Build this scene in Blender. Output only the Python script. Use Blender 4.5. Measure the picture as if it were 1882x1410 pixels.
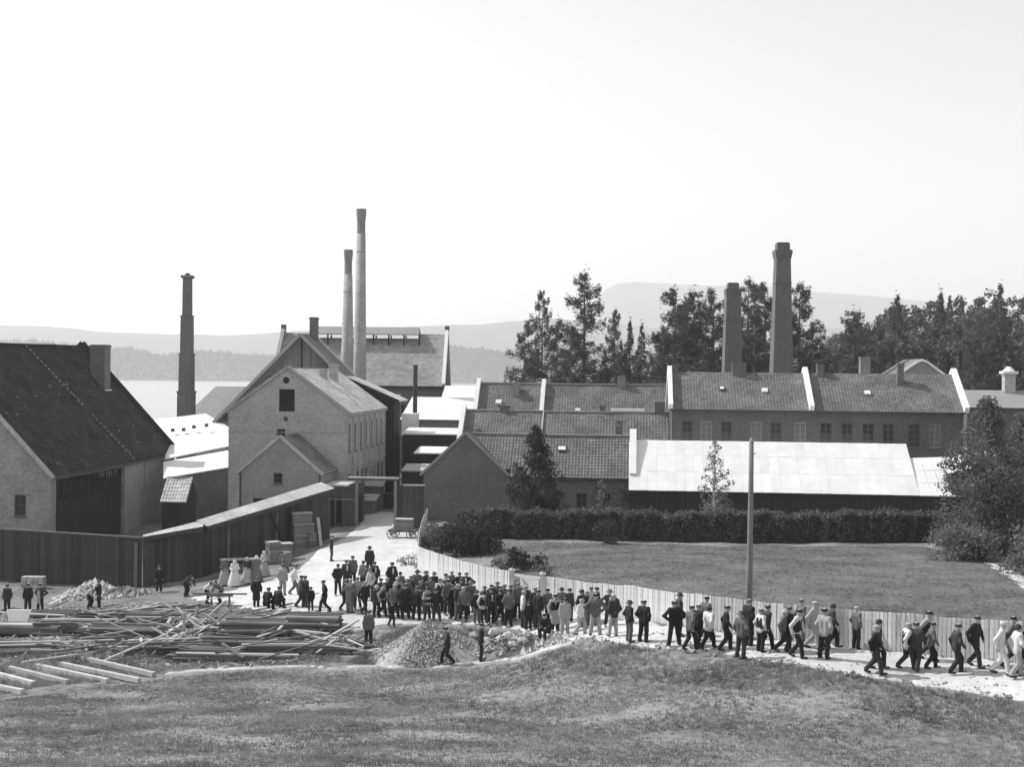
import bpy, math, random
import numpy as np
from mathutils import Vector, Matrix, noise as mnoise
from mathutils.geometry import delaunay_2d_cdt

for o in list(bpy.data.objects):
    bpy.data.objects.remove(o)
scene = bpy.context.scene
COL = scene.collection
rng = random.Random(7)
nrng = np.random.default_rng(7)
PI = math.pi

# ------------------------------------------------------------------ camera
F, CX, HY, TH, CZ = 2300.0, 941.0, 682.0, 0.010, 16.0      # focal length, axis and horizon of the view, roll, eye height
cam_data = bpy.data.cameras.new('camera')
cam_data.sensor_width = 36.0
cam_data.lens = F / 1882.0 * 36.0
cam_data.shift_y = -(705.0 - HY) / 1882.0
cam_data.clip_start, cam_data.clip_end = 0.5, 40000.0
cam = bpy.data.objects.new('camera', cam_data)
COL.objects.link(cam)
ct, st = math.cos(TH), math.sin(TH)
cam.matrix_world = Matrix(((ct, -st, 0, 0), (0, 0, -1, 0), (st, ct, 0, CZ), (0, 0, 0, 1)))
scene.camera = cam

# ------------------------------------------------------------------ sky and sun
SUN = Vector((-0.66, 0.27, 0.70)).normalized()
EL, AZ = math.asin(SUN.z), math.atan2(SUN.x, SUN.y)
world = bpy.data.worlds.new('World')
scene.world = world
world.use_nodes = True
wt = world.node_tree
wt.nodes.clear()
w_out = wt.nodes.new('ShaderNodeOutputWorld')
w_bg = wt.nodes.new('ShaderNodeBackground')
w_sky = wt.nodes.new('ShaderNodeTexSky')
w_sky.sky_type = 'NISHITA'
w_sky.sun_disc = False
w_sky.sun_elevation = EL
w_sky.sun_rotation = AZ
w_sky.dust_density = 0.7
w_sky.air_density = 1.0
w_bw = wt.nodes.new('ShaderNodeSeparateColor')     # the plate saw blue light only
w_bg.inputs['Strength'].default_value = 0.092
wt.links.new(w_sky.outputs['Color'], w_bw.inputs['Color'])
wt.links.new(w_bw.outputs[2], w_bg.inputs['Color'])
wt.links.new(w_bg.outputs['Background'], w_out.inputs['Surface'])
sun_data = bpy.data.lights.new('sun', 'SUN')
sun_data.energy = 2.8
sun_data.angle = math.radians(0.6)
sun_data.color = (1.0, 1.0, 1.0)
sun = bpy.data.objects.new('sun', sun_data)
COL.objects.link(sun)
sun.rotation_euler = SUN.to_track_quat('Z', 'Y').to_euler()
scene.view_settings.view_transform = 'Standard'
scene.view_settings.look = 'None'
scene.view_settings.gamma = 1.0
scene.view_settings.use_curve_mapping = False
scene.view_settings.exposure = 0.86
scene.render.engine = 'CYCLES'
scene.cycles.use_denoising = True
scene.cycles.max_bounces = 6
scene.cycles.diffuse_bounces = 3
scene.cycles.transparent_max_bounces = 8
scene.cycles.volume_bounces = 1


# ------------------------------------------------------------------ layout helpers
def pix(px, py, d):
    """World point seen at photo pixel px, py at the distance d along the view axis."""
    dx, dy = px - CX, HY - py
    return Vector(((dx * ct - dy * st) / F * d, d, CZ + (dx * st + dy * ct) / F * d))


def zrow(py, px, d):
    return pix(px, py, d).z


A = math.radians(5.4)                                      # the mill's street grid is turned this much
UX, VX = Vector((math.cos(A), -math.sin(A), 0)), Vector((math.sin(A), math.cos(A), 0))


# ------------------------------------------------------------------ mesh helpers
class MB:
    def __init__(self):
        self.v, self.f, self.m = [], [], []
        self.mi = 0

    def add(self, vs, fs):
        b = len(self.v)
        self.v.extend([tuple(p) for p in vs])
        for f in fs:
            self.f.append([i + b for i in f])
            self.m.append(self.mi)
        return self

    def box(self, x0, x1, y0, y1, z0, z1):
        return self.add([(x0, y0, z0), (x1, y0, z0), (x1, y1, z0), (x0, y1, z0), (x0, y0, z1), (x1, y0, z1), (x1, y1, z1), (x0, y1, z1)],
                        [(3, 2, 1, 0), (4, 5, 6, 7), (0, 1, 5, 4), (1, 2, 6, 5), (2, 3, 7, 6), (3, 0, 4, 7)])

    def quad(self, a, b, c, d):
        return self.add([a, b, c, d], [(0, 1, 2, 3)])

    def prism(self, pts, vec):
        n = len(pts)
        vec = Vector(vec)
        lo = [Vector(p) for p in pts]
        hi = [p + vec for p in lo]
        fs = [tuple(reversed(range(n))), tuple(range(n, 2 * n))]
        fs += [(i, (i + 1) % n, n + (i + 1) % n, n + i) for i in range(n)]
        return self.add(lo + hi, fs)

    def beam(self, a, b, w, h, up=(0, 0, 1)):
        """A square-edged bar from a to b, w wide and h high."""
        a, b = Vector(a), Vector(b)
        d = (b - a).normalized()
        s = d.cross(Vector(up))
        if s.length < 1e-4:
            s = d.cross(Vector((1, 0, 0)))
        s.normalize()
        t = s.cross(d).normalized()
        vs = []
        for p in (a, b):
            for i, j in ((-1, -1), (1, -1), (1, 1), (-1, 1)):
                vs.append(p + s * (i * w / 2) + t * (j * h / 2))
        return self.add(vs, [(3, 2, 1, 0), (4, 5, 6, 7), (0, 1, 5, 4), (1, 2, 6, 5), (2, 3, 7, 6), (3, 0, 4, 7)])

    def tube(self, pts, rads, n=10, cap=True, phase=0.0):
        pts = [Vector(p) for p in pts]
        vs, fs = [], []
        prev = None
        for i, p in enumerate(pts):
            d = (pts[min(i + 1, len(pts) - 1)] - pts[max(i - 1, 0)])
            if d.length < 1e-6:
                d = prev or Vector((0, 0, 1))
            d.normalize()
            prev = d
            ref = Vector((0, 1, 0)) if abs(d.z) > 0.8 else Vector((0, 0, 1))
            s = d.cross(ref).normalized()
            t = s.cross(d).normalized()
            for k in range(n):
                a = 2 * PI * k / n + phase
                vs.append(p + (s * math.cos(a) + t * math.sin(a)) * rads[i])
        for i in range(len(pts) - 1):
            for k in range(n):
                fs.append((i * n + k, i * n + (k + 1) % n, (i + 1) * n + (k + 1) % n, (i + 1) * n + k))
        if cap:
            fs.append(tuple(reversed(range(n))))
            fs.append(tuple(range((len(pts) - 1) * n, len(pts) * n)))
        return self.add(vs, fs)

    def build(self, name, material=None, parent=None, smooth=False, bevel=0):
        me = bpy.data.meshes.new(name)
        me.from_pydata(self.v, [], self.f)
        mats = material if isinstance(material, (list, tuple)) else [material]
        for m in mats:
            if m is not None:
                me.materials.append(m)
        if len(mats) > 1:
            me.polygons.foreach_set('material_index', self.m)
        if smooth:
            me.polygons.foreach_set('use_smooth', [True] * len(me.polygons))
        me.update()
        o = bpy.data.objects.new(name, me)
        COL.objects.link(o)
        if parent is not None:
            o.parent = parent
        return o


def mesh_np(name, v, f, material=None, parent=None, smooth=False):
    """A mesh from numpy arrays: v (n,3), f (m,3) or (m,4)."""
    me = bpy.data.meshes.new(name)
    v = np.ascontiguousarray(v, dtype=np.float32)
    f = np.ascontiguousarray(f, dtype=np.int32)
    k = f.shape[1]
    me.vertices.add(len(v))
    me.vertices.foreach_set('co', v.ravel())
    me.loops.add(f.size)
    me.loops.foreach_set('vertex_index', f.ravel())
    me.polygons.add(len(f))
    me.polygons.foreach_set('loop_start', np.arange(0, f.size, k, dtype=np.int32))
    me.polygons.foreach_set('loop_total', np.full(len(f), k, dtype=np.int32))
    me.polygons.foreach_set('use_smooth', np.full(len(f), bool(smooth)))
    if material is not None:
        me.materials.append(material)
    me.update(calc_edges=True)
    me.validate()
    o = bpy.data.objects.new(name, me)
    COL.objects.link(o)
    if parent is not None:
        o.parent = parent
    return o


def empty(name, loc=(0, 0, 0), rz=0.0):
    o = bpy.data.objects.new(name, None)
    o.location = loc
    o.rotation_euler = (0, 0, rz)
    o.empty_display_size = 0.3
    COL.objects.link(o)
    return o


def tag(o, label=None, cat=None, group=None, kind=None):
    if label:
        o['label'] = label
    if cat:
        o['category'] = cat
    if group:
        o['group'] = group
    if kind:
        o['kind'] = kind
    return o


def copy_tree(o, parent=None):
    c = o.copy()
    COL.objects.link(c)
    c.parent = parent
    for ch in list(o.children):
        copy_tree(ch, c)
    return c


# ------------------------------------------------------------------ materials: all grey, the place is seen in black and white
MATS = {}


def mat(name, base, rough=0.85, var=0.25, scale=1.2, fine=9.0, bump=0.0, bscale=30.0, stretch=(1, 1, 1), metal=0.0, spec=0.3, objrand=0.0):
    """Grey material: base albedo mottled by two noises, optional fine relief, optional change of tone from object to object."""
    if name in MATS:
        return MATS[name]
    m = bpy.data.materials.new(name)
    m.use_nodes = True
    t = m.node_tree
    b = t.nodes['Principled BSDF']
    b.inputs['Roughness'].default_value = rough
    b.inputs['Metallic'].default_value = metal
    b.inputs['Specular IOR Level'].default_value = spec
    tc = t.nodes.new('ShaderNodeTexCoord')
    mp = t.nodes.new('ShaderNodeMapping')
    mp.inputs['Scale'].default_value = stretch
    t.links.new(tc.outputs['Object'], mp.inputs['Vector'])
    n1 = t.nodes.new('ShaderNodeTexNoise')
    n1.inputs['Scale'].default_value = scale
    n1.inputs['Detail'].default_value = 4.0
    n2 = t.nodes.new('ShaderNodeTexNoise')
    n2.inputs['Scale'].default_value = fine
    n2.inputs['Detail'].default_value = 5.0
    for n in (n1, n2):
        t.links.new(mp.outputs['Vector'], n.inputs['Vector'])
    ad = t.nodes.new('ShaderNodeMath')
    ad.operation = 'ADD'
    t.links.new(n1.outputs['Fac'], ad.inputs[0])
    t.links.new(n2.outputs['Fac'], ad.inputs[1])
    mr = t.nodes.new('ShaderNodeMapRange')
    mr.inputs['From Min'].default_value = 0.65
    mr.inputs['From Max'].default_value = 1.35
    mr.inputs['To Min'].default_value = base * (1 - var)
    mr.inputs['To Max'].default_value = base * (1 + var)
    t.links.new(ad.outputs[0], mr.inputs['Value'])
    val = mr.outputs['Result']
    if objrand:
        oi = t.nodes.new('ShaderNodeObjectInfo')
        r2 = t.nodes.new('ShaderNodeMapRange')
        r2.inputs['To Min'].default_value = 1 - objrand
        r2.inputs['To Max'].default_value = 1 + objrand
        t.links.new(oi.outputs['Random'], r2.inputs['Value'])
        mu = t.nodes.new('ShaderNodeMath')
        mu.operation = 'MULTIPLY'
        t.links.new(val, mu.inputs[0])
        t.links.new(r2.outputs['Result'], mu.inputs[1])
        val = mu.outputs[0]
    t.links.new(val, b.inputs['Base Color'])
    if bump:
        n3 = t.nodes.new('ShaderNodeTexNoise')
        n3.inputs['Scale'].default_value = bscale
        n3.inputs['Detail'].default_value = 3.0
        t.links.new(mp.outputs['Vector'], n3.inputs['Vector'])
        bp = t.nodes.new('ShaderNodeBump')
        bp.inputs['Strength'].default_value = bump
        bp.inputs['Distance'].default_value = 0.05
        t.links.new(n3.outputs['Fac'], bp.inputs['Height'])
        t.links.new(bp.outputs['Normal'], b.inputs['Normal'])
    MATS[name] = m
    return m


def toned(m):
    """Let single tiles differ in tone (face attribute 'tone' written by the roof builder)."""
    t = m.node_tree
    b = t.nodes['Principled BSDF']
    src = b.inputs['Base Color'].links[0].from_socket
    at = t.nodes.new('ShaderNodeAttribute')
    at.attribute_name = 'tone'
    ad = t.nodes.new('ShaderNodeMath')
    ad.inputs[1].default_value = 1.0
    t.links.new(at.outputs['Fac'], ad.inputs[0])
    mu = t.nodes.new('ShaderNodeMath')
    mu.operation = 'MULTIPLY'
    t.links.new(src, mu.inputs[0])
    t.links.new(ad.outputs[0], mu.inputs[1])
    t.links.new(mu.outputs[0], b.inputs['Base Color'])
    return m


def brick_mat(name, base, mortar, var=0.3, bw=0.27, bh=0.085):
    if name in MATS:
        return MATS[name]
    m = mat(name, base, var=var, scale=0.5, fine=3.0)
    t = m.node_tree
    b = t.nodes['Principled BSDF']
    src = b.inputs['Base Color'].links[0].from_socket
    tc = t.nodes.new('ShaderNodeTexCoord')
    sp = t.nodes.new('ShaderNodeSeparateXYZ')
    t.links.new(tc.outputs['Object'], sp.inputs[0])
    ad = t.nodes.new('ShaderNodeMath')
    t.links.new(sp.outputs['X'], ad.inputs[0])
    t.links.new(sp.outputs['Y'], ad.inputs[1])
    cb = t.nodes.new('ShaderNodeCombineXYZ')
    t.links.new(ad.outputs[0], cb.inputs['X'])
    t.links.new(sp.outputs['Z'], cb.inputs['Y'])
    br = t.nodes.new('ShaderNodeTexBrick')
    br.inputs['Scale'].default_value = 1.0
    br.inputs['Brick Width'].default_value = bw
    br.inputs['Row Height'].default_value = bh
    br.inputs['Mortar Size'].default_value = 0.012
    br.inputs['Mortar Smooth'].default_value = 0.2
    br.inputs['Color1'].default_value = (0.84, 0.84, 0.84, 1)
    br.inputs['Color2'].default_value = (1.16, 1.16, 1.16, 1)
    br.inputs['Mortar'].default_value = (mortar / base,) * 3 + (1,)
    t.links.new(cb.outputs[0], br.inputs['Vector'])
    mu = t.nodes.new('ShaderNodeMix')
    mu.data_type = 'RGBA'
    mu.blend_type = 'MULTIPLY'
    mu.inputs['Factor'].default_value = 1.0
    t.links.new(src, mu.inputs['A'])
    t.links.new(br.outputs['Color'], mu.inputs['B'])
    t.links.new(mu.outputs['Result'], b.inputs['Base Color'])
    bp = t.nodes.new('ShaderNodeBump')
    bp.inputs['Strength'].default_value = 0.25
    bp.inputs['Distance'].default_value = 0.01
    bp.invert = True
    t.links.new(br.outputs['Fac'], bp.inputs['Height'])
    t.links.new(bp.outputs['Normal'], b.inputs['Normal'])
    return m


def glass_mat(name, base=0.03, rough=0.12):
    m = mat(name, base, rough=rough, var=0.2, scale=2.0, spec=0.5)
    return m


# ------------------------------------------------------------------ terrain
CTRL_PIX = [
    # foreground meadow
    (-300, 1410, 30), (0, 1410, 31), (450, 1410, 30), (941, 1410, 30.5), (1400, 1410, 33), (1882, 1410, 35.3), (2100, 1410, 35.5),
    (0, 1350, 39), (500, 1330, 40.5), (900, 1310, 44), (900, 1262, 51), (500, 1262, 52), (0, 1285, 51), (250, 1262, 54), (-250, 1280, 52),
    (1200, 1280, 45.6), (1200, 1345, 38.6), (1600, 1340, 38.6), (1600, 1290, 41.7), (1400, 1262, 43.6), (1400, 1310, 41.0), (1882, 1370, 37),
    # near edge of the road
    (1050, 1176, 54), (1100, 1180, 52), (1200, 1192, 49), (1400, 1215, 45.5), (1600, 1247, 43), (1882, 1290, 40), (2050, 1320, 38.5),
    (1040, 1195, 51.5), (960, 1228, 53.5), (1000, 1196, 55), (900, 1216, 58), (790, 1224, 57.5), (650, 1225, 57),
    # far edge of the road
    (768, 1045, 78), (800, 1062, 73), (870, 1085, 68), (940, 1103, 64.5), (1000, 1112, 62), (1130, 1133, 57.5), (1230, 1150, 54),
    (1380, 1170, 50.5), (1560, 1190, 47.5), (1720, 1206, 45.5), (1882, 1219, 43.5), (2050, 1232, 41.8), (785, 968, 100), (772, 1005, 88),
    # upper road and crowd
    (620, 1060, 75), (690, 990, 93), (690, 960, 103), (700, 1130, 66), (600, 1127, 66.5), (850, 1143, 63), (1000, 1160, 59), (600, 1000, 92),
    # yard
    (460, 1110, 72), (420, 1075, 80), (300, 1085, 83), (52, 1127, 75.5), (0, 1062, 88), (100, 1200, 62), (450, 1200, 61), (620, 1182, 62),
    (200, 1150, 69), (-250, 1075, 84), (-250, 1180, 66), (500, 1000, 97),
    # lawn behind the white fence
    (900, 1040, 75), (1300, 1108, 57), (1300, 1008, 84.5), (1700, 1125, 55), (1700, 1008, 82.5), (1850, 1060, 68), (2050, 1130, 52),
    (900, 1004, 86), (2050, 1050, 70), (1500, 1060, 67),
]
CTRL = [tuple(pix(*c)) for c in CTRL_PIX]
for X, Y, Z in [(-45, 112, 1.6), (-22, 112, 2.6), (-8, 115, 3.3), (12, 112, 3.4), (35, 110, 3.8), (60, 105, 4.2), (-70, 100, 1.0), (-70, 60, 2.5), (-60, 35, 7.0), (60, 60, 6.0),
                (60, 35, 6.5), (-40, 5, 13.2), (0, 2, 14.2), (40, 5, 13.2), (0, 12, 11.2), (-30, 18, 9.6), (30, 20, 8.6), (0, 20, 9.0), (45, 80, 5.0), (0, -20, 15), (-60, -20, 15), (60, -20, 15)]:
    CTRL.append((X, Y, Z))
CP = np.array(CTRL)


def _tps_fit(cp, lam=0.6):
    n = len(cp)
    d2 = ((cp[:, None, :2] - cp[None, :, :2]) ** 2).sum(-1)
    K = 0.5 * d2 * np.log(d2 + 1e-9) + lam * np.eye(n) * 20
    Pm = np.c_[np.ones(n), cp[:, :2]]
    M = np.zeros((n + 3, n + 3))
    M[:n, :n], M[:n, n:], M[n:, :n] = K, Pm, Pm.T
    return np.linalg.solve(M, np.r_[cp[:, 2], np.zeros(3)])


_W = _tps_fit(CP)


def _smooth(a, b, x):
    t = np.clip((x - a) / (b - a), 0, 1)
    return t * t * (3 - 2 * t)


def ground_z(X, Y):
    X, Y = np.atleast_1d(np.asarray(X, float)), np.atleast_1d(np.asarray(Y, float))
    out = np.empty(X.shape)
    flat_x, flat_y, flat_o = X.ravel(), Y.ravel(), out.ravel()
    for i in range(0, len(flat_x), 20000):
        x, y = np.clip(flat_x[i:i + 20000], -75, 65), np.clip(flat_y[i:i + 20000], -25, 114)
        d2 = (x[:, None] - CP[None, :, 0]) ** 2 + (y[:, None] - CP[None, :, 1]) ** 2
        z = (0.5 * d2 * np.log(d2 + 1e-9)) @ _W[:len(CP)] + _W[-3] + _W[-2] * x + _W[-1] * y
        x, y = flat_x[i:i + 20000], flat_y[i:i + 20000]
        z = z + 0.05 * np.sin(x * 1.1 + 2.0 * np.sin(y * 0.6)) * np.sin(y * 0.9 + 1.3 * np.sin(x * 0.5)) * _smooth(150, 110, y)
        far = 3.2 - 16.0 * _smooth(175, 235, y + np.maximum(0, -x) * 0.55 - np.maximum(0, x) * 1.2)
        far = far + 26.0 * _smooth(30, 190, x) * _smooth(170, 330, y)
        k = _smooth(106, 128, y)
        flat_o[i:i + 20000] = z * (1 - k) + far * k
    return out


def gz(x, y):
    return float(ground_z(x, y)[0])


_DS = np.linspace(20, 130, 441)


def on_ground(px, py):
    """The ground point under photo pixel px, py."""
    a, b = pix(px, py, 1.0), Vector((0, 0, CZ))
    dx, dz = a.x, a.z - CZ
    g = ground_z(dx * _DS, _DS) - (CZ + dz * _DS)
    k = np.nonzero(g > 0)[0]
    if len(k) == 0 or k[0] == 0:
        d = 100.0
    else:
        i = k[0]
        d = _DS[i - 1] + (_DS[i] - _DS[i - 1]) * (-g[i - 1]) / (g[i] - g[i - 1])
    return Vector((dx * d, d, gz(dx * d, d)))


def to_world(pts):
    return [on_ground(*p) for p in pts]


def grid_sheet(name, xs, ys, material, lift=0.0):
    gx, gy = np.meshgrid(xs, ys)
    z = ground_z(gx, gy) + lift
    v = np.c_[gx.ravel(), gy.ravel(), z.ravel()]
    nx, ny = len(xs), len(ys)
    i = (np.arange(ny - 1)[:, None] * nx + np.arange(nx - 1)[None, :]).ravel()
    f = np.c_[i, i + 1, i + nx + 1, i + nx]
    return mesh_np(name, v, f, material, smooth=True)


def draped(name, outline, material, lift, step=0.5, jitter=0.12):
    """A sheet laid over the ground inside an outline of world points."""
    pts = []
    n = len(outline)
    for i in range(n):
        a, b = Vector(outline[i][:2]), Vector(outline[(i + 1) % n][:2])
        k = max(1, int((b - a).length / 0.45))
        for j in range(k):
            p = a.lerp(b, j / k)
            q = mnoise.noise_vector(Vector((p.x * 0.9, p.y * 0.9, 3.1))) * jitter * 2
            pts.append(Vector((p.x + q.x, p.y + q.y)))
    m = len(pts)
    xs, ys = [p.x for p in pts], [p.y for p in pts]
    poly = np.array([(p.x, p.y) for p in pts])
    gx, gy = np.meshgrid(np.arange(min(xs), max(xs), step), np.arange(min(ys), max(ys), step))
    q = np.c_[gx.ravel(), gy.ravel()]
    inside = np.zeros(len(q), bool)
    for i in range(m):
        a, b = poly[i], poly[(i + 1) % m]
        c = ((a[1] > q[:, 1]) != (b[1] > q[:, 1]))
        with np.errstate(divide='ignore', invalid='ignore'):
            c &= q[:, 0] < (b[0] - a[0]) * (q[:, 1] - a[1]) / (b[1] - a[1]) + a[0]
        inside ^= c
    allp = pts + [Vector(p) for p in q[inside]]
    v, e, f, *_ = delaunay_2d_cdt(allp, [], [list(range(m))], 1, 1e-4)
    vv = np.array([(p.x, p.y) for p in v])
    z = ground_z(vv[:, 0], vv[:, 1]) + np.where(np.arange(len(vv)) < m, -0.03, lift)
    return mesh_np(name, np.c_[vv, z], np.array([list(t)[:3] for t in f if len(t) == 3]), material, smooth=True)


def in_poly(q, poly):
    poly = np.array([(p[0], p[1]) for p in poly])
    inside = np.zeros(len(q), bool)
    m = len(poly)
    for i in range(m):
        a, b = poly[i], poly[(i + 1) % m]
        c = ((a[1] > q[:, 1]) != (b[1] > q[:, 1]))
        with np.errstate(divide='ignore', invalid='ignore'):
            c &= q[:, 0] < (b[0] - a[0]) * (q[:, 1] - a[1]) / (b[1] - a[1]) + a[0]
        inside ^= c
    return inside


# materials
M_MEADOW = mat('meadow', 0.2, var=0.6, scale=0.3, fine=2.6, bump=0.8, bscale=9.0)
M_EARTH = mat('yard_earth', 0.17, var=0.6, scale=0.45, fine=2.0, bump=0.5, bscale=12)
M_ROAD = mat('road_dust', 0.52, var=0.22, scale=0.45, fine=3.0, bump=0.5, bscale=10)
M_PATH = mat('path_dust', 0.42, var=0.3, scale=1.0, fine=4.0)
M_LAWN = mat('lawn', 0.115, var=0.5, scale=0.3, fine=2.4, bump=0.5, bscale=7)
M_LAND = mat('far_land', 0.06, var=0.4, scale=0.02, fine=0.2)
M_WATER = mat('lake_water', 0.36, rough=0.3, var=0.1, scale=0.01, fine=0.05, bump=0.04, bscale=0.4, spec=0.5)  # pale base colour stands in for sky reflection and glitter
M_MILLYARD = mat('mill_ground', 0.2, var=0.35, scale=0.4, fine=2.0)

# ground
ground = grid_sheet('ground', np.arange(-75, 75.1, 0.5), np.arange(-6, 128.1, 0.5), M_MEADOW)
tag(ground, kind='structure')
xs = np.r_[np.arange(-1400, -80, 40), np.arange(-80, 241, 8), np.arange(280, 1401, 40)]
far_ground = grid_sheet('terrain', xs, np.r_[np.arange(122, 420, 6), np.arange(420, 900, 60)], M_LAND, lift=-0.3)
tag(far_ground, kind='structure')
side = MB()
for sx in (-1, 1):
    for k in range(12):
        y0, y1 = -30 + k * 13, -17 + k * 13
        x = 74.0
        zs = [gz(sx * x, y0) - 0.2, gz(sx * x, y1) - 0.2]
        pts = [(sx * x, y0, zs[0]), (sx * 1400, y0, 8), (sx * 1400, y1, 8), (sx * x, y1, zs[1])]
        side.add(pts, [(0, 1, 2, 3) if sx > 0 else (3, 2, 1, 0)])
side.add([(-1400, -400, 14), (1400, -400, 14), (1400, -5.5, 13), (-1400, -5.5, 13)], [(0, 1, 2, 3)])
tag(side.build('hillside', M_MEADOW), kind='structure')
water = MB()
water.add([(-9000, 150, -12), (9000, 150, -12), (9000, 9000, -12), (-9000, 9000, -12)], [(0, 1, 2, 3)])
tag(water.build('lake_water', M_WATER), kind='structure')

# road, yard, path, lawn
FENCE_PX = [(785, 968), (776, 990), (770, 1012), (767, 1046), (782, 1055), (800, 1062), (835, 1074), (870, 1085), (905, 1095), (940, 1103), (996, 1112), (1060, 1122), (1130, 1133), (1230, 1150), (1305, 1160), (1380, 1170),
            (1470, 1181), (1560, 1190), (1640, 1198), (1720, 1206), (1800, 1213), (1882, 1219), (1975, 1226)]
FENCE = to_world(FENCE_PX)
ROAD = FENCE + to_world([(1975, 1300), (1882, 1290), (1740, 1268), (1600, 1247), (1500, 1230), (1400, 1215), (1300, 1203), (1200, 1192), (1100, 1180), (1050, 1176), (1010, 1172), (950, 1160), (880, 1150),
                         (800, 1146), (720, 1148), (650, 1158), (600, 1150), (560, 1130), (500, 1125), (440, 1122), (380, 1112), (340, 1102), (400, 1092), (450, 1080), (520, 1060), (560, 1035), (585, 1012), (628, 990), (655, 968), (657, 950)])
ROAD = ROAD + [pix(700, 948, 112) + Vector((0, 0, 0)), pix(722, 948, 112), ]
road = draped('road', [(p[0], p[1]) for p in ROAD], M_ROAD, 0.06)
tag(road, kind='structure')
YARD = to_world([(-60, 1060), (120, 1072), (265, 1080), (420, 1062), (560, 1010), (610, 990), (650, 1020), (640, 1150), (700, 1165), (650, 1222), (560, 1228), (430, 1228), (300, 1240), (200, 1258), (0, 1284), (-60, 1290)])
yard = draped('yard', [(p[0], p[1]) for p in YARD], M_EARTH, 0.03, jitter=0.35)
tag(yard, kind='structure')
PATH = to_world([(300, 1236), (430, 1228), (560, 1225), (700, 1223), (830, 1221), (900, 1213), (960, 1205), (1000, 1192), (1035, 1182), (1060, 1180), (1040, 1190), (1000, 1199), (965, 1210), (900, 1219), (830, 1226), (700, 1228), (560, 1229), (430, 1233), (300, 1241)])
path = draped('path', [(p[0], p[1]) for p in PATH], M_PATH, 0.045, step=0.4, jitter=0.2)
tag(path, kind='structure')
LAWN = [FENCE[7] + Vector((1.5, 1.5, 0))] + [p + Vector((0.5, 1.2, 0)) for p in FENCE[9:]] + to_world([(2040, 1100), (1960, 1060), (1830, 1030), (1740, 1022), (1700, 1006), (1300, 1004), (900, 1000)])
lawn = draped('lawn', [(p[0], p[1]) for p in LAWN], M_LAWN, 0.03, jitter=0.1)
tag(lawn, kind='structure')
GPATH = to_world([(1800, 1032), (1850, 1036), (1890, 1062), (1980, 1120), (1990, 1150), (1900, 1098), (1850, 1062)])
gpath = draped('garden_path', [(p[0], p[1]) for p in GPATH], M_PATH, 0.06, jitter=0.05)
tag(gpath, kind='structure')
mill_floor = draped('mill_yard', [(-42, 99), (-19, 99), (-12, 101), (-6.0, 104), (-6.5, 127), (-45, 127)], M_MILLYARD, 0.05)
tag(mill_floor, kind='structure')

# ------------------------------------------------------------------ building kit
M_BRICK_PALE = brick_mat('brick_pale', 0.385, 0.44, var=0.22)
M_BRICK_MID = brick_mat('brick_mid', 0.26, 0.29, var=0.2)
M_BRICK_DARK = brick_mat('brick_dark', 0.135, 0.16, var=0.2)
M_BRICK_CHIM = brick_mat('brick_chimney', 0.15, 0.17, var=0.25)
M_BRICK_STACK = brick_mat('brick_stack', 0.36, 0.38, var=0.3)
M_BRICK_CROWN = brick_mat('brick_crown', 0.27, 0.28, var=0.25)
M_BRICK_TERR = brick_mat('brick_terrace', 0.1, 0.115, var=0.25)
M_BRICK_BARN = brick_mat('brick_barn', 0.28, 0.34, var=0.3)
M_PLASTER = mat('plaster', 0.34, var=0.2, scale=0.7, fine=4)
M_PLASTER_W = mat('plaster_white', 0.74, var=0.1, scale=0.7, fine=4)
M_WHITE = mat('limewash', 0.78, var=0.08, scale=1.5, fine=6)
M_TILE = toned(mat('roof_tile', 0.145, var=0.3, scale=0.5, fine=3.0, rough=0.75))
M_TILE_FAR = mat('roof_tile_far', 0.25, var=0.2, scale=0.5, fine=4.0, rough=0.75)
M_TILE_BARN = toned(mat('roof_tile_barn', 0.033, var=0.8, scale=0.7, fine=3.0, rough=0.9))
M_TILE_PALE = mat('roof_tile_pale', 0.2, var=0.3)
M_SLATE = toned(mat('slate_pale', 0.5, var=0.22, scale=0.7, fine=4.0, rough=0.6))
M_SLATE_HALL = toned(mat('slate_hall', 0.28, var=0.14, scale=0.3, fine=2.0))
M_SHEET = mat('zinc_sheet', 0.80, var=0.05, scale=0.4, fine=2.0, rough=0.45, spec=0.5)
M_SHEET_R = mat('zinc_sheet_worn', 0.76, var=0.1, scale=0.35, fine=1.5, rough=0.45, spec=0.5, objrand=0.05)
M_SHEET2 = mat('zinc_sheet_dull', 0.62, var=0.12, scale=0.4, fine=2.0, rough=0.5, spec=0.5)
M_TAR = mat('tarred_wood', 0.032, var=0.4, scale=1.0, fine=6, stretch=(4, 4, 0.4))
M_BOARD = mat('dark_board', 0.055, var=0.45, scale=1.5, fine=8, stretch=(4, 4, 0.4), objrand=0.3)
M_BOARD_G = mat('grey_board', 0.17, var=0.35, scale=1.5, fine=8, stretch=(4, 4, 0.4), objrand=0.2)
M_WOODPALE = mat('weathered_trim', 0.42, var=0.25, scale=2, fine=8)
M_GLASS = glass_mat('window_glass')
M_DARK = mat('dark_opening', 0.02, var=0.3)
M_FRAME = mat('window_frame', 0.30, var=0.15)
M_FRAME_D = mat('window_frame_dark', 0.12, var=0.15)
M_IRON = mat('iron', 0.06, var=0.3, rough=0.6)
M_LOUVRE = mat('louvre_light', 0.75, var=0.05)


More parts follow.
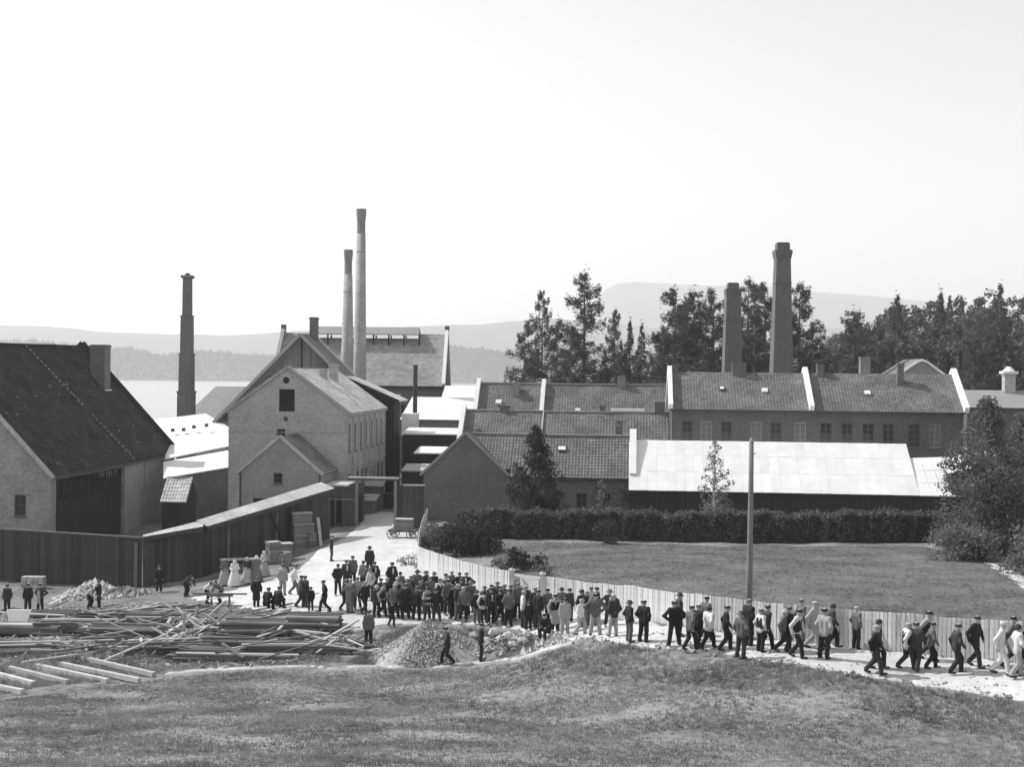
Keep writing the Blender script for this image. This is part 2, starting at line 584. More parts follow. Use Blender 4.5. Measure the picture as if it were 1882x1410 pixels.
def wall(mb, o, u, n, W, H, openings=(), reveal=0.22):
    """A wall face W x H with real openings (x0, x1, z0, z1) cut out and their reveals."""
    o, u, n = Vector(o), Vector(u), Vector(n)
    up = Vector((0, 0, 1))
    xs = sorted({0.0, W} | {v for q in openings for v in q[:2]})
    zs = sorted({0.0, H} | {v for q in openings for v in q[2:4]})
    for i in range(len(xs) - 1):
        for j in range(len(zs) - 1):
            cx, cz = (xs[i] + xs[i + 1]) / 2, (zs[j] + zs[j + 1]) / 2
            if any(q[0] < cx < q[1] and q[2] < cz < q[3] for q in openings):
                continue
            mb.quad(o + u * xs[i] + up * zs[j], o + u * xs[i + 1] + up * zs[j], o + u * xs[i + 1] + up * zs[j + 1], o + u * xs[i] + up * zs[j + 1])
    for q in openings:
        reveals(mb, o, u, n, q, reveal)


def reveals(mb, o, u, n, q, reveal):
    up = Vector((0, 0, 1))
    c = [o + u * q[0] + up * q[2], o + u * q[1] + up * q[2], o + u * q[1] + up * q[3], o + u * q[0] + up * q[3]]
    for k in range(4):
        a, b = c[k], c[(k + 1) % 4]
        mb.quad(b, a, a - n * reveal, b - n * reveal)


def gable(mb, o, u, n, W, rise, ax=None, op=None, reveal=0.22):
    """The triangle above a wall, with at most one opening."""
    o, u, n = Vector(o), Vector(u), Vector(n)
    up = Vector((0, 0, 1))
    ax = W / 2 if ax is None else ax
    top = lambda x: rise * x / ax if x <= ax else rise * (W - x) / (W - ax)
    P = lambda x, z: o + u * x + up * z
    if op is None:
        mb.add([P(0, 0), P(W, 0), P(ax, rise)], [(0, 1, 2)])
        return
    x0, x1, z0, z1 = op
    mb.add([P(0, 0), P(x0, 0), P(x0, top(x0))], [(0, 1, 2)])
    mb.add([P(x1, 0), P(W, 0), P(x1, top(x1))], [(0, 1, 2)])
    if z0 > 0.01:
        mb.quad(P(x0, 0), P(x1, 0), P(x1, z0), P(x0, z0))
    pts = [P(x0, z1), P(x1, z1), P(x1, top(x1))]
    if x0 < ax < x1:
        pts.append(P(ax, rise))
    pts.append(P(x0, top(x0)))
    mb.add(pts, [tuple(range(len(pts)))])
    reveals(mb, o, u, n, op, reveal)


def window(parent, o, u, n, q, recess=0.14, nx=2, nz=3, name='window', fm=None, gm=None, sill=True, bar=0.05):
    """Frame with glazing bars in the opening q of a wall, its pane and sill as sub-parts."""
    o, u, n = Vector(o), Vector(u), Vector(n)
    up = Vector((0, 0, 1))
    x0, x1, z0, z1 = q
    f = MB()
    c = o - n * recess
    P = lambda x, z, k=0.0: c + u * x + up * z + n * k
    xs = [x0 + 0.04] + [x0 + (x1 - x0) * i / nx for i in range(1, nx)] + [x1 - 0.04]
    for i, x in enumerate(xs):
        w = 0.09 if i in (0, nx) else bar
        f.beam(P(x, z0), P(x, z1), w, 0.07, up=n)
    zz = [z0 + 0.04] + [z0 + (z1 - z0) * i / nz for i in range(1, nz)] + [z1 - 0.04]
    for i, z in enumerate(zz):
        w = 0.09 if i in (0, nz) else bar
        f.beam(P(x0, z, 0.004), P(x1, z, 0.004), w, 0.07, up=n)
    fo = f.build(name, fm or M_FRAME, parent)
    p = MB()
    p.quad(P(x0, z0, -0.03), P(x1, z0, -0.03), P(x1, z1, -0.03), P(x0, z1, -0.03))
    p.build('pane', gm or M_GLASS, fo)
    if sill:
        s = MB()
        a = o + up * (z0 - 0.05)
        s.beam(a + u * (x0 - 0.08) + n * 0.03, a + u * (x1 + 0.08) + n * 0.03, 0.16, 0.08, up=up)
        s.build('sill', M_FRAME_D, fo)
    return fo


def blank(parent, name, o, u, n, q, recess, material):
    """A closed door or shutter leaf of upright boards set back in an opening."""
    o, u, n = Vector(o), Vector(u), Vector(n)
    up = Vector((0, 0, 1))
    x0, x1, z0, z1 = q
    k = max(2, int((x1 - x0) / 0.2))
    m = MB()
    for i in range(k):
        a, b = x0 + (x1 - x0) * i / k + 0.01, x0 + (x1 - x0) * (i + 1) / k - 0.01
        c = o - n * (recess + (0.015 if i % 2 else 0))
        m.prism([c + u * a + up * z0, c + u * b + up * z0, c + u * b + up * z1, c + u * a + up * z1], -n * 0.04)
    return m.build(name, material, parent)


def tile_roof(name, o, u, Lu, s, Ls, material, parent, tw=0.26, th=0.34, amp=0.03, jit=0.006, step=0.035, kind='stuff', under=0.12, sagamp=0.05, tone=0.09):
    """Pantiles as real relief: rolls across, stepped courses up the slope, on a board underlay."""
    o, u, s = np.array(o, float), np.array(u, float), np.array(s, float)
    u /= np.linalg.norm(u)
    s /= np.linalg.norm(s)
    n = np.cross(u, s)
    if n[2] < 0:
        n = -n
    nc, nr = max(2, int(round(Lu / tw))), max(2, int(round(Ls / th)))
    prof_x = np.array([0.0, 0.3, 0.5, 0.72])
    prof_h = np.array([0.0, 0.15, 1.0, 0.75]) * amp
    cx = np.concatenate([(i + prof_x) for i in range(nc)] + [[nc]]) * Lu / nc
    chh = np.concatenate([prof_h for i in range(nc)] + [[0]])
    ci = np.minimum((cx / (Lu / nc)).astype(int), nc - 1)
    rows_s, rows_h, rows_i = [], [], []
    for r in range(nr):
        rows_s += [r * Ls / nr, (r + 1) * Ls / nr - 0.001]
        rows_h += [step, 0.0]
        rows_i += [r, r]
    rs, rh, ri = np.array(rows_s), np.array(rows_h), np.array(rows_i)
    jj = nrng.normal(0, jit * 0.5, (nr, nc))
    chh, rh = chh * 0.6, rh * 0.55
    H = rh[:, None] + chh[None, :] + jj[np.ix_(ri, ci)]
    sag = (-sagamp * np.sin(np.pi * cx / Lu) - 0.4 * sagamp * np.sin(cx * 1.9 + o[0]))[None, :] * (0.25 + 0.75 * rs / Ls)[:, None]
    P = o + cx[None, :, None] * u + rs[:, None, None] * s + (H + sag)[..., None] * n
    v = P.reshape(-1, 3)
    W = len(cx)
    idx = (np.arange(len(rs) - 1)[:, None] * W + np.arange(W - 1)[None, :]).ravel()
    f = np.c_[idx, idx + 1, idx + W + 1, idx + W]
    b = len(v)
    c = [o, o + u * Lu, o + u * Lu + s * Ls, o + s * Ls]
    v = np.r_[v, np.array(c) - n * 0.01, np.array(c) - n * under]
    ff = [(b + 4, b + 5, b + 6, b + 7), (b, b + 1, b + 5, b + 4), (b + 1, b + 2, b + 6, b + 5), (b + 2, b + 3, b + 7, b + 6), (b + 3, b, b + 4, b + 7)]
    f = np.r_[f, np.array(ff)]
    ob = mesh_np(name, v, f, material, parent)
    fr = np.arange(len(rs) - 1)
    tv = np.clip(nrng.normal(0, tone, (nr, nc)), -0.5, 0.9)
    tv += 0.12 * np.sin(np.arange(nc) * 0.35 + o[1])[None, :] * np.sin(np.arange(nr) * 0.6)[:, None]
    tf = tv[np.ix_(ri[:-1], ci[:-1])].ravel()
    if len(ob.data.polygons) == len(f):
        at = ob.data.attributes.new('tone', 'FLOAT', 'FACE')
        at.data.foreach_set('value', np.r_[tf, np.zeros(5)].astype(np.float32))
    if kind:
        ob['kind'] = kind
    return ob


def sheet_roof(name, corners, material, parent, t=0.08, seam=0.6, ribs=True):
    """A metal sheet slope: o, right end of the eave, right end of the ridge, left end of the ridge; standing seams up the slope."""
    a, b, c, d = [Vector(p) for p in corners]
    n = (b - a).cross(d - a).normalized()
    if n.z < 0:
        n = -n
    m = MB()
    m.prism([a, b, c, d], -n * t)
    if ribs:
        k = max(2, int((b - a).length / seam))
        for i in range(1, k):
            p, q = a.lerp(b, i / k), d.lerp(c, i / k)
            m.beam(p + n * 0.004, q + n * 0.004, 0.03, 0.016, up=n)
        for i in range(1, 3):
            p, q = a.lerp(d, i / 3), b.lerp(c, i / 3)
            m.beam(p + n * 0.001, q + n * 0.001, 0.05, 0.012, up=n)
    return m.build(name, material, parent)


def coping(name, pts, width, h, material, parent):
    """A raised gable edge: a bar along pts."""
    m = MB()
    for a, b in zip(pts[:-1], pts[1:]):
        m.beam(a, b, width, h)
    return m.build(name, material, parent)


def chimney(parent, x, y, z0, z1, w, d=None, material=None, name='chimney', cap=0.1, pots=0):
    d = d or w
    m = MB()
    m.box(x - w / 2, x + w / 2, y - d / 2, y + d / 2, z0, z1 - 0.22)
    m.box(x - w / 2 - cap * 0.6, x + w / 2 + cap * 0.6, y - d / 2 - cap * 0.6, y + d / 2 + cap * 0.6, z1 - 0.22, z1 - 0.1)
    m.box(x - w / 2 - 0.01, x + w / 2 + 0.01, y - d / 2 - 0.01, y + d / 2 + 0.01, z1 - 0.1, z1)
    return m.build(name, material or M_BRICK_CHIM, parent)


def skylight(parent, p, u, s, w, h, material=None, up=0.1, frame=True, name='skylight'):
    """A roof light: raised kerb with a pale pane, lying on a slope."""
    p, u, s = Vector(p), Vector(u).normalized(), Vector(s).normalized()
    n = u.cross(s)
    if n.z < 0:
        n = -n
    m = MB()
    m.prism([p - u * w / 2, p + u * w / 2, p + u * w / 2 + s * h, p - u * w / 2 + s * h], n * up)
    f = m.build(name, M_IRON if frame else (material or M_SHEET), parent)
    g = MB()
    e = 0.07
    q = p + n * (up + 0.01)
    g.quad(q - u * (w / 2 - e) + s * e, q + u * (w / 2 - e) + s * e, q + u * (w / 2 - e) + s * (h - e), q - u * (w / 2 - e) + s * (h - e))
    g.build('pane', material or M_SHEET, f)
    return f


def pieces(name, material, parent, boxes):
    for q in boxes:
        MB().box(*q).build(name, material, parent)


def bld(name, px, d, base, label, cat='building', group=None):
    p = pix(px, 700, d)
    e = empty(name, (p.x, p.y, base), -A)
    return tag(e, label, cat, group)


X, Y, Z = Vector((1, 0, 0)), Vector((0, 1, 0)), Vector((0, 0, 1))


def shell_v(B, W, L, H, rise, material, ax=None, front=(), right=(), left=(), gop=None, back=True):
    """Walls of a house whose gable faces the viewer: x across, y away."""
    m = MB()
    wall(m, (0, 0, 0), X, -Y, W, H, front)
    gable(m, (0, 0, H), X, -Y, W, rise, ax, gop)
    wall(m, (W, 0, 0), Y, X, L, H, right)
    wall(m, (0, L, 0), -Y, -X, L, H, left)
    wall(m, (W, L, 0), -X, Y, W, H)
    gable(m, (W, L, H), -X, Y, W, rise, None if ax is None else W - ax)
    return m.build('wall', material, B)


def shell_u(B, L, D, H, rise, material, front=(), hback=None, right=(), left=()):
    """Walls of a house whose long side faces the viewer."""
    m = MB()
    wall(m, (0, 0, 0), X, -Y, L, H, front)
    wall(m, (L, 0, 0), Y, X, D, H, right)
    gable(m, (L, 0, H), Y, X, D, rise)
    wall(m, (0, D, 0), -Y, -X, D, H, left)
    gable(m, (0, D, H), -Y, -X, D, rise)
    wall(m, (L, D, 0), -X, Y, L, H)
    return m.build('wall', material, B)


# ------------------------------------------------------------------ main mill house: pale gable towards the yard
BZ = 2.6
p = pix(421, 749, 107)
mill = bld('mill_house', 421, 107.0, BZ, 'pale brick mill house with loft door in its gable and light slate roof')
W, L, H, RI = 10.26, 16.9, 12.3 - BZ, 3.65
loft = (4.38, 5.75, 0.05, 1.95)
low = (4.2, 4.95, 7.45, 8.25)
side = []
for i in range(7):
    side.append((0.7 + i * 2.3, 1.55 + i * 2.3, 6.3, 8.75))
for i in range(9):
    side.append((0.6 + i * 1.8, 1.55 + i * 1.8, 1.9, 4.5))
shell_v(mill, W, L, H, RI, M_BRICK_PALE, front=[low], right=side, gop=loft)
blank(mill, 'loft_door', (0, 0, H), X, -Y, loft, 0.12, M_DARK)
window(mill, (0, 0, 0), X, -Y, low, nx=1, nz=2, gm=M_DARK, fm=M_FRAME_D)
for q in side:
    window(mill, (W, 0, 0), Y, X, q, nx=2, nz=4, fm=M_FRAME_D)
m = MB()
m.tube([(5.0, -0.03, H + 2.72), (5.0, 0.05, H + 2.72)], [0.28, 0.28], n=12)
m.build('round_vent', M_DARK, mill)
m = MB()
m.box(4.85, 5.15, -0.1, 0.05, H - 0.75, H - 0.4)
m.build('hoist_bracket', M_IRON, mill)
m = MB()
m.box(-0.03, W + 0.03, -0.04, 0.02, H - 1.75, H - 1.68)
m.build('string_course', M_PLASTER, mill)
pieces('pilaster', M_BRICK_PALE, mill, [(W, W + 0.1, 0.05 + i * 2.3, 0.4 + i * 2.3, 0, H - 0.3) for i in range(8)])
pieces('side_band', M_BRICK_PALE, mill, [(W, W + 0.07, 0.02, L, 4.9, 5.15)])
m = MB()
m.box(W, W + 0.2, 0.0, L, H - 0.3, H - 0.02)
m.build('cornice', M_PLASTER, mill)
sl = math.hypot(W / 2, RI)
ov = 0.25
sR, sL = Vector((-W / 2, 0, RI)).normalized(), Vector((W / 2, 0, RI)).normalized()
tile_roof('roof_slates', Vector((W, 0.02, H + 0.12)) - sR * ov, Y, L, sR, sl + ov, M_SLATE, mill, tw=0.4, th=0.3, amp=0.012, step=0.02)
tile_roof('roof_slates', Vector((0, L, H + 0.12)) - sL * ov, -Y, L - 0.02, sL, sl + ov, M_SLATE, mill, tw=0.4, th=0.3, amp=0.012, step=0.02)
coping('gable_coping', [(-0.3, 0.05, H - 0.05), (W / 2, 0.05, H + RI + 0.22), (W + 0.3, 0.05, H - 0.05)], 0.4, 0.24, M_PLASTER, mill)
chimney(mill, 6.5, 10.8, H + 2.0, H + 4.2, 0.75, material=M_BRICK_PALE)
chimney(mill, 6.25, 8.0, H + 2.2, H + 3.75, 0.6, material=M_BRICK_PALE)

# annex in front of it
annex = bld('mill_annex', 443, 101.2, BZ, 'small gabled brick annex with one window standing before the mill house')
W, L, H, RI = 6.55, 5.35, 7.6 - BZ, 2.85
win = (2.75, 3.5, 4.1, 4.98)
door = (1.1, 2.35, 1.6, 2.9)
shell_v(annex, W, L, H, RI, M_BRICK_MID, front=[win, door])
window(annex, (0, 0, 0), X, -Y, win, nx=1, nz=2, gm=M_DARK, fm=M_FRAME_D)
blank(annex, 'hatch', (0, 0, 0), X, -Y, door, 0.12, M_DARK)
sl = math.hypot(W / 2, RI)
sR, sL = Vector((-W / 2, 0, RI)).normalized(), Vector((W / 2, 0, RI)).normalized()
tile_roof('roof_tiles', Vector((W, 0.0, H + 0.1)) - sR * 0.35, Y, L - 0.02, sR, sl + 0.35, M_TILE, annex)
tile_roof('roof_tiles', Vector((0, L - 0.02, H + 0.1)) - sL * 0.35, -Y, L - 0.02, sL, sl + 0.35, M_TILE, annex)
coping('bargeboard', [(-0.3, -0.06, H - 0.1), (W / 2, -0.06, H + RI + 0.12), (W + 0.3, -0.06, H - 0.1)], 0.12, 0.26, M_WOODPALE, annex)
pieces('downpipe', M_IRON, annex, [(W * sx - 0.02, W * sx + 0.1, -0.1, -0.005, 0, H) for sx in (0, 1)])

# tall rear house behind it
rear = bld('rear_mill_house', 397, 125.5, 2.8, 'tall steep-roofed mill house with timbered gable rising behind the pale mill house')
ax = 8.55
m = MB()
prof = [(0.9, 0), (12.9, 0), (12.9, 12.3), (ax, 16.5), (0.9, 8.7)]
m.prism([(x, 0.9, z) for x, z in prof], (0, 3.6, 0))
m.prism([(12.95, 0.9, 0), (17.9, 0.9, 0), (17.9, 0.9, 10.2), (12.95, 0.9, 12.25)], (0, 3.6, 0))
m.build('wall', M_BRICK_MID, rear)
for x in np.arange(0.9, 17.9, 0.24):
    t = 8.7 + (x - 0.9) * (16.5 - 8.7) / (ax - 0.9) if x < ax else (16.5 - (x - ax) * 4.2 / 4.35 if x < 12.9 else 12.3 - (x - 12.9) * 0.42)
    lo = 10.0 if x < 13 else 0.2
    if t > lo + 0.2:
        pieces('board', M_BOARD_G if x < 13 else M_TAR, rear, [(x, x + 0.22, 0.84, 0.9, lo, t - 0.1)])
m = MB()
for a, b in (((ax, 0.82, 10.5), (ax, 0.82, 16.2)), ((4.4, 0.82, 11.0), (12.9, 0.82, 11.0)), ((5.2, 0.82, 12.5), (6.8, 0.82, 10.4)), ((12.0, 0.82, 12.5), (10.3, 0.82, 10.4))):
    m.beam(a, b, 0.16, 0.1, up=(0, 1, 0))
m.build('timber_frame', M_TAR, rear)


def slab(name, a, b, y0, y1, t, material, parent):
    m = MB()
    a, b = Vector((a[0], y0, a[1])), Vector((b[0], y0, b[1]))
    n = Vector((-(b.z - a.z), 0, b.x - a.x)).normalized()
    if n.z < 0:
        n = -n
    m.prism([a, b, b + n * t, a + n * t], (0, y1 - y0, 0))
    return m.build(name, material, parent)


slab('roof_slope', (-0.2, 7.7), (ax, 16.55), 0.0, 4.9, 0.22, M_TILE_FAR, rear)
slab('roof_slope', (ax, 16.55), (12.95, 12.35), 0.0, 4.9, 0.22, M_TILE, rear)
slab('lean_to_roof', (12.9, 12.42), (18.6, 10.0), 0.2, 4.8, 0.16, M_SLATE, rear)
coping('bargeboard', [(-0.25, -0.04, 7.7), (ax, -0.04, 16.66), (12.95, -0.04, 12.45)], 0.08, 0.3, M_FRAME, rear)
coping('back_rake_parapet', [(ax, 4.6, 16.85), (12.95, 4.6, 12.7)], 0.4, 0.3, M_SLATE, rear)  # raised parapet along the back rake of the roof
coping('fascia', [(12.9, 0.16, 12.5), (18.6, 0.16, 10.08)], 0.06, 0.22, M_TAR, rear)
chimney(rear, ax + 0.55, 3.4, 14.6, 18.5, 0.75, material=M_BRICK_DARK)
pieces('board', M_TAR, rear, [(17.9, 17.95, 0.95 + i * 0.47, 1.4 + i * 0.47, 0.2, 10.1) for i in range(7)])
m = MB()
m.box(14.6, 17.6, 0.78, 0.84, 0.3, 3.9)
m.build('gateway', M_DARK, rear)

# far hall with roof monitor
hall = bld('mill_hall', 501, 162.5, 2.5, 'long slate-roofed hall with raised ridge monitor and stepped end parapets')
hall.rotation_euler.z = 0.0
W, D, H, RI = 22.2, 15.0, 11.4, 6.9
shell_u(hall, W, D, H, RI, M_BRICK_DARK)
s = Vector((0, D / 2, RI)).normalized()
s2 = Vector((0, -D / 2, RI)).normalized()
sl = math.hypot(D / 2, RI)
tile_roof('roof_slates', Vector((0, 0, H + 0.1)) - s * 0.4, X, W, s, sl - 0.55, M_SLATE_HALL, hall, tw=0.6, th=0.5, amp=0.01, step=0.02)
for xa, xl in ((0, 3.9), (18.5, W - 18.5)):
    tile_roof('roof_slates', Vector((xa, 0, H + 0.1)) + s * (sl - 0.95), X, xl, s, 0.95, M_SLATE_HALL, hall, tw=0.6, th=0.5, amp=0.01, step=0.02)
    tile_roof('roof_slates', Vector((xa + xl, D, H + 0.1)) + s2 * (sl - 0.95), -X, xl, s2, 0.95, M_SLATE_HALL, hall, tw=0.6, th=0.5, amp=0.01, step=0.02)
tile_roof('roof_slates', Vector((W, D, H + 0.1)) - s2 * 0.4, -X, W, s2, sl - 0.55, M_SLATE_HALL, hall, tw=0.6, th=0.5, amp=0.01, step=0.02)
for x in (0.0, W):
    coping('end_parapet', [(x, -0.4, H + 0.1), (x, D / 2, H + RI + 0.55), (x, D + 0.1, H - 0.2)], 0.45, 0.7, M_PLASTER if x == 0 else M_WHITE, hall)
    m = MB()
    m.box(x - 0.3, x + 0.3, D / 2 - 0.35, D / 2 + 0.35, H + RI + 0.5, H + RI + 1.2)
    m.build('finial_block', M_BRICK_DARK, hall)
mz = H + RI
m = MB()
m.prism([(3.9, D / 2 - 1.9, mz - 0.02), (3.9, D / 2, mz + 1.0), (3.9, D / 2 + 1.9, mz - 0.02), (3.9, D / 2, mz + 0.8)], (14.6, 0, 0))
mon = m.build('ridge_monitor', M_SLATE_HALL, hall)
for i in range(8):
    pieces('monitor_post', M_TAR, hall, [(4.1 + i * 2.05, 4.3 + i * 2.05, D / 2 + j - 0.08, D / 2 + j + 0.08, mz - 1.55, mz - 0.1) for j in (-1.62, 1.62)])
m = MB()
m.box(-0.1, W + 0.1, -0.42, -0.25, H - 0.3, H + 0.02)
m.build('eaves_board', M_TAR, hall)
for i in range(6):
    q = (1.2 + i * 3.6, 3.0 + i * 3.6, 5.5, 9.0)
    m = MB()
    m.box(q[0], q[1], -0.03, 0.02, q[2], q[3])
    m.build('window', M_GLASS, hall)

# low white sheds in front of the hall, beyond the gate
sh = bld('white_yard_shed', 742, 140.0, 2.8, 'low white-roofed shed below the long hall, left of the terrace parapet')
m = MB()
m.box(0, 7.6, 0, 5, 0, 7.6)
m.build('wall', M_BRICK_MID, sh)
sheet_roof('roof', [(-0.3, -0.5, 7.7), (8.0, -0.5, 7.7), (7.4, 4.4, 10.1), (0.2, 4.4, 10.1)], M_SHEET, sh)
m = MB()
m.box(5.6, 6.6, -0.05, 0.02, 3.2, 6.6)
m.build('door', M_TAR, sh)
sh = bld('white_store', 812, 150.0, 2.8, 'small flat white store with dark window band between hall and terrace')
m = MB()
m.box(0, 4.2, 0, 4, 0, 9.0)
m.build('wall', M_BRICK_MID, sh)
m = MB()
m.box(-0.2, 4.4, -0.3, 4.2, 9.0, 9.2)
m.prism([(-0.2, -0.25, 9.2), (4.4, -0.25, 9.2), (4.4, 4.2, 11.2), (-0.2, 4.2, 11.2)], (0, 0, 0.1))
m.build('roof', M_SHEET, sh)
m = MB()
m.box(0.8, 3.6, -0.04, 0.02, 7.0, 8.4)
m.build('window_band', M_GLASS, sh)
# white tank and iron stack
tk = tag(empty('water_tank', tuple(pix(738, 760, 132).xy) + (2.8,), -A), 'white square water tank on a dark stand beside the iron stack', 'tank')
m = MB()
m.box(0, 1.6, 0, 1.6, 6.3, 8.6)
m.build('tank', M_WHITE, tk)
pieces('leg', M_TAR, tk, [(x, x + 0.12, y, y + 0.12, 0, 6.3) for x in (0.1, 1.4) for y in (0.1, 1.4)])
m = MB()
m.box(-0.5, -0.2, 0, 0.3, 5.5, 10.6)
m.build('post', M_WHITE, tk)
st_ = tag(empty('iron_stack', tuple(pix(763, 730, 137).xy) + (2.8,), -A), 'thin dark iron stack rising before the hall, right of the white tank', 'chimney')
m = MB()
m.tube([(0, 0, 0), (0, 0, 13.6)], [0.26, 0.24], n=12)
m.tube([(0, 0, 13.55), (0, 0, 13.75)], [0.29, 0.29], n=12)
m.build('pipe', M_IRON, st_)
m = MB()
m.box(-0.5, 0.5, -0.5, 0.5, 0, 1.2)
m.build('plinth', M_BRICK_DARK, st_)


# ------------------------------------------------------------------ factory chimneys
def square_stack(name, px, d, base, steps, label, cap=None):
    """Steps: (bottom z, top z, half width at bottom, half width at top)."""
    c = pix(px, 700, d)
    e = tag(empty(name, (c.x, c.y, base), -A), label, 'chimney', 'factory chimneys')
    for k, (z0, z1, a, b, mt, nm) in enumerate(steps):
        m = MB()
        m.tube([(0, 0, z0), (0, 0, z1)], [a * math.sqrt(2), b * math.sqrt(2)], n=4, phase=PI / 4)
        m.build(nm, mt, e)
    return e


def zz(px, py, d, base):
    return pix(px, py, d).z - base


d, b = 140.0, 1.0
k = 140 / 2300 / 2
square_stack('square_chimney', 343, d, b, [
    (0, zz(343, 722, d, b), 27 * k, 26 * k, M_BRICK_CHIM, 'shaft'), (zz(343, 722, d, b), zz(343, 719, d, b), 28.5 * k, 28.5 * k, M_BRICK_CHIM, 'collar'),
    (zz(343, 719, d, b), zz(343, 652, d, b), 23 * k, 22 * k, M_BRICK_CHIM, 'shaft'), (zz(343, 652, d, b), zz(343, 650, d, b), 24.5 * k, 24.5 * k, M_BRICK_CHIM, 'collar'),
    (zz(342, 650, d, b), zz(342, 582, d, b), 19.5 * k, 18.5 * k, M_BRICK_CHIM, 'shaft'), (zz(342, 582, d, b), zz(342, 580, d, b), 20.5 * k, 20.5 * k, M_BRICK_CHIM, 'collar'),
    (zz(342, 580, d, b), zz(341, 512, d, b), 14.5 * k, 13.5 * k, M_BRICK_CHIM, 'shaft'), (zz(341, 512, d, b), zz(341, 509, d, b), 16 * k, 21 * k, M_BRICK_CHIM, 'collar'),
    (zz(341, 509, d, b), zz(341, 506, d, b), 21 * k, 18 * k, M_BRICK_CHIM, 'cap'), (zz(341, 506, d, b), zz(341, 502, d, b), 7 * k, 6 * k, M_IRON, 'flue')],
    'dark square chimney in four stepped stages beside the lake')


def round_stack(name, px, d, base, ytop, wtop, ybot, wbot, label):
    c = pix(px, ybot, d)
    k = d / F / 2
    e = tag(empty(name, (c.x, c.y, base), 0), label, 'chimney', 'factory chimneys')
    zt, zb = pix(px, ytop, d).z - base, pix(px, ybot, d).z - base
    rt, rb = wtop * k, wbot * k
    sl = (rb - rt) / (zt - zb)
    m = MB()
    m.tube([(0, 0, 0), (0, 0, zb), (0, 0, zt - 3.0)], [rb + sl * zb, rb, rt + sl * 3.0], n=20)
    m.build('shaft', M_BRICK_STACK, e, smooth=True)
    m = MB()
    m.tube([(0, 0, zt - 3.0), (0, 0, zt - 2.85), (0, 0, zt - 1.6), (0, 0, zt - 0.5), (0, 0, zt), (0, 0, zt - 0.001)],
           [rt * 1.06, rt * 1.02, rt * 1.0, rt * 1.2, rt * 1.22, rt * 0.8], n=20)
    m.build('crown', M_BRICK_CROWN, e, smooth=False)
    for z in (zt - 5.2,):
        m = MB()
        r = rt + sl * (zt - z) + 0.012
        m.tube([(0, 0, z), (0, 0, z + 0.12)], [r, r], n=20)
        m.build('brick_band', M_BRICK_CROWN, e)
    return e


round_stack('round_chimney', 638, 152, 2.6, 459, 14, 690, 24, 'shorter of the two pale round chimneys before the long hall')
round_stack('round_chimney', 661, 149, 2.6, 384, 15.5, 690, 24, 'tallest chimney of all, pale and round with flared crown')

for px, d, y0, y1, y2, y3, w0, w1, w2, w3, lab in (
        (1435.5, 136, 683, 478, 460, 446, 37, 26, 31, 23, 'tall dark square chimney with lit edge and collar above the long terrace'),
        (1345, 146, 690, 545, 531, 520, 33, 26, 28, 20, 'shorter dark square chimney half hidden in the pines')):
    b = 3.2
    k = d / F / 2
    g = (w0 - w1) / (y0 - y1)
    ch_ = square_stack('square_chimney', px, d, b, [
        (0, zz(px, y1, d, b), (w0 + g * 200) * k, w1 * k, M_BRICK_DARK, 'shaft'), (zz(px, y1, d, b), zz(px, y2 + 6, d, b), w1 * k, w2 * k, M_BRICK_DARK, 'collar'),
        (zz(px, y2 + 6, d, b), zz(px, y2, d, b), w2 * k, w2 * k, M_BRICK_DARK, 'collar'), (zz(px, y2, d, b), zz(px, y3 + 2, d, b), w3 * k, w3 * k, M_BRICK_DARK, 'cap'),
        (zz(px, y3 + 2, d, b), zz(px, y3, d, b), w3 * 0.92 * k, w3 * 0.88 * k, M_IRON, 'rim'),
        (zz(px, y1 + 44, d, b), zz(px, y1 + 42, d, b), (w1 + g * 44 + 1.6) * k, (w1 + g * 44 + 1.6) * k, M_BRICK_DARK, 'band')], lab)
    ch_.rotation_euler.z = -A - math.radians(-5.0)

# ------------------------------------------------------------------ left barn
barn = bld('tile_barn', 95, 93.0, 1.2, 'big old barn with dark mossy tile roof and square chimney at left')
Wb, Lb, Hb, Rb = 18.4, 25.2, 8.1 - 1.2, 9.65
op_l = (0.9, 13.4, 0.4, 6.3)
m = MB()
wall(m, (0, 0, 0), Y, X, Lb, Hb, [op_l])
wall(m, (-Wb, 0, 0), X, -Y, Wb, Hb, [(15.6, 16.5, 3.6, 5.2)])
gable(m, (-Wb, 0, Hb), X, -Y, Wb, Rb)
wall(m, (-Wb, Lb, 0), -Y, -X, Lb, Hb)
wall(m, (0, Lb, 0), -X, Y, Wb, Hb)
gable(m, (0, Lb, Hb), -X, Y, Wb, Rb)
m.build('wall', M_BRICK_BARN, barn)
window(barn, (-Wb, 0, 0), X, -Y, (15.6, 16.5, 3.6, 5.2), nx=2, nz=2, fm=M_FRAME_D)
door = blank(barn, 'barn_door', (0, 0, 0), Y, X, (0.9, 13.4, 0.4, 4.6), 0.16, M_TAR)
for i in range(8):
    q = (0.95 + i * 1.555, 2.45 + i * 1.555, 4.65, 6.25)
    window(barn, (0, 0, 0), Y, X, q, recess=0.2, nx=3, nz=2, fm=M_TAR, sill=False)
pieces('pilaster', M_PLASTER, barn, [(0.02, 0.1, 13.5, 13.9, 0.2, Hb - 0.2), (0.02, 0.1, 18.0, 18.2, 0.2, Hb - 0.2), (0.02, 0.1, 24.5, 25.19, 0.2, Hb - 0.2)])
m = MB()
m.quad((0.012, 13.9, 0), (0.012, Lb, 0), (0.012, Lb, Hb - 0.3), (0.012, 13.9, Hb - 0.3))
m.build('plaster_face', M_PLASTER, barn)
sR, sL = Vector((-Wb / 2, 0, Rb)).normalized(), Vector((Wb / 2, 0, Rb)).normalized()
sl = math.hypot(Wb / 2, Rb)
oR = Vector((0, -0.25, Hb + 0.1)) - sR * 0.55
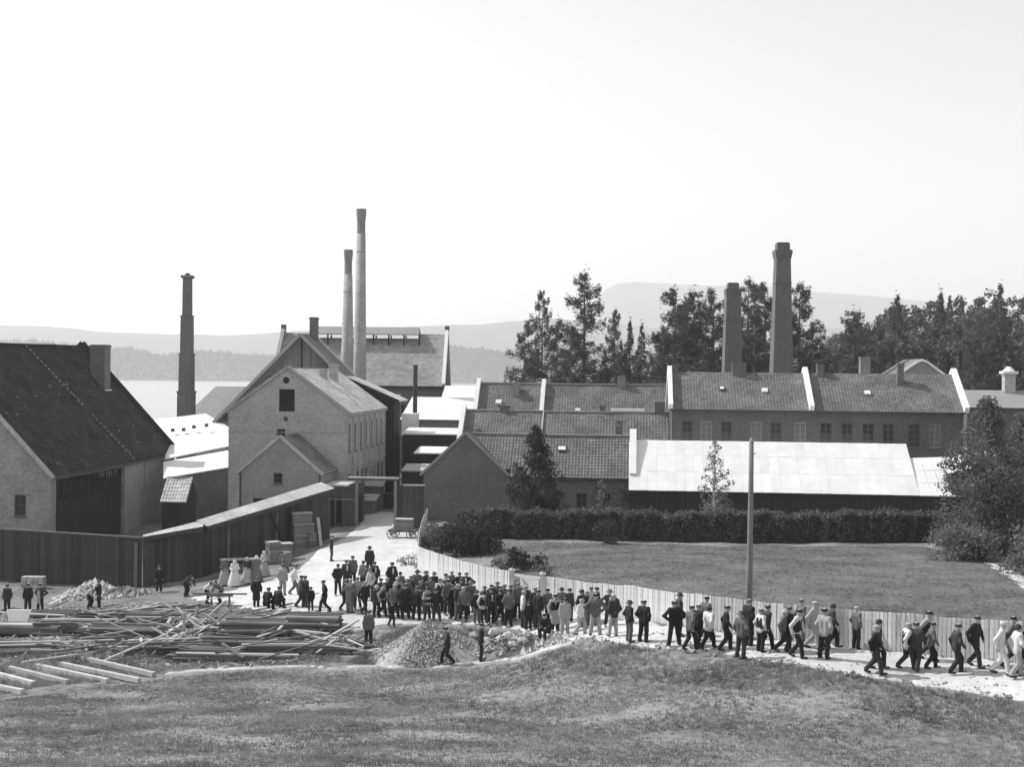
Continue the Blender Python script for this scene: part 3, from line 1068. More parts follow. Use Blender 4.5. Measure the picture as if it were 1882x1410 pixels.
tile_roof('roof_tiles', oR, Y, Lb + 0.5, sR, sl + 0.55, M_TILE_BARN, barn, tw=0.3, th=0.36, amp=0.045, jit=0.014, step=0.05)
tile_roof('roof_tiles', Vector((-Wb, Lb + 0.25, Hb + 0.1)) - sL * 0.55, -Y, Lb + 0.5, sL, sl + 0.55, M_TILE_BARN, barn, tw=0.3, th=0.36, amp=0.045, jit=0.014)
nR = Y.cross(sR).normalized()
nR = nR if nR.z > 0 else -nR
tl = MB()
tl.box(-0.12, 0.12, -0.13, 0.13, 0, 0.03)
tile_me = None
for i in range(30):
    f = i / 29.0
    if 0.52 < f < 0.60:
        continue
    ppos = oR + Y * (14.2 + f * 1.2) + sR * (sl + 0.3 - f * (sl - 0.1)) + nR * 0.085
    if tile_me is None:
        o = tl.build('tile', M_TILE_PALE, barn)
        tile_me = o.data
    else:
        o = bpy.data.objects.new('tile', tile_me)
        COL.objects.link(o)
        o.parent = barn
    o.location = ppos
    o.rotation_euler = (0, math.atan2(Rb, Wb / 2), rng.uniform(-0.2, 0.2))
for i in range(20):
    o = bpy.data.objects.new('tile', tile_me)
    COL.objects.link(o)
    o.parent = barn
    o.location = oR + Y * rng.uniform(0.5, 24.5) + sR * rng.uniform(0.3, sl) + nR * 0.085
    o.rotation_euler = (0, math.atan2(Rb, Wb / 2), rng.uniform(-0.3, 0.3))
    o.scale = (rng.uniform(0.5, 1), rng.uniform(0.5, 1.0), 1)
coping('bargeboard', [Vector((0, -0.3, Hb)) - sR * 0.55, (-Wb / 2, -0.3, Hb + Rb + 0.1), Vector((-Wb, -0.3, Hb)) - sL * 0.55], 0.12, 0.3, M_WOODPALE, barn)
coping('gable_rim', [Vector((0, Lb + 0.3, Hb + 0.22)) - sR * 0.6, (-Wb / 2, Lb + 0.3, Hb + Rb + 0.5), Vector((-Wb, Lb + 0.3, Hb + 0.22)) - sL * 0.6], 0.22, 0.5, M_TAR, barn)
coping('ridge_cap', [(-Wb / 2, -0.2, Hb + Rb + 0.2), (-Wb / 2, 10, Hb + Rb + 0.1), (-Wb / 2, Lb, Hb + Rb + 0.2)], 0.4, 0.14, M_TILE_BARN, barn)
chimney(barn, -6.1, 22.5, Hb + 5.4, Hb + 9.95, 1.4, 1.3, M_BRICK_DARK, cap=0.12)
m = MB()
m.beam((-5.3, 21.8, Hb + 5.75), (-5.3, 23.2, Hb + 5.75), 0.1, 0.12)
m.build('flashing', M_SHEET2, barn)
chimney(barn, -10.3, 20.6, Hb + 6.5, Hb + 9.95, 1.2, 0.9, M_BRICK_DARK)
m = MB()
m.beam((0.55, -0.2, Hb - 0.35), (0.55, Lb + 0.2, Hb - 0.35), 0.14, 0.12)
m.build('gutter', M_IRON, barn)

# ------------------------------------------------------------------ white-roofed sheds between barn and mill house
def wp(e, px, py, d):
    q = pix(px, py, d) - Vector(e.location)
    return Matrix.Rotation(A, 3, 'Z') @ q


sheds = bld('sheet_shed', 281, 124.0, 1.5, 'long low shed under two white sheet roofs between barn and mill house')
a, b_, c_, d_ = wp(sheds, 300, 846, 114), wp(sheds, 434, 819, 116), wp(sheds, 434, 795, 122), wp(sheds, 378, 762, 130)
e_ = wp(sheds, 270, 775, 128)
m = MB()
m.prism([a, b_, c_, d_, e_], (0, 0, 0.1))
for i in range(1, 9):
    q0, q1 = Vector(a).lerp(b_, i / 9), Vector(e_).lerp(d_, i / 9)
    m.beam(q0 + Vector((0, 0, 0.12)), q1 + Vector((0, 0, 0.12)), 0.03, 0.04)
m.build('roof', M_SHEET, sheds)
for px, py in ((318, 792), (338, 791), (357, 786), (380, 783)):
    q = wp(sheds, px, py, 121.5)
    m = MB()
    m.box(q.x - 0.15, q.x + 0.1, q.y - 0.2, q.y + 0.2, q.z - 0.1, q.z + 0.22)
    m.build('vent', M_FRAME_D, sheds)
a, b_, c_, d_ = wp(sheds, 300, 881, 109), wp(sheds, 434, 858, 111), wp(sheds, 434, 827, 115.5), wp(sheds, 300, 851, 113.6)
m = MB()
m.prism([a, b_, c_, d_], (0, 0, 0.09))
m.build('lower_roof', M_SHEET, sheds)
m = MB()
for i in range(24):
    q0, q1 = Vector(a).lerp(b_, i / 24), Vector(a).lerp(b_, (i + 0.94) / 24)
    q0.y += 0.3
    q1.y += 0.3
    m.prism([(q0.x, q0.y, -1), (q1.x, q1.y, -1), (q1.x, q1.y, q1.z), (q0.x, q0.y, q0.z)], (0, 0.05, 0))
m.build('wall_boards', M_BOARD_G, sheds)

hut = bld('tiled_hut', 300, 103.0, 1.3, 'little hut with pale tile roof beside the barn corner')
Lh, Dh, Hh, Rh = 1.9, 2.8, 3.85, 1.7
shell_u(hut, Lh, Dh, Hh, Rh, M_TAR)
s = Vector((0, Dh / 2, Rh)).normalized()
s_b = Vector((0, -Dh / 2, Rh)).normalized()
sl = math.hypot(Dh / 2, Rh)
tile_roof('roof_tiles', Vector((-0.1, 0, Hh + 0.05)) - s * 0.3, X, Lh + 0.3, s, sl + 0.3, M_SLATE, hut, tw=0.25, th=0.34, amp=0.035, step=0.035)
tile_roof('roof_tiles', Vector((Lh + 0.2, Dh, Hh + 0.05)) - s_b * 0.3, -X, Lh + 0.3, s_b, sl + 0.3, M_TILE, hut, tw=0.3, th=0.34, amp=0.05)

shore = bld('shore_shed', 352, 172.0, -1.0, 'grey striped shed roof by the water right of the stepped chimney')
m = MB()
m.box(0, 9, 0, 6, 0, 9.8)
m.build('wall', M_PLASTER, shore)
sheet_roof('roof', [(-1.2, -0.6, 9.9), (9.0, -0.6, 9.9), (9.0, 6, 14.4), (1.4, 6, 14.4)], M_SLATE_HALL, shore, seam=1.1)

# ------------------------------------------------------------------ terrace rows right of the gate
gh = bld('brick_gatehouse', 780, 103.3, 3.2, 'dark brick gatehouse with full gable beside the gate and long tiled wing')
W, H, RI = 6.94, 7.55 - 3.2, 3.25
Lr = 17.1                                                    # the whole front
DD = 7.0
door1 = (10.2, 11.3, 0.0, 2.4)
ops = [(8.0, 8.9, 1.2, 2.9), door1, (12.6, 13.5, 1.2, 2.9), (14.6, 15.4, 0.1, 2.9)]
m = MB()
wall(m, (0, 0, 0), X, -Y, Lr, H, [(q[0], q[1], q[2], q[3]) for q in ops])
gable(m, (0, 0, H), X, -Y, W, RI)
wall(m, (0, 9, 0), -Y, -X, 9, H)
wall(m, (Lr, 0, 0), Y, X, DD, H)
gable(m, (Lr, 0, H), Y, X, DD, RI - 0.2)
wall(m, (Lr, 9, 0), -X, Y, Lr, H)
gable(m, (W, 9, H), -X, Y, W, RI)
m.build('wall', M_BRICK_DARK, gh)
window(gh, (0, 0, 0), X, -Y, ops[0], nx=2, nz=3, fm=M_FRAME_D)
window(gh, (0, 0, 0), X, -Y, ops[2], nx=2, nz=3, fm=M_FRAME_D)
blank(gh, 'door', (0, 0, 0), X, -Y, ops[1], 0.12, M_TAR)
blank(gh, 'door', (0, 0, 0), X, -Y, ops[3], 0.12, M_TAR)
sl = math.hypot(W / 2, RI)
sR, sL = Vector((-W / 2, 0, RI)).normalized(), Vector((W / 2, 0, RI)).normalized()
tile_roof('roof_tiles', Vector((W, 0.0, H + 0.06)) - sR * 0.3, Y, 9.2, sR, sl + 0.3, M_TILE, gh)
tile_roof('roof_tiles', Vector((0, 9.2, H + 0.06)) - sL * 0.3, -Y, 9.2, sL, sl + 0.3, M_TILE, gh)
coping('bargeboard', [(-0.28, -0.06, H - 0.22), (W / 2, -0.06, H + RI + 0.1), (W + 0.28, -0.06, H - 0.22)], 0.12, 0.2, M_FRAME, gh)
s = Vector((0, DD / 2, RI - 0.2)).normalized()
s2 = Vector((0, -DD / 2, RI - 0.2)).normalized()
sl = math.hypot(DD / 2, RI - 0.2)
tile_roof('roof_tiles', Vector((W + 0.25, 0, H + 0.02)) - s * 0.35, X, Lr - W - 0.25, s, sl + 0.35, M_TILE, gh, tw=0.27, th=0.36, amp=0.05, step=0.05)
tile_roof('roof_tiles', Vector((Lr, DD, H + 0.02)) - s2 * 0.35, -X, Lr - W * 0.5, s2, sl + 0.35, M_TILE, gh)
tile_roof('roof_tiles', Vector((W * 0.5, 0, H + 0.02)) + s * 0.5, X, W * 0.5 + 0.24, s, sl - 0.5, M_TILE, gh, tw=0.27, th=0.36, amp=0.05, step=0.05, sagamp=0.0)
coping('ridge_cap', [(W * 0.5, DD / 2, H + RI - 0.12), ((W + Lr) * 0.55, DD / 2, H + RI - 0.17), (Lr - 0.1, DD / 2, H + RI - 0.12)], 0.3, 0.12, M_PLASTER, gh)
coping('end_parapet', [(Lr + 0.1, -0.4, H + 0.05), (Lr + 0.1, DD / 2, H + RI + 0.2), (Lr + 0.1, DD + 0.4, H)], 0.55, 0.6, M_WHITE, gh)
skylight(gh, Vector((11.3, 0, H + 0.1)) + s * 2.6, X, s, 0.75, 0.55)
m = MB()
m.box(W - 0.1, Lr, -0.42, -0.28, H - 0.32, H - 0.18)
m.build('gutter', M_IRON, gh)
m = MB()
m.box(W + 0.05, W + 0.15, -0.12, -0.02, 0, H - 0.2)
m.build('downpipe', M_FRAME, gh)
chimney(gh, 16.0, 4.6, H + 2.2, H + 3.9, 0.55, material=M_BRICK_DARK)


def row_house(name, px0, px1, d, ybase, yridge, yeave_d, base, label, H, RI, D, splits=()):
    """A tiled terrace row, long side to the viewer; its ridge seen at row yridge."""
    e = bld(name, px0, d, base, label)
    x0 = pix(px0, 700, d).x
    # length until px1 along the grid
    t = (px1 - CX) / F
    Lx = (t * d - x0) / (math.cos(A) + t * math.sin(A))
    zr = pix((px0 + px1) / 2, yridge, d + D / 2).z - base
    He = zr - RI
    shell_u(e, Lx, D, He, RI, M_BRICK_DARK)
    s = Vector((0, D / 2, RI)).normalized()
    s2 = Vector((0, -D / 2, RI)).normalized()
    sl = math.hypot(D / 2, RI)
    tile_roof('roof_tiles', Vector((0, 0, He + 0.04)) - s * 0.3, X, Lx, s, sl + 0.3, M_TILE, e, tw=0.28, th=0.36, amp=0.04)
    tile_roof('roof_tiles', Vector((Lx, D, He + 0.04)) - s2 * 0.3, -X, Lx, s2, sl + 0.3, M_TILE, e, tw=0.28, th=0.36, amp=0.04)
    coping('ridge_cap', [(0.2, D / 2, zr + 0.06), (Lx * 0.5, D / 2, zr + 0.01), (Lx - 0.2, D / 2, zr + 0.06)], 0.3, 0.14, M_PLASTER, e)
    for x in splits:
        coping('parapet', [(x * Lx, -0.3, He), (x * Lx, D / 2, zr + 0.3), (x * Lx, D + 0.3, He)], 0.42, 0.6, M_WHITE, e)
    return e, Lx, He, s


D2 = 8.0
r2, L2, H2, s2v = row_house('terrace_row', 843, 1232, 113.0, 0, 756, 0, 3.2, 'tiled terrace row directly behind the gatehouse roof', 0, 3.6, D2, splits=(0.0,))
m = MB()
m.beam((L2 * 0.392, -0.2, H2 + 0.02), (L2 * 0.392, D2 / 2, H2 + 3.65), 0.12, 0.16)
m.build('seam', M_WOODPALE, r2)
for px, f, w, h, fr in ((932, 1.7, 0.62, 0.62, True), (1030, 1.4, 0.55, 0.5, False), (1100, 1.2, 0.55, 0.45, False), (1173, 1.1, 0.55, 0.4, False)):
    t = (px - CX) / F
    x = (t * 113.5 - r2.location.x) / (math.cos(A) + t * math.sin(A))
    skylight(r2, Vector((x, 0, H2 + 0.1)) + s2v * f, X, s2v, w, h, M_GLASS if fr else M_SHEET, frame=fr)
for px, yy, h, w in ((1137, 1.6, 1.5, 0.55), (1205, 4.3, 1.3, 0.9), (1100, 4.2, 0.8, 0.5), (921, 4.2, 0.7, 0.8)):
    t = (px - CX) / F
    x = (t * (113 + yy) - r2.location.x) / (math.cos(A) + t * math.sin(A))
    z0 = H2 + 3.6 * (yy / (D2 / 2) if yy < D2 / 2 else (D2 - yy) / (D2 / 2))
    chimney(r2, x, yy, z0 - 0.3, z0 + h, w, material=M_BRICK_DARK)
m = MB()
m.box(L2 * 0.72, L2 * 0.885, D2 / 2 + 0.1, D2 / 2 + 0.4, H2 + 3.6, H2 + 3.95)
m.build('ridge_rail', M_WHITE, r2)

D3 = 8.0
r3, L3, H3, s3v = row_house('terrace_row', 872, 1232, 128.0, 0, 706, 0, 3.2, 'rearmost tiled terrace row below the pines, split by white parapets', 0, 3.9, D3, splits=(0.0, 0.345))
for px, f, w, h in ((914, 2.3, 0.6, 0.5), (1061, 1.4, 0.5, 0.3), (1144, 1.1, 0.5, 0.3), (1210, 1.1, 0.6, 0.35), (922, 0.9, 0.9, 0.45)):
    t = (px - CX) / F
    x = (t * 129 - r3.location.x) / (math.cos(A) + t * math.sin(A))
    skylight(r3, Vector((x, 0, H3 + 0.1)) + s3v * f, X, s3v, w, h, M_SHEET, frame=False, up=0.25)
for px, yy, h, w in ((943, 3.0, 0.9, 0.8), (1136, 4.0, 0.9, 0.8)):
    t = (px - CX) / F
    x = (t * (128 + yy) - r3.location.x) / (math.cos(A) + t * math.sin(A))
    chimney(r3, x, yy, H3 + 2.5, H3 + 3.9 * yy / 4 + h, w, material=M_BRICK_MID)

# long windowed terrace at right
lt = bld('windowed_terrace', 1232, 112.0, 3.4, 'long terrace with twelve tall windows and tiled roof behind the white shed')
LT = 25.6
HT, RT, DT = 12.9 - 3.4, 3.15, 8.6
wins = []
for px in (1264, 1299, 1336, 1391, 1427, 1472, 1519, 1558, 1597, 1634, 1681, 1720):
    t = (px - CX) / F
    x = (t * 112 - lt.location.x) / (math.cos(A) + t * math.sin(A))
    wins.append((x - 0.5, x + 0.5, 6.2, 8.3))
shell_u(lt, LT, DT, HT, RT, M_BRICK_TERR, front=wins)
for i, q in enumerate(wins):
    window(lt, (0, 0, 0), X, -Y, q, nx=2, nz=4, fm=M_FRAME_D if i not in (1, 3, 5, 11) else M_FRAME, gm=M_GLASS if i not in (1, 3, 5, 11) else M_BRICK_DARK)
s = Vector((0, DT / 2, RT)).normalized()
s_b = Vector((0, -DT / 2, RT)).normalized()
sl = math.hypot(DT / 2, RT)
tile_roof('roof_tiles', Vector((0, 0, HT + 0.04)) - s * 0.4, X, LT, s, sl + 0.4, M_TILE, lt, tw=0.28, th=0.36, amp=0.035)
tile_roof('roof_tiles', Vector((LT, DT, HT + 0.04)) - s_b * 0.4, -X, LT, s_b, sl + 0.4, M_TILE, lt, tw=0.28, th=0.36, amp=0.035)
for x in (0.05, LT * 0.485, LT + 0.1):
    coping('parapet', [(x, -0.5, HT + 0.05), (x, DT / 2, HT + RT + 0.35), (x, DT + 0.4, HT)], 0.4, 0.6, M_WHITE, lt)
m = MB()
m.box(0, LT, -0.42, -0.3, HT - 0.28, HT - 0.14)
m.build('gutter', M_IRON, lt)
pieces('downpipe', M_FRAME, lt, [(x, x + 0.12, -0.14, -0.02, 0, HT - 0.1) for x in (0.05, LT - 0.15)])
for px, yy, z1, w, dd in ((1350, 4.2, 0.95, 1.25, 0.7), (1499, 4.3, 0.85, 0.6, 0.8), (1648, 3.2, 1.0, 0.55, 0.6), (1233, 4.4, 0.7, 0.5, 0.5)):
    t = (px - CX) / F
    x = (t * (112 + yy) - lt.location.x) / (math.cos(A) + t * math.sin(A))
    chimney(lt, x, yy, HT + 1.6, HT + RT + z1, w, dd, M_BRICK_DARK)
for px, f, fr in ((1325, 2.4, True), (1404, 2.2, False), (1593, 2.0, False)):
    t = (px - CX) / F
    x = (t * 113.5 - lt.location.x) / (math.cos(A) + t * math.sin(A))
    skylight(lt, Vector((x, 0, HT + 0.1)) + s * f, X, s, 0.5, 0.5, M_SHEET, frame=fr, up=0.12)

bg = bld('pedimented_house', 1640, 126.0, 3.4, 'brick house behind the long terrace showing only its pale-trimmed gable')
m = MB()
m.prism([(0, 0, 0), (5.8, 0, 0), (5.8, 0, 12.1), (2.9, 0, 14.0), (0, 0, 12.1)], (0, 8, 0))
m.build('wall', M_BRICK_MID, bg)
coping('gable_trim', [(-0.5, -0.08, 11.85), (2.4, -0.08, 13.9), (2.9, -0.08, 14.1), (3.4, -0.08, 13.9), (6.2, -0.08, 11.85)], 0.3, 0.22, M_WHITE, bg)
slab('roof_slope', (-0.5, 11.85), (2.9, 14.1), 0.1, 8.2, 0.15, M_TILE, bg)
slab('roof_slope', (2.9, 14.1), (6.3, 11.85), 0.1, 8.2, 0.15, M_TILE, bg)
chimney(bg, -2.2, 3.0, 8, 14.4, 1.0, material=M_BRICK_MID)
ex = bld('right_range', 1778, 118.0, 3.6, 'pale-roofed range with white-capped chimney at the edge beyond the birch')
m = MB()
m.box(0, 14, 0, 6, 0, 9.4)
m.build('wall', M_BRICK_DARK, ex)
m = MB()
m.prism([(-0.3, -0.4, 9.4), (-0.3, 3.2, 11.0), (-0.3, 6.4, 9.4)], (14.6, 0, 0))
m.build('roof', M_SLATE_HALL, ex)
chimney(ex, 4.7, 3.2, 9.5, 12.6, 1.0, material=M_BRICK_PALE)
m = MB()
m.prism([(4.0, 2.5, 12.6), (5.4, 2.5, 12.6), (5.4, 3.9, 12.6), (4.0, 3.9, 12.6)], (0, 0, 0.25))
m.tube([(4.7, 3.2, 12.85), (4.7, 3.2, 13.3)], [0.6, 0.2], n=8)
m.build('chimney_cap', M_WHITE, ex)

# long white shed
ws = bld('white_shed', 1161, 100.2, 3.4, 'long low shed with brilliant white roof and black front behind the hedge')
Lw = 25.4
Hw, Rw = 6.85 - 3.4, 3.45
pieces('board', M_TAR, ws, [(i * 0.3, i * 0.3 + 0.285, -0.02, 0.05, 0, Hw) for i in range(int(Lw / 0.3))])
m = MB()
m.prism([(Lw, 0.06, 0), (Lw, 9, 0), (Lw, 9, Hw), (Lw, 0.06, Hw)], (-0.05, 0, 0))
m.prism([(0, 0.06, 0), (0, 9, 0), (0, 9, Hw), (0, 0.06, Hw)], (0.05, 0, 0))
m.box(0, Lw, 8.95, 9.0, 0, Hw)
m.build('wall', M_TAR, ws)
x1 = Lw * 0.885
a_, b2_, c2_, d2_ = Vector((-0.15, -0.5, Hw - 0.25)), Vector((x1, -0.5, Hw - 0.25)), Vector((x1, 4.7, Hw + Rw)), Vector((-0.15, 4.7, Hw + Rw))
for i in range(30):
    for j, (t0, t1) in enumerate(((0, 0.37), (0.365, 0.70), (0.695, 1.0))):
        P_ = lambda f, g: a_.lerp(b2_, f).lerp(d2_.lerp(c2_, f), g)
        m = MB()
        k0, k1 = Vector((0, 0, 0.012 * j + rng.uniform(0, 0.012))), Vector((0, 0, 0.012 * j + rng.uniform(0, 0.02)))
        m.prism([P_(i / 30, t0) + k0, P_((i + 0.996) / 30, t0) + k1, P_((i + 0.996) / 30, t1) + k1, P_(i / 30, t1) + k0], (0, 0, -0.03))
        m.build('roof_sheet', M_SHEET_R, ws)
sheet_roof('roof', [(x1, -0.5, Hw - 0.25), (Lw + 0.5, -0.5, Hw - 0.25), (Lw + 0.3, 3.5, Hw + 2.55), (x1, 3.5, Hw + 2.4)], M_SHEET, ws, seam=0.75)
sheet_roof('roof', [(x1, 9.5, Hw - 0.25), (-0.15, 9.5, Hw - 0.25), (-0.15, 4.72, Hw + Rw), (x1, 4.72, Hw + Rw)], M_SHEET, ws, seam=0.75)
m = MB()
m.prism([(x1 - 0.01, -0.3, Hw - 0.35), (x1 - 0.01, 9.3, Hw - 0.35), (x1 - 0.01, 4.7, Hw + Rw - 0.1)], (-0.08, 0, 0))
m.build('gable_boards', M_TAR, ws)
wl = bld('roof_lean_to', 1738, 97.5, 3.4, 'small white-roofed lean-to half hidden by the birch at the shed end')
m = MB()
m.box(0.6, 2.0, 0, 3, 0, 4.9)
m.build('wall', M_TAR, wl)
sheet_roof('roof', [(0.2, -0.3, 5.0), (2.1, -0.3, 5.5), (2.1, 3.3, 6.2), (0.2, 3.3, 5.7)], M_SHEET, wl, ribs=False)

# ------------------------------------------------------------------ white board fence along the garden
M_FENCE = mat('white_fence_paint', 0.58, var=0.2, scale=1.2, fine=7, objrand=0.14)
M_ROOFP = mat('roofing_felt_pale', 0.42, var=0.25, scale=0.8, fine=5, objrand=0.08)
M_POLE = mat('pole_wood', 0.2, var=0.3, scale=1.5, fine=8, stretch=(3, 3, 0.5))


def along(pts, step):
    """Points every step metres along a ground line: (position, unit direction)."""
    out, carry = [], 0.0
    for a, b in zip(pts[:-1], pts[1:]):
        a, b = Vector((a[0], a[1], 0)), Vector((b[0], b[1], 0))
        L = (b - a).length
        d = (b - a).normalized()
        t = carry
        while t < L:
            out.append((a + d * t, d))
            t += step
        carry = t - L
    return out


def spawn(me_obj, parent, loc, rot, scale=(1, 1, 1), name=None):
    o = bpy.data.objects.new(name or me_obj.name.split('.')[0], me_obj.data)
    COL.objects.link(o)
    o.parent = parent
    o.location, o.rotation_euler, o.scale = loc, rot, scale
    return o


fence = tag(empty('white_fence', tuple(FENCE[14])), 'white board fence curving along the road around the garden lawn', 'fence')
fo = Vector(fence.location)
parts = [FENCE[:10], FENCE[10:]]
pts = along(parts[0], 0.165) + along(parts[1], 0.165)
pk = MB()
pk.prism([(-0.076, 0, 0), (0.076, 0, 0), (0.076, 0, 1.435), (0, 0, 1.455), (-0.076, 0, 1.435)], (0, 0.025, 0))
proto = pk.build('picket', M_FENCE, fence)
near = sorted(range(len(pts)), key=lambda i: pts[i][0].y)[:300]
near_set = set(near)
rest = MB()
first = True
for i, (q, d) in enumerate(pts):
    z = gz(q.x, q.y)
    ang = math.atan2(d.y, d.x)
    hs = 1.0 + rng.uniform(-0.008, 0.008)
    ws_ = 1.07 if q.y > 58 else (1.0 if q.y > 53 else 0.88)
    if i in near_set:
        loc = Vector((q.x, q.y, z - 0.02)) - fo
        if first:
            proto.location, proto.rotation_euler = loc, (0, 0, ang)
            first = False
        else:
            spawn(proto, fence, loc, (rng.uniform(-0.015, 0.015), rng.uniform(-0.010, 0.010), ang), (ws_, 1, hs))
    else:
        R = Matrix.Rotation(ang, 3, 'Z')
        vs = [Vector((q.x, q.y, z - 0.02)) - fo + R @ Vector(v) for v in pk.v]
        rest.add(vs, pk.f)
if rest.v:
    tag(rest.build('far_pickets', M_FENCE, fence), kind='stuff')
for seg in parts:
    for a, b in zip(seg[:-1], seg[1:]):
        dd = (Vector(b) - Vector(a)).normalized()
        nb = Vector((-dd.y, dd.x, 0)) * 0.05
        for h in (0.35, 1.1):
            m = MB()
            m.beam(Vector(a) - fo + nb + Vector((0, 0, h)), Vector(b) - fo + nb + Vector((0, 0, h)), 0.05, 0.1)
            m.build('rail', M_FENCE, fence)

gate = tag(empty('garden_gate', tuple(FENCE[9])), 'white garden gate between two capped posts in the fence', 'gate')
go = Vector(gate.location)
a, b = FENCE[9] - go, FENCE[10] - go
d = (b - a).normalized()
for q in (a, b):
    m = MB()
    m.box(q.x - 0.12, q.x + 0.12, q.y - 0.12, q.y + 0.12, q.z - 0.1, q.z + 1.5)
    pst = m.build('post', M_FENCE, gate)
    m = MB()
    m.box(q.x - 0.17, q.x + 0.17, q.y - 0.17, q.y + 0.17, q.z + 1.502, q.z + 1.56)
    m.tube([(q.x, q.y, q.z + 1.56), (q.x, q.y, q.z + 1.64)], [0.13, 0.05], n=8)
    m.build('post_cap', M_FENCE, pst)
Lg = (b - a).length
nin = Vector((-d.y, d.x, 0))
for i in range(int((Lg - 0.3) / 0.16)):
    q = a + d * (0.22 + i * 0.16) + nin * (0.0 if i > Lg / 0.32 else 0.45)
    q.z = a.z + (b.z - a.z) * (i * 0.16 / Lg)
    m = MB()
    m.beam(q + Vector((0, 0, 0.08)), q + Vector((0, 0, 1.22)), 0.13, 0.025, up=nin)
    m.build('picket', M_FENCE, gate)
m = MB()
m.beam(a + d * 0.12 + Vector((0, 0, 1.3)), b - d * 0.12 + Vector((0, 0, 1.3)), 0.06, 0.12)
m.build('top_rail', M_FENCE, gate)

# telegraph pole
base = on_ground(1376, 1180)
pole = tag(empty('telegraph_pole', tuple(base)), 'tall wooden pole standing among the walkers beside the white fence', 'pole')
hp = (1180 - 812) / F * base.y
m = MB()
m.tube([(0, 0, -0.2), (0.01, 0, hp * 0.4), (0.03, 0, hp * 0.8), (0.03, 0, hp)], [0.135, 0.12, 0.1, 0.092], n=12)
m.build('shaft', M_POLE, pole, smooth=True)
m = MB()
m.tube([(0.03, 0, hp), (0.03, 0, hp + 0.1), (0.03, 0, hp + 0.17)], [0.1, 0.06, 0.03], n=10)
m.build('cap', M_FRAME, pole)
m = MB()
m.beam((0.1, 0, hp - 0.5), (0.22, 0, hp - 0.45), 0.03, 0.03)
m.build('bracket', M_IRON, pole)

# ------------------------------------------------------------------ dark board fence at left and the lean-to towards the gate
PA = on_ground(262, 1080)
PL = on_ground(-70, 1062)
dark_fence = tag(empty('board_fence', tuple(PA)), 'high dark board fence in front of the old barn at left', 'fence')
fo = Vector(dark_fence.location)
bw = 0.25
bd = MB()
bd.box(-bw / 2 + 0.006, bw / 2 - 0.006, -0.02, 0.02, 0, 1.0)
proto = None
line = along([PL, PA], bw)
for i, (q, d) in enumerate(line):
    z = gz(q.x, q.y)
    top = 4.75 - 0.25 * i / len(line) + rng.uniform(-0.02, 0.02)
    ang = math.atan2(d.y, d.x)
    if proto is None:
        proto = bd.build('board', M_BOARD, dark_fence)
        proto.location, proto.rotation_euler, proto.scale = Vector((q.x, q.y, z - 0.1)) - fo, (0, 0, ang), (1, 1, top - z)
    else:
        spawn(proto, dark_fence, Vector((q.x, q.y + (0.02 if i % 2 else 0), z - 0.1)) - fo, (0, rng.uniform(-0.008, 0.008), ang), (1, 1, top - z))
m = MB()
m.beam(Vector((PL.x, PL.y, 4.72)) - fo, Vector((PA.x, PA.y, 4.47)) - fo, 0.16, 0.1)
m.build('cap_rail', M_BOARD_G, dark_fence)
m = MB()
q = PA - fo
m.box(q.x - 0.6, q.x - 0.35, q.y - 0.06, q.y - 0.03, 0, 3.0)
m.build('patched_board', M_BOARD_G, dark_fence)

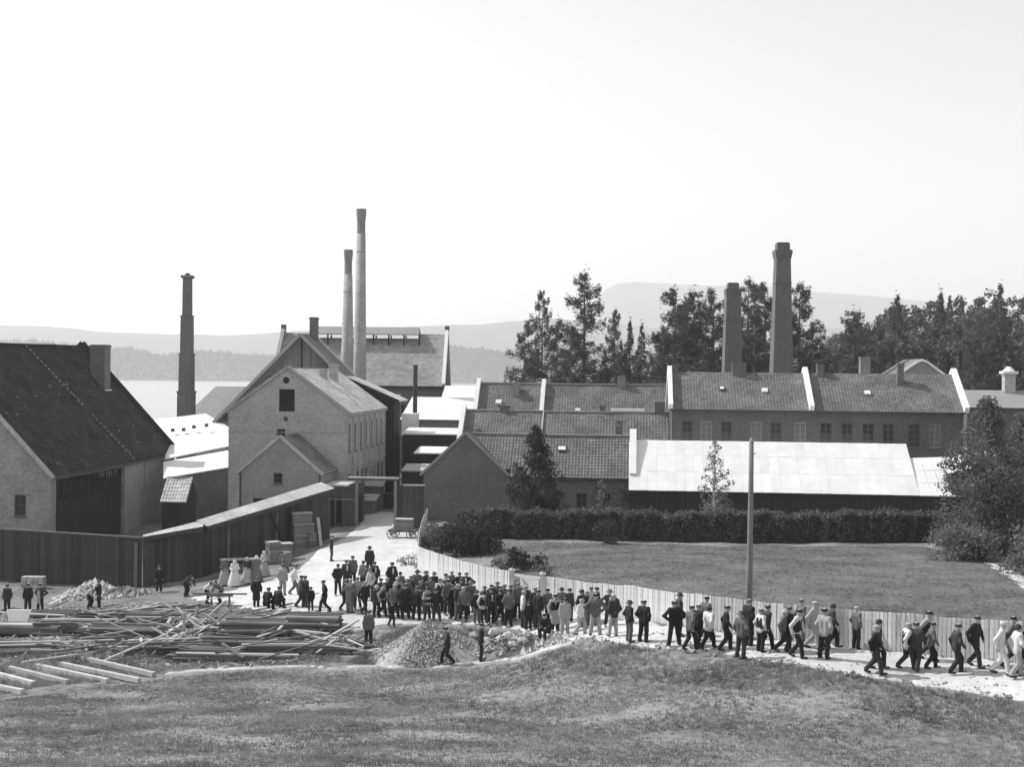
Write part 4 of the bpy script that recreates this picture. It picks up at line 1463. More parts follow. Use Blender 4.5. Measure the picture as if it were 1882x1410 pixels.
PC, PB = on_ground(372, 1062), on_ground(606, 990)
lean = tag(empty('lean_to_shed', tuple(PC)), 'long dark board lean-to with pale roof running up to the gate lodge', 'shed')
fo = Vector(lean.location)
TA, TC, TB = pix(262, 987, PA.y), pix(375, 968, PC.y), pix(604, 898, PB.y)
proto = None
for (g0, g1, t0, t1) in ((PA, PC, TA, TC), (PC, PB, TC, TB)):
    L = (g1 - g0).xy.length
    n = int(L / 0.26)
    dd = (g1 - g0)
    ang = math.atan2(dd.y, dd.x)
    for i in range(n):
        f = (i + 0.5) / n
        q = g0.lerp(g1, f)
        z = gz(q.x, q.y)
        top = t0.z + (t1.z - t0.z) * f
        if proto is None:
            proto = bd.build('board', M_BOARD, lean)
            o = proto
        else:
            o = spawn(proto, lean, (0, 0, 0), (0, 0, 0))
        o.location, o.rotation_euler, o.scale = Vector((q.x, q.y, z - 0.1)) - fo, (0, 0, ang), (L / n / bw, 1, top - z + 0.05)
    nb = Vector((-dd.y, dd.x, 0)).normalized()
    m = MB()
    m.prism([Vector((g0.x, g0.y, gz(g0.x, g0.y) - 0.3)) - fo, Vector((g1.x, g1.y, gz(g1.x, g1.y) - 0.3)) - fo, Vector((g1.x, g1.y, t1.z)) - fo, Vector((g0.x, g0.y, t0.z)) - fo], nb * 0.06)
    ob_ = m.build('backing', M_TAR, lean)  # dark sheet added to block light showing between the boards
    ob_.location = nb * 0.06
    e0, e1 = Vector((g0.x, g0.y, t0.z)) - nb * 0.5 - fo, Vector((g1.x, g1.y, t1.z)) - nb * 0.5 - fo
    w0, w1 = (0.35, 1.2) if g0 is PA else (1.2, 1.5)
    h0, h1 = e0 + nb * w0 + Vector((0, 0, 0.24 * w0)), e1 + nb * w1 + Vector((0, 0, 0.24 * w1))
    k = max(2, int((e1 - e0).length / 0.9))
    for i in range(k):
        m = MB()
        j = Vector((0, 0, rng.uniform(-0.004, 0.006)))
        a0, a1 = e0.lerp(e1, i / k + 0.0005), e0.lerp(e1, (i + 1) / k - 0.0005)
        b0, b1 = h0.lerp(h1, i / k + 0.0005), h0.lerp(h1, (i + 1) / k - 0.0005)
        m.prism([a0 + j, a1 + j, b1 + j, b0 + j], (0, 0, 0.06))
        m.build('roof_panel', M_ROOFP, lean)
    m = MB()
    m.beam(e0 - Vector((0, 0, 0.12)), e1 - Vector((0, 0, 0.12)), 0.06, 0.3)
    m.build('fascia', M_BOARD, lean)
    m = MB()
    m.prism([h0 + Vector((0, 0, -3.5)), h1 + Vector((0, 0, -3.0)), h1, h0], nb * 0.05)
    m.build('back_wall', M_BOARD, lean)
for f in (0.18, 0.55):
    q = PC.lerp(PB, f) - fo
    dd = (PB - PC).normalized()
    nb = Vector((-dd.y, dd.x, 0))
    z = gz(q.x + fo.x, q.y + fo.y) - fo.z
    m = MB()
    p0 = q - nb * 0.08
    m.beam((p0.x, p0.y, z), (p0.x, p0.y, z + 3.4), 0.16, 0.16)
    m.build('post', M_BOARD_G, lean)

# ------------------------------------------------------------------ mill gate
gl = tag(empty('gate_lodge', tuple(on_ground(600, 972)), -A), 'dark timber gate lodge with open doorway and flat pale roof edge', 'lodge')
bz = gl.location.z
dG = gl.location.y
k = dG / F
ht = pix(600, 893, dG).z - bz
m = MB()
Wl = 56 * k
wall(m, (0, 0, 0), X, -Y, Wl, ht, [(0.35, 0.62, 0.1, 2.6), (0.78, 1.25, 0.1, 2.6)])
wall(m, (Wl, 0, 0), Y, X, 3, ht, [(0.5, 2.2, 0, 2.8)])
wall(m, (0, 3, 0), -Y, -X, 3, ht)
wall(m, (Wl, 3, 0), -X, Y, Wl, ht)
m.build('wall', M_BOARD, gl)
m = MB()
m.box(-0.2, Wl * 0.72, -0.25, 3.2, ht, ht + 0.14)
m.build('roof', M_SHEET2, gl)
m = MB()
m.box(-0.1, Wl + 0.1, -0.1, -0.02, ht - 1.15, ht - 1.0)
m.build('lintel', M_BOARD_G, gl)
pieces('post', M_BOARD_G, gl, [(0.66, 0.74, -0.06, 0.1, 0, 2.6), (Wl - 0.12, Wl + 0.12, -0.14, 0.1, 0, ht + 0.5)])

mg = tag(empty('mill_gate', tuple(on_ground(726, 976)), -A), 'high mill gate of two posts, cross beam and one boarded leaf', 'gate')
bz, dG = mg.location.z, mg.location.y
k = dG / F
ht = pix(726, 884, dG).z - bz
m = MB()
m.box(-0.1, 0.12, -0.1, 0.12, -0.1, ht + 0.3)
m.build('post', M_BOARD_G, mg)
m = MB()
m.box(-90 * k, 0.25, -0.12, 0.12, ht, ht + 0.14)
bm_ = m.build('cross_beam', M_BOARD, mg)
m = MB()
m.box(-88 * k, 0.25, -0.2, 0.2, ht + 0.142, ht + 0.26)
m.build('beam_lit_top', M_WOODPALE, bm_)  # pale bar paints the sunlit top of the beam
hl = pix(750, 893, dG).z - bz
n = 9
for i in range(n):
    w = 50 * k / n
    pieces('board', M_BOARD, mg, [(0.14 + i * w, 0.13 + (i + 1) * w, 0.0 + (i % 2) * 0.015, 0.05 + (i % 2) * 0.015, 0.05, hl)])
pieces('leaf_cap', M_WOODPALE, mg, [(0.6, 0.18 + 50 * k, -0.1, 0.15, hl + 0.002, hl + 0.1)])

# things seen through the gate
def yard_box(name, px, py, d, w, h, dep, material, label, cat, roofm=None, roof_t=0.12, group=None):
    q = pix(px, py, d)
    z = gz(q.x, q.y)
    e = tag(empty(name, (q.x, q.y, z), -A), label, cat, group)
    m = MB()
    m.box(0, w, 0, dep, 0, h)
    m.build('body', material, e)
    if roofm:
        m = MB()
        m.prism([(-0.2, -0.25, h + 0.001), (w + 0.2, -0.25, h + 0.001), (w + 0.2, dep + 0.2, h + 0.4), (-0.2, dep + 0.2, h + 0.4)], (0, 0, roof_t))
        m.build('roof', roofm, e)
    return e


yard_box('coal_shed', 742, 800, 126, 7.5, zrow(797, 742, 126) - 3.3, 4, M_TAR, 'black shed with pale roof edge seen above the gate', 'shed', M_SHEET)
yard_box('yard_store', 765, 830, 118, 4.2, zrow(833, 765, 118) - 3.3, 3, M_TAR, 'lower black store just left of the gatehouse gable', 'shed', M_SHEET)
yard_box('lumber_rack', 742, 855, 112, 4.0, zrow(867, 742, 112) - 3.3, 2.5, M_TAR, 'dark rack with pale top behind the gate leaf', 'shed', M_WOODPALE)
yard_box('packing_crate', 657, 930, 110, 1.5, 1.25, 1.2, M_BOARD_G, 'pale crate with lit lid standing just inside the gate', 'crate', M_WOODPALE, 0.06)
yard_box('packing_crate', 660, 918, 113, 2.0, 2.3, 1.2, M_BOARD_G, 'taller crate stack behind the pale crate inside the gate', 'crate', M_WOODPALE, 0.06)
yard_box('packing_crate', 690, 930, 115, 1.7, 1.4, 1.2, M_BOARD, 'dark crate in the shade inside the gate opening', 'crate')


def lathe(m, c, prof, n=14):
    c = Vector(c)
    m.tube([c + Vector((0, 0, z)) for r, z in prof], [r for r, z in prof], n=n)


def barrel(px, py, label, scale=1.0, material=None, d=None):
    q = on_ground(px, py)
    e = tag(empty('barrel', tuple(q)), label, 'barrel', 'barrels by the lean-to')
    m = MB()
    lathe(m, (0, 0, 0), [(0.26, 0), (0.32, 0.25), (0.34, 0.45), (0.32, 0.65), (0.26, 0.9)])
    m.build('staves', material or M_BOARD_G, e, smooth=False)
    for z, r in ((0.12, 0.297), (0.3, 0.333), (0.6, 0.333), (0.78, 0.297)):
        m = MB()
        m.tube([(0, 0, z), (0, 0, z + 0.05)], [r + 0.006, r + 0.006], n=14)
        m.build('hoop', M_IRON, e)
    e.scale = (scale, scale, scale)
    return e


# crates against the lean-to
def crate(px, py, w, h, dep, label, z0=0.0, rz=None, material=None, slats=4):
    q = on_ground(px, py)
    e = tag(empty('crate', (q.x, q.y, q.z + z0), 0.75 if rz is None else rz), label, 'crate', 'crates by the lean-to')
    mt = material or M_BOARD_G
    for i in range(slats):
        a, b = h * i / slats, h * (i + 1) / slats - 0.02
        MB().box(0, w, 0, 0.03, a, b).build('slat', mt, e)
        MB().box(0, w, dep - 0.03, dep, a, b).build('slat', mt, e)
        MB().box(-0.03, -0.001, 0, dep, a, b).build('slat', mt, e)
        MB().box(w + 0.001, w + 0.03, 0, dep, a, b).build('slat', mt, e)
    MB().box(0.03, w - 0.03, 0.031, dep - 0.031, 0.01, h - 0.06).build('contents', M_BOARD, e)
    MB().box(-0.06, w + 0.06, -0.04, dep + 0.04, h, h + 0.04).build('lid', M_WOODPALE, e)
    return e


crate(541, 1012, 1.4, 1.0, 1.0, 'bottom crate of the tall stack by the lean-to wall', rz=0.35)
crate(541, 1012, 1.4, 0.8, 1.0, 'middle crate of the tall stack by the lean-to wall', z0=1.05, rz=0.4)
crate(538, 1012, 1.35, 0.75, 1.0, 'topmost crate of the tall stack by the lean-to wall', z0=1.9, rz=0.3)
crate(497, 1040, 1.1, 0.9, 0.8, 'upright crate behind the women beside the lean-to', rz=0.5)
crate(512, 1036, 1.0, 1.3, 0.8, 'tall narrow crate between the women and the stack', rz=0.45, slats=5)
crate(496, 1040, 0.8, 0.6, 0.6, 'small crate set on top of the upright crate', z0=0.95, rz=0.7)
barrel(572, 1006, 'lone barrel standing beyond the crate stack', 1.2)
barrel(527, 1042, 'barrel half hidden in front of the tall narrow crate', 1.1)
q0, q1 = on_ground(590, 1004), on_ground(583, 1000)
m = MB()
m.beam(q0, q1 + Vector((0, 0.3, 1.9)), 0.22, 0.04)
tag(m.build('leaning_plank', M_WOODPALE), 'pale plank leaning against the lean-to past the crates', 'plank')
tb = tag(empty('work_table', tuple(on_ground(440, 1052)), 0.3), 'low plank table behind the group of women', 'table')
MB().box(-1.3, 1.3, -0.4, 0.4, 0.85, 0.92).build('table_top', M_WOODPALE, tb)
pieces('leg', M_BOARD_G, tb, [(x, x + 0.08, y, y + 0.08, 0, 0.85) for x in (-1.2, 1.1) for y in (-0.35, 0.27)])
# flagstaff-like propped pole against the lean-to
m = MB()
q0 = on_ground(520, 985)
m.beam(PC.lerp(PB, 0.62) + Vector((0.3, -0.3, 0)), PC.lerp(PB, 0.5) + Vector((0.1, -0.3, 3.3)), 0.12, 0.12)
tag(m.build('prop_beam', M_TAR), 'dark prop leaning against the lean-to boards', 'beam')


# ------------------------------------------------------------------ hand cart at the gate
def wheel(parent, c, r, axis='y', n=10):
    e = bpy.data.objects.new('wheel', None)
    e.empty_display_size = 0.1
    COL.objects.link(e)
    e.parent = parent
    e.location = c
    m = MB()
    N = 18
    for i in range(N):
        a0, a1 = 2 * PI * i / N, 2 * PI * (i + 1) / N
        m.beam((r * math.cos(a0), 0, r * math.sin(a0)), (r * math.cos(a1), 0, r * math.sin(a1)), 0.05, 0.06, up=(math.cos(a0), 0, math.sin(a0)))
    m.build('rim', M_BOARD_G, e)
    for i in range(n):
        a = 2 * PI * i / n
        m = MB()
        m.beam((0.05 * math.cos(a), 0, 0.05 * math.sin(a)), (r * math.cos(a), 0, r * math.sin(a)), 0.03, 0.03, up=(0, 1, 0))
        m.build('spoke', M_BOARD_G, e)
    m = MB()
    m.tube([(0, -0.1, 0), (0, 0.1, 0)], [0.07, 0.07], n=8)
    m.build('hub', M_IRON, e)
    return e


q = on_ground(741, 990)
cart = tag(empty('hand_cart', tuple(q), -0.15), 'slatted hand cart parked by the mill gate post', 'cart')
for x in (-0.75, 0.7):
    for y in (-0.45, 0.45):
        wheel(cart, (x, y, 0.36), 0.36)
MB().box(-1.0, 1.0, -0.38, 0.38, 0.5, 0.6).build('bed', M_BOARD, cart)
for i in range(5):
    z = 0.62 + i * 0.16
    for y in (-0.4, 0.36):
        MB().box(-0.5, 0.65, y, y + 0.04, z, z + 0.13).build('slat', M_BOARD_G, cart)
    MB().box(-0.52, -0.48, -0.36, 0.36, z, z + 0.13).build('slat', M_BOARD_G, cart)
    MB().box(0.65, 0.69, -0.36, 0.36, z, z + 0.13).build('slat', M_BOARD_G, cart)
MB().box(-0.56, 0.72, -0.42, 0.42, 1.42, 1.46).build('lid', M_WOODPALE, cart)
m = MB()
m.beam((1.0, 0, 0.55), (1.9, 0, 0.75), 0.05, 0.05)
m.build('shaft', M_BOARD_G, cart)

# ------------------------------------------------------------------ plants
def foliage(name, base, rough=0.7, var=0.5, scale=0.8, fine=3.0, trans=0.25):
    """Leaf material: diffuse with some light let through."""
    m = mat(name, base, rough=rough, var=var, scale=scale, fine=fine, spec=0.2)
    t = m.node_tree
    b = t.nodes['Principled BSDF']
    src = b.inputs['Base Color'].links[0].from_socket
    tr = t.nodes.new('ShaderNodeBsdfTranslucent')
    t.links.new(src, tr.inputs['Color'])
    mx = t.nodes.new('ShaderNodeMixShader')
    mx.inputs['Fac'].default_value = trans
    out = t.nodes['Material Output']
    t.links.new(b.outputs[0], mx.inputs[1])
    t.links.new(tr.outputs[0], mx.inputs[2])
    t.links.new(mx.outputs[0], out.inputs['Surface'])
    return m


M_BARK = mat('bark', 0.09, var=0.4, scale=3, fine=9, stretch=(2, 2, 0.5))
M_BARK_PINE = mat('bark_pine', 0.14, var=0.4, scale=2, fine=9, stretch=(2, 2, 0.4))
M_BARK_BIRCH = mat('bark_birch', 0.5, var=0.5, scale=3, fine=9, stretch=(1, 1, 3))
M_LEAF = foliage('leaf', 0.15, trans=0.42)
M_LEAF_L = foliage('leaf_light', 0.18, trans=0.4)
M_LEAF_D = foliage('leaf_dark', 0.058, trans=0.3)
M_HEDGE = foliage('hedge_leaf', 0.125, trans=0.3, scale=1.5)
M_NEEDLE = foliage('needle', 0.095, trans=0.2)
M_NEEDLE_L = foliage('needle_light', 0.105, trans=0.2, scale=0.12, fine=0.6)
M_GRASS = foliage('grass_blade', 0.25, var=0.6, scale=0.35, fine=1.8, trans=0.3)
M_LAWNB = foliage('lawn_blade', 0.16, var=0.4, scale=0.3, fine=1.5, trans=0.4)
M_WEED = foliage('weed_leaf', 0.17, var=0.6, scale=0.6, fine=3)


def leaf_quads(c, size, flat=1.0, aspect=0.6):
    """Leaf faces of the given sizes at centres c: (n,3) -> verts, quads."""
    n = len(c)
    a = nrng.normal(size=(n, 3))
    a /= np.linalg.norm(a, axis=1)[:, None] + 1e-9
    b = nrng.normal(size=(n, 3))
    b -= (a * b).sum(1)[:, None] * a
    b /= np.linalg.norm(b, axis=1)[:, None] + 1e-9
    a[:, 2] *= flat
    s = np.asarray(size).reshape(-1, 1)
    v = np.stack([c - a * s, c + b * s * aspect, c + a * s, c - b * s * aspect], 1).reshape(-1, 3)
    f = np.arange(4 * n).reshape(-1, 4)
    return v, f


def crown_obj(name, c, size, material, parent, flat=1.0, aspect=0.6):
    v, f = leaf_quads(np.asarray(c), size, flat, aspect)
    o = mesh_np(name, v, f, material, parent)
    return o


def clumps(centers, radii, per, squash=0.7):
    out = []
    for c, r in zip(centers, radii):
        k = max(3, int(per * r * r))
        d = nrng.normal(size=(k, 3))
        d /= np.linalg.norm(d, axis=1)[:, None] + 1e-9
        d *= (nrng.random(k) ** 0.45)[:, None] * r
        d[:, 2] *= squash
        out.append(np.asarray(c) + d)
    return np.concatenate(out)


def limbs_mesh(trunk_pts, trunk_r, limbs):
    m = MB()
    m.tube(trunk_pts, trunk_r, n=8)
    for pts, r in limbs:
        m.tube(pts, r, n=5)
    return m


def broadleaf(name, loc, h, spread, label, leafm, barkm=None, trunk_h=0.25, n_cl=60, per=60, size=0.12, shape='oval', cat='tree', group=None, seed=1, lean=0.0, droop=0.0):
    r = random.Random(seed)
    e = tag(empty(name, loc), label, cat, group)
    tp = [(0, 0, -0.2), (lean * 0.3, 0.02, h * 0.3), (lean * 0.7, 0.05, h * 0.65), (lean, 0, h * 0.97)]
    tr = [h * 0.018, h * 0.014, h * 0.009, 0.012]
    cs, rs, limbs = [], [], []
    for i in range(n_cl):
        f = (i + r.random()) / n_cl
        z = h * (trunk_h + (1 - trunk_h) * f)
        g = (z / h - trunk_h) / (1 - trunk_h)
        if shape == 'oval':
            w = spread * math.sin(PI * min(0.97, 0.12 + 0.85 * g)) ** 0.8
        elif shape == 'column':
            w = spread * (min(1, g * 4 + 0.3)) * (1 - g) ** 0.55
        elif shape == 'spindle':
            w = spread * (math.sin(PI * min(1.0, 0.25 + 0.75 * g ** 0.75)) ** 0.7) * (0.85 + 0.15 * math.sin(9 * g + seed))
        elif shape == 'cone':
            w = spread * (1 - g) ** 0.8 * min(1, 0.5 + g * 4)
        else:
            w = spread * (0.85 + 0.15 * math.sin(g * 11 + seed)) * (1 - g ** 3.4) ** 0.9
        a = r.random() * 2 * PI
        q = math.sqrt(r.random()) * w
        c = Vector((lean * z / h + q * math.cos(a), q * math.sin(a), z - droop * q))
        cs.append(tuple(c))
        rs.append(r.uniform(0.5, 1.0) * max(0.25, spread * 0.42) * (1 - 0.5 * g))
        if i % 2 == 0:
            z0 = max(h * 0.12, z - q * 0.8 - 0.2)
            s = Vector((lean * z0 / h, 0, z0))
            limbs.append(([s, s.lerp(c, 0.5) + Vector((0, 0, 0.08 * q)), c], [h * 0.006, h * 0.004, 0.008]))
    t = limbs_mesh(tp, tr, limbs).build('trunk', barkm or M_BARK, e, smooth=True)
    pts = clumps(cs, rs, per)
    pts = pts[pts[:, 2] > 0.05]
    crown_obj('crown', pts, nrng.uniform(0.6, 1.3, len(pts)) * size, leafm, e)
    return e


# garden trees and shrubs
q = on_ground(983, 968)
q = Vector((pix(983, 960, 96.5).x, 96.5, 0))
q.z = gz(q.x, q.y)
broadleaf('columnar_tree', tuple(q), pix(983, 783, 96.5).z - q.z, 2.25, 'dark dense tree in front of the gatehouse wing', M_LEAF_D, trunk_h=0.08, n_cl=150, per=210, size=0.1, shape='spindle', seed=4)
q = Vector((pix(1312, 960, 93).x, 93, 0))
q.z = gz(q.x, q.y)
broadleaf('young_birch', tuple(q), pix(1315, 808, 93).z - q.z, 1.5, 'slender young birch against the white shed roof', M_LEAF_L, M_BARK_BIRCH, trunk_h=0.12, n_cl=100, per=150, size=0.09, shape='spindle', seed=9, droop=0.2)
q = Vector((pix(1106, 960, 94).x, 94, 0))
q.z = gz(q.x, q.y)
broadleaf('young_birch', tuple(q), pix(1106, 882, 94).z - q.z, 1.0, 'thin sapling before the gatehouse wing wall', M_LEAF_L, trunk_h=0.08, n_cl=55, per=130, size=0.1, shape='column', seed=12)
for i, (px, yb, yt, sp, d, lab, nc) in enumerate((
        (1812, 1010, 735, 3.4, 80, 'large birch with hanging foliage at the garden end', 330),
        (1880, 1010, 765, 3.0, 84, 'second birch cut by the picture edge', 260))):
    q = Vector((pix(px, 900, d).x, d, 0))
    q.z = gz(q.x, q.y)
    broadleaf('birch_tree', tuple(q), pix(px, yt, d).z - q.z, sp, lab, M_LEAF, M_BARK_BIRCH, trunk_h=0.06, n_cl=nc, per=100, size=0.105, shape='full', seed=20 + i, droop=0.35)


def shrub(px, py, w, h, label, leafm, seed, size=0.09, n=26, per=260, cat='shrub'):
    q = on_ground(px, py)
    e = tag(empty('shrub', tuple(q)), label, cat, 'garden shrubs')
    r = random.Random(seed)
    cs, rs, m = [], [], MB()
    for i in range(n):
        a, t = r.random() * 2 * PI, math.sqrt(r.random())
        z = h * (0.15 + 0.75 * r.random()) * (1 - 0.45 * t * t)
        c = Vector((w / 2 * t * math.cos(a), w / 2 * t * math.sin(a) * 0.8, z))
        cs.append(tuple(c))
        rs.append(r.uniform(0.18, 0.34) * min(w, h * 1.4) * 0.8)
        m.tube([(0, 0, -0.1), c * 0.5, c], [0.03, 0.02, 0.008], n=5)
    m.build('stem', M_BARK, e)
    pts = clumps(cs, rs, per)
    pts = pts[pts[:, 2] > 0.02]
    crown_obj('foliage', pts, nrng.uniform(0.6, 1.3, len(pts)) * size, leafm, e)
    return e


shrub(858, 1020, 4.2, 2.9, 'big round shrub in the corner behind the fence bend', M_LEAF_D, 31, n=44, per=140, size=0.11)
shrub(822, 1012, 3.4, 2.0, 'lower grey-green shrub left of the big round one', M_LEAF_L, 32, n=30, per=150)
shrub(965, 1048, 2.0, 1.5, 'dark rose bush above the garden gate', M_LEAF_D, 33)
shrub(1000, 1060, 1.3, 0.8, 'low bush right of the garden gate', M_LEAF, 34, n=14)
shrub(925, 1046, 1.3, 0.9, 'pale small bush left of the rose bush', M_LEAF_L, 35, n=14)
shrub(1118, 1000, 2.4, 1.9, 'shrub bulging out of the hedge below the sapling', M_LEAF_D, 36, n=24, per=150)
shrub(1770, 1030, 3.8, 2.6, 'pale drooping shrub at the foot of the large birch', M_LEAF_L, 37, n=44, per=130, size=0.11)
shrub(1812, 1026, 2.2, 1.7, 'dark shaded shrub between the birch foot and the path', M_LEAF_D, 38, n=30, per=140)
shrub(1896, 1056, 2.9, 3.4, 'light bushy shrub on the far side of the garden path', M_LEAF_L, 39, n=46, per=130, size=0.11)
shrub(790, 1000, 1.5, 1.7, 'tall weeds where the fence meets the gatehouse', M_LEAF_L, 40, n=16)
shrub(752, 1040, 1.6, 1.0, 'weedy bush on the road side of the fence corner', M_WEED, 41, n=14, per=160, size=0.07)
shrub(225, 985, 3.0, 1.4, 'pale elder bush showing above the dark fence', M_LEAF_L, 42, n=20) if False else None

# creeper on the gatehouse wing
M_CREEP = foliage('creeper_leaf', 0.3, trans=0.3)
cr = tag(empty('creeper', tuple(gh.location), -A), 'pale creepers climbing the gatehouse wing beside its doors', 'plant')
for x0, x1, z1, dens in ((13.7, 14.1, 4.0, 170), (14.3, 14.9, 4.1, 150), (15.5, 17.0, 3.4, 650), (16.2, 17.1, 2.2, 300), (11.6, 12.0, 2.2, 90)):
    k = dens * 2
    c = np.c_[nrng.uniform(x0, x1, k), nrng.uniform(-0.2, -0.03, k), nrng.random(k) ** 1.2 * z1]
    crown_obj('foliage', c, nrng.uniform(0.07, 0.15, k), M_CREEP, cr)

# clipped hedge
ha, hb = on_ground(835, 1003), on_ground(1745, 1006)
ha, hb = Vector((ha.x, 90.5, 0)), Vector((pix(1745, 1000, 86).x, 86.0, 0))
hedge = tag(empty('hedge', (ha.x, ha.y, gz(ha.x, ha.y)), math.atan2((hb - ha).y, (hb - ha).x)), 'long clipped dark hedge between lawn and white shed', 'hedge')
HL = (hb - ha).length
HX = np.linspace(0, HL, 70)
hdir = (hb - ha).normalized()
hz = np.array([gz(ha.x + hdir.x * t, ha.y + hdir.y * t) for t in HX]) - hedge.location.z
top = 1.95 + 0.10 * np.sin(HX * 0.7) + 0.08 * np.sin(HX * 2.3 + 1) + nrng.normal(0, 0.05, len(HX))
m = MB()
for i in range(len(HX) - 1):
    z0, z1 = hz[i] - 0.2, hz[i + 1] - 0.2
    a0, a1 = hz[i] + top[i] - 0.22, hz[i + 1] + top[i + 1] - 0.22
    y0, y1 = 0.2, 1.4
    m.add([(HX[i], y0, z0), (HX[i + 1], y0, z1), (HX[i + 1], y0, a1), (HX[i], y0, a0), (HX[i], y1, z0), (HX[i + 1], y1, z1), (HX[i + 1], y1, a1), (HX[i], y1, a0)],
          [(0, 1, 2, 3), (5, 4, 7, 6), (3, 2, 6, 7)])
m.build('stems', M_LEAF_D, hedge)  # dark inner core, its colour stands in for shade between the leaves
k = 42000
t = nrng.uniform(0, HL, k)
zi, ti = np.interp(t, HX, hz), np.interp(t, HX, top)
side = nrng.random(k)
w = 1.6
zz0 = nrng.random(k)
lump = 0.14 * np.sin(t * 1.7) + 0.11 * np.sin(t * 4.1 + 2) + 0.12 * np.sin(t * 6.3 + 5 * zz0) * np.sin(zz0 * 7)
yy = np.where(side < 0.55, nrng.normal(0.08, 0.12, k) - lump, nrng.uniform(0, w, k))
zf = np.where(side < 0.55, zz0 * ti, ti + nrng.normal(-0.08, 0.1, k) + np.where(nrng.random(k) < 0.03, nrng.uniform(0, 0.35, k), 0))
crown_obj('foliage', np.c_[t, yy, zi + zf], nrng.uniform(0.05, 0.13, k), M_HEDGE, hedge)

# ------------------------------------------------------------------ conifers behind the mill
def pine_parts(h, seed, kind='pine', bare=0.35, spread=None, leafs=0.3, dens=1.0):
    """Trunk and needle sprays of one conifer: flat feathery boughs strung along real branches."""
    r = random.Random(seed)
    rn = np.random.default_rng(seed)
    m = MB()
    bend = r.uniform(-0.5, 0.5)
    tp = [Vector((bend * math.sin(f * 2.4) * 0.6, r.uniform(-0.1, 0.1), f * h)) for f in (0, 0.25, 0.5, 0.75, 1.0)]
    m.tube(tp, [h * 0.015, h * 0.0125, h * 0.010, h * 0.006, 0.02], n=7)
    sp = spread or (h * 0.27 if kind == 'pine' else h * 0.2)
    n = int((1 - bare) * h * (5.2 if kind == 'pine' else 6.0))
    out = []
    for i in range(n):
        f = bare + (1 - bare) * (i + r.random()) / n
        g = (f - bare) / (1 - bare)
        if kind == 'pine':
            L = sp * (0.14 + 0.86 * (1 - g) ** 0.7) * r.uniform(0.3, 1.15)
        else:
            L = sp * (1.03 - g) * r.uniform(0.75, 1.15)
        a = r.random() * 2 * PI
        d = Vector((math.cos(a), math.sin(a), 0))
        k = min(3, int(f * 4))
        s = tp[k].lerp(tp[k + 1], f * 4 - k)
        rise = (0.22 * L * (g + 0.2) if kind == 'pine' else -0.32 * L) * r.uniform(0.4, 1.3)
        e = s + d * L + Vector((0, 0, rise))
        mid = s.lerp(e, 0.55) + Vector((0, 0, (-0.07 if kind == 'pine' else -0.05) * L))
        m.tube([s, mid, e], [0.06 * h / 20, 0.04 * h / 20, 0.012], n=4)
        k = int((18 + 52 * L) * dens * (1.0 if kind == 'pine' else 0.8))
        t = 0.22 + 0.80 * rn.random(k) ** 0.8
        c = np.array(s)[None] * ((1 - t) ** 2)[:, None] + 2 * ((1 - t) * t)[:, None] * np.array(mid)[None] + (t * t)[:, None] * np.array(e)[None]
        side = np.array((-d.y, d.x, 0.0))
        wdt = (0.10 + 0.24 * L * np.sin(np.pi * np.clip(t * 0.85 + 0.12, 0, 1)))
        c = c + side[None] * (rn.normal(0, 0.62, k) * wdt)[:, None]
        c[:, 2] += rn.normal(0.03 if kind == 'pine' else -0.08, 0.16 + 0.05 * L, k) - (0 if kind == 'pine' else 0.15 * rn.random(k))
        out.append(c)
    top = np.array((tp[4].x, tp[4].y, h)) + rn.normal(0, 1, (24, 3)) * np.array((0.16, 0.16, 0.5)) - np.array((0, 0, 0.3))
    out.append(top)
    return m, np.concatenate(out), leafs


PROTO = {}


def conifer(px, ytop, d, kind, seed, label, base=None, group='conifers behind the mill', bare=0.35, wide=1.0, mt=None):
    q = pix(px, 700, d)
    z = gz(q.x, d) if base is None else base
    h = pix(px, ytop, d).z - z
    e = tag(empty('pine_tree' if kind == 'pine' else 'spruce_tree', (q.x, d, z - 0.3)), label, 'tree', group)
    key = (kind, seed, bare)
    if key not in PROTO:
        m, pts, ls = pine_parts(20.0, seed, kind, bare)
        t = m.build('trunk', M_BARK_PINE, e, smooth=True)
        c = crown_obj('crown', pts, nrng.uniform(0.5, 1.3, len(pts)) * ls, mt or M_NEEDLE, e, flat=0.6, aspect=0.17)
        PROTO[key] = (t.data, c.data)
        obs = (t, c)
    else:
        obs = []
        for nm, me in zip(('trunk', 'crown'), PROTO[key]):
            o = bpy.data.objects.new(nm, me)
            COL.objects.link(o)
            o.parent = e
            obs.append(o)
    s = h / 20.0
    e.scale = (s * wide, s * wide, s)
    e.rotation_euler.z = (seed * 1.7 + px) % 6.28
    return e


conifer(966, 590, 186, 'pine', 1, 'leftmost pine of the group, dense and rounded low', bare=0.12, wide=0.95)
conifer(998, 534, 190, 'pine', 2, 'tall thin sparse pine leaning above the middle terrace', bare=0.30, wide=0.55)
conifer(1022, 588, 184, 'pine', 3, 'shorter bushy pine just right of the thin one', bare=0.10, wide=0.8)
conifer(1074, 503, 184, 'pine', 4, 'tallest full pine of the left group with layered boughs', bare=0.10, wide=0.95)
conifer(1128, 568, 190, 'pine', 2, 'slim pine with small crown right of the tallest', bare=0.35, wide=0.6)
conifer(1157, 585, 180, 'spruce', 5, 'dark pointed spruce in the dip between pine groups', bare=0.08, wide=0.9)
conifer(1180, 592, 178, 'spruce', 6, 'second pointed spruce of the dip, right of the first', bare=0.08, wide=0.9)
conifer(1112, 640, 176, 'spruce', 5, 'low dark spruce below the slim pine', bare=0.05, wide=1.2)
conifer(1140, 622, 174, 'spruce', 6, 'bushy low spruce in front of the slim pine', bare=0.05, wide=1.2)
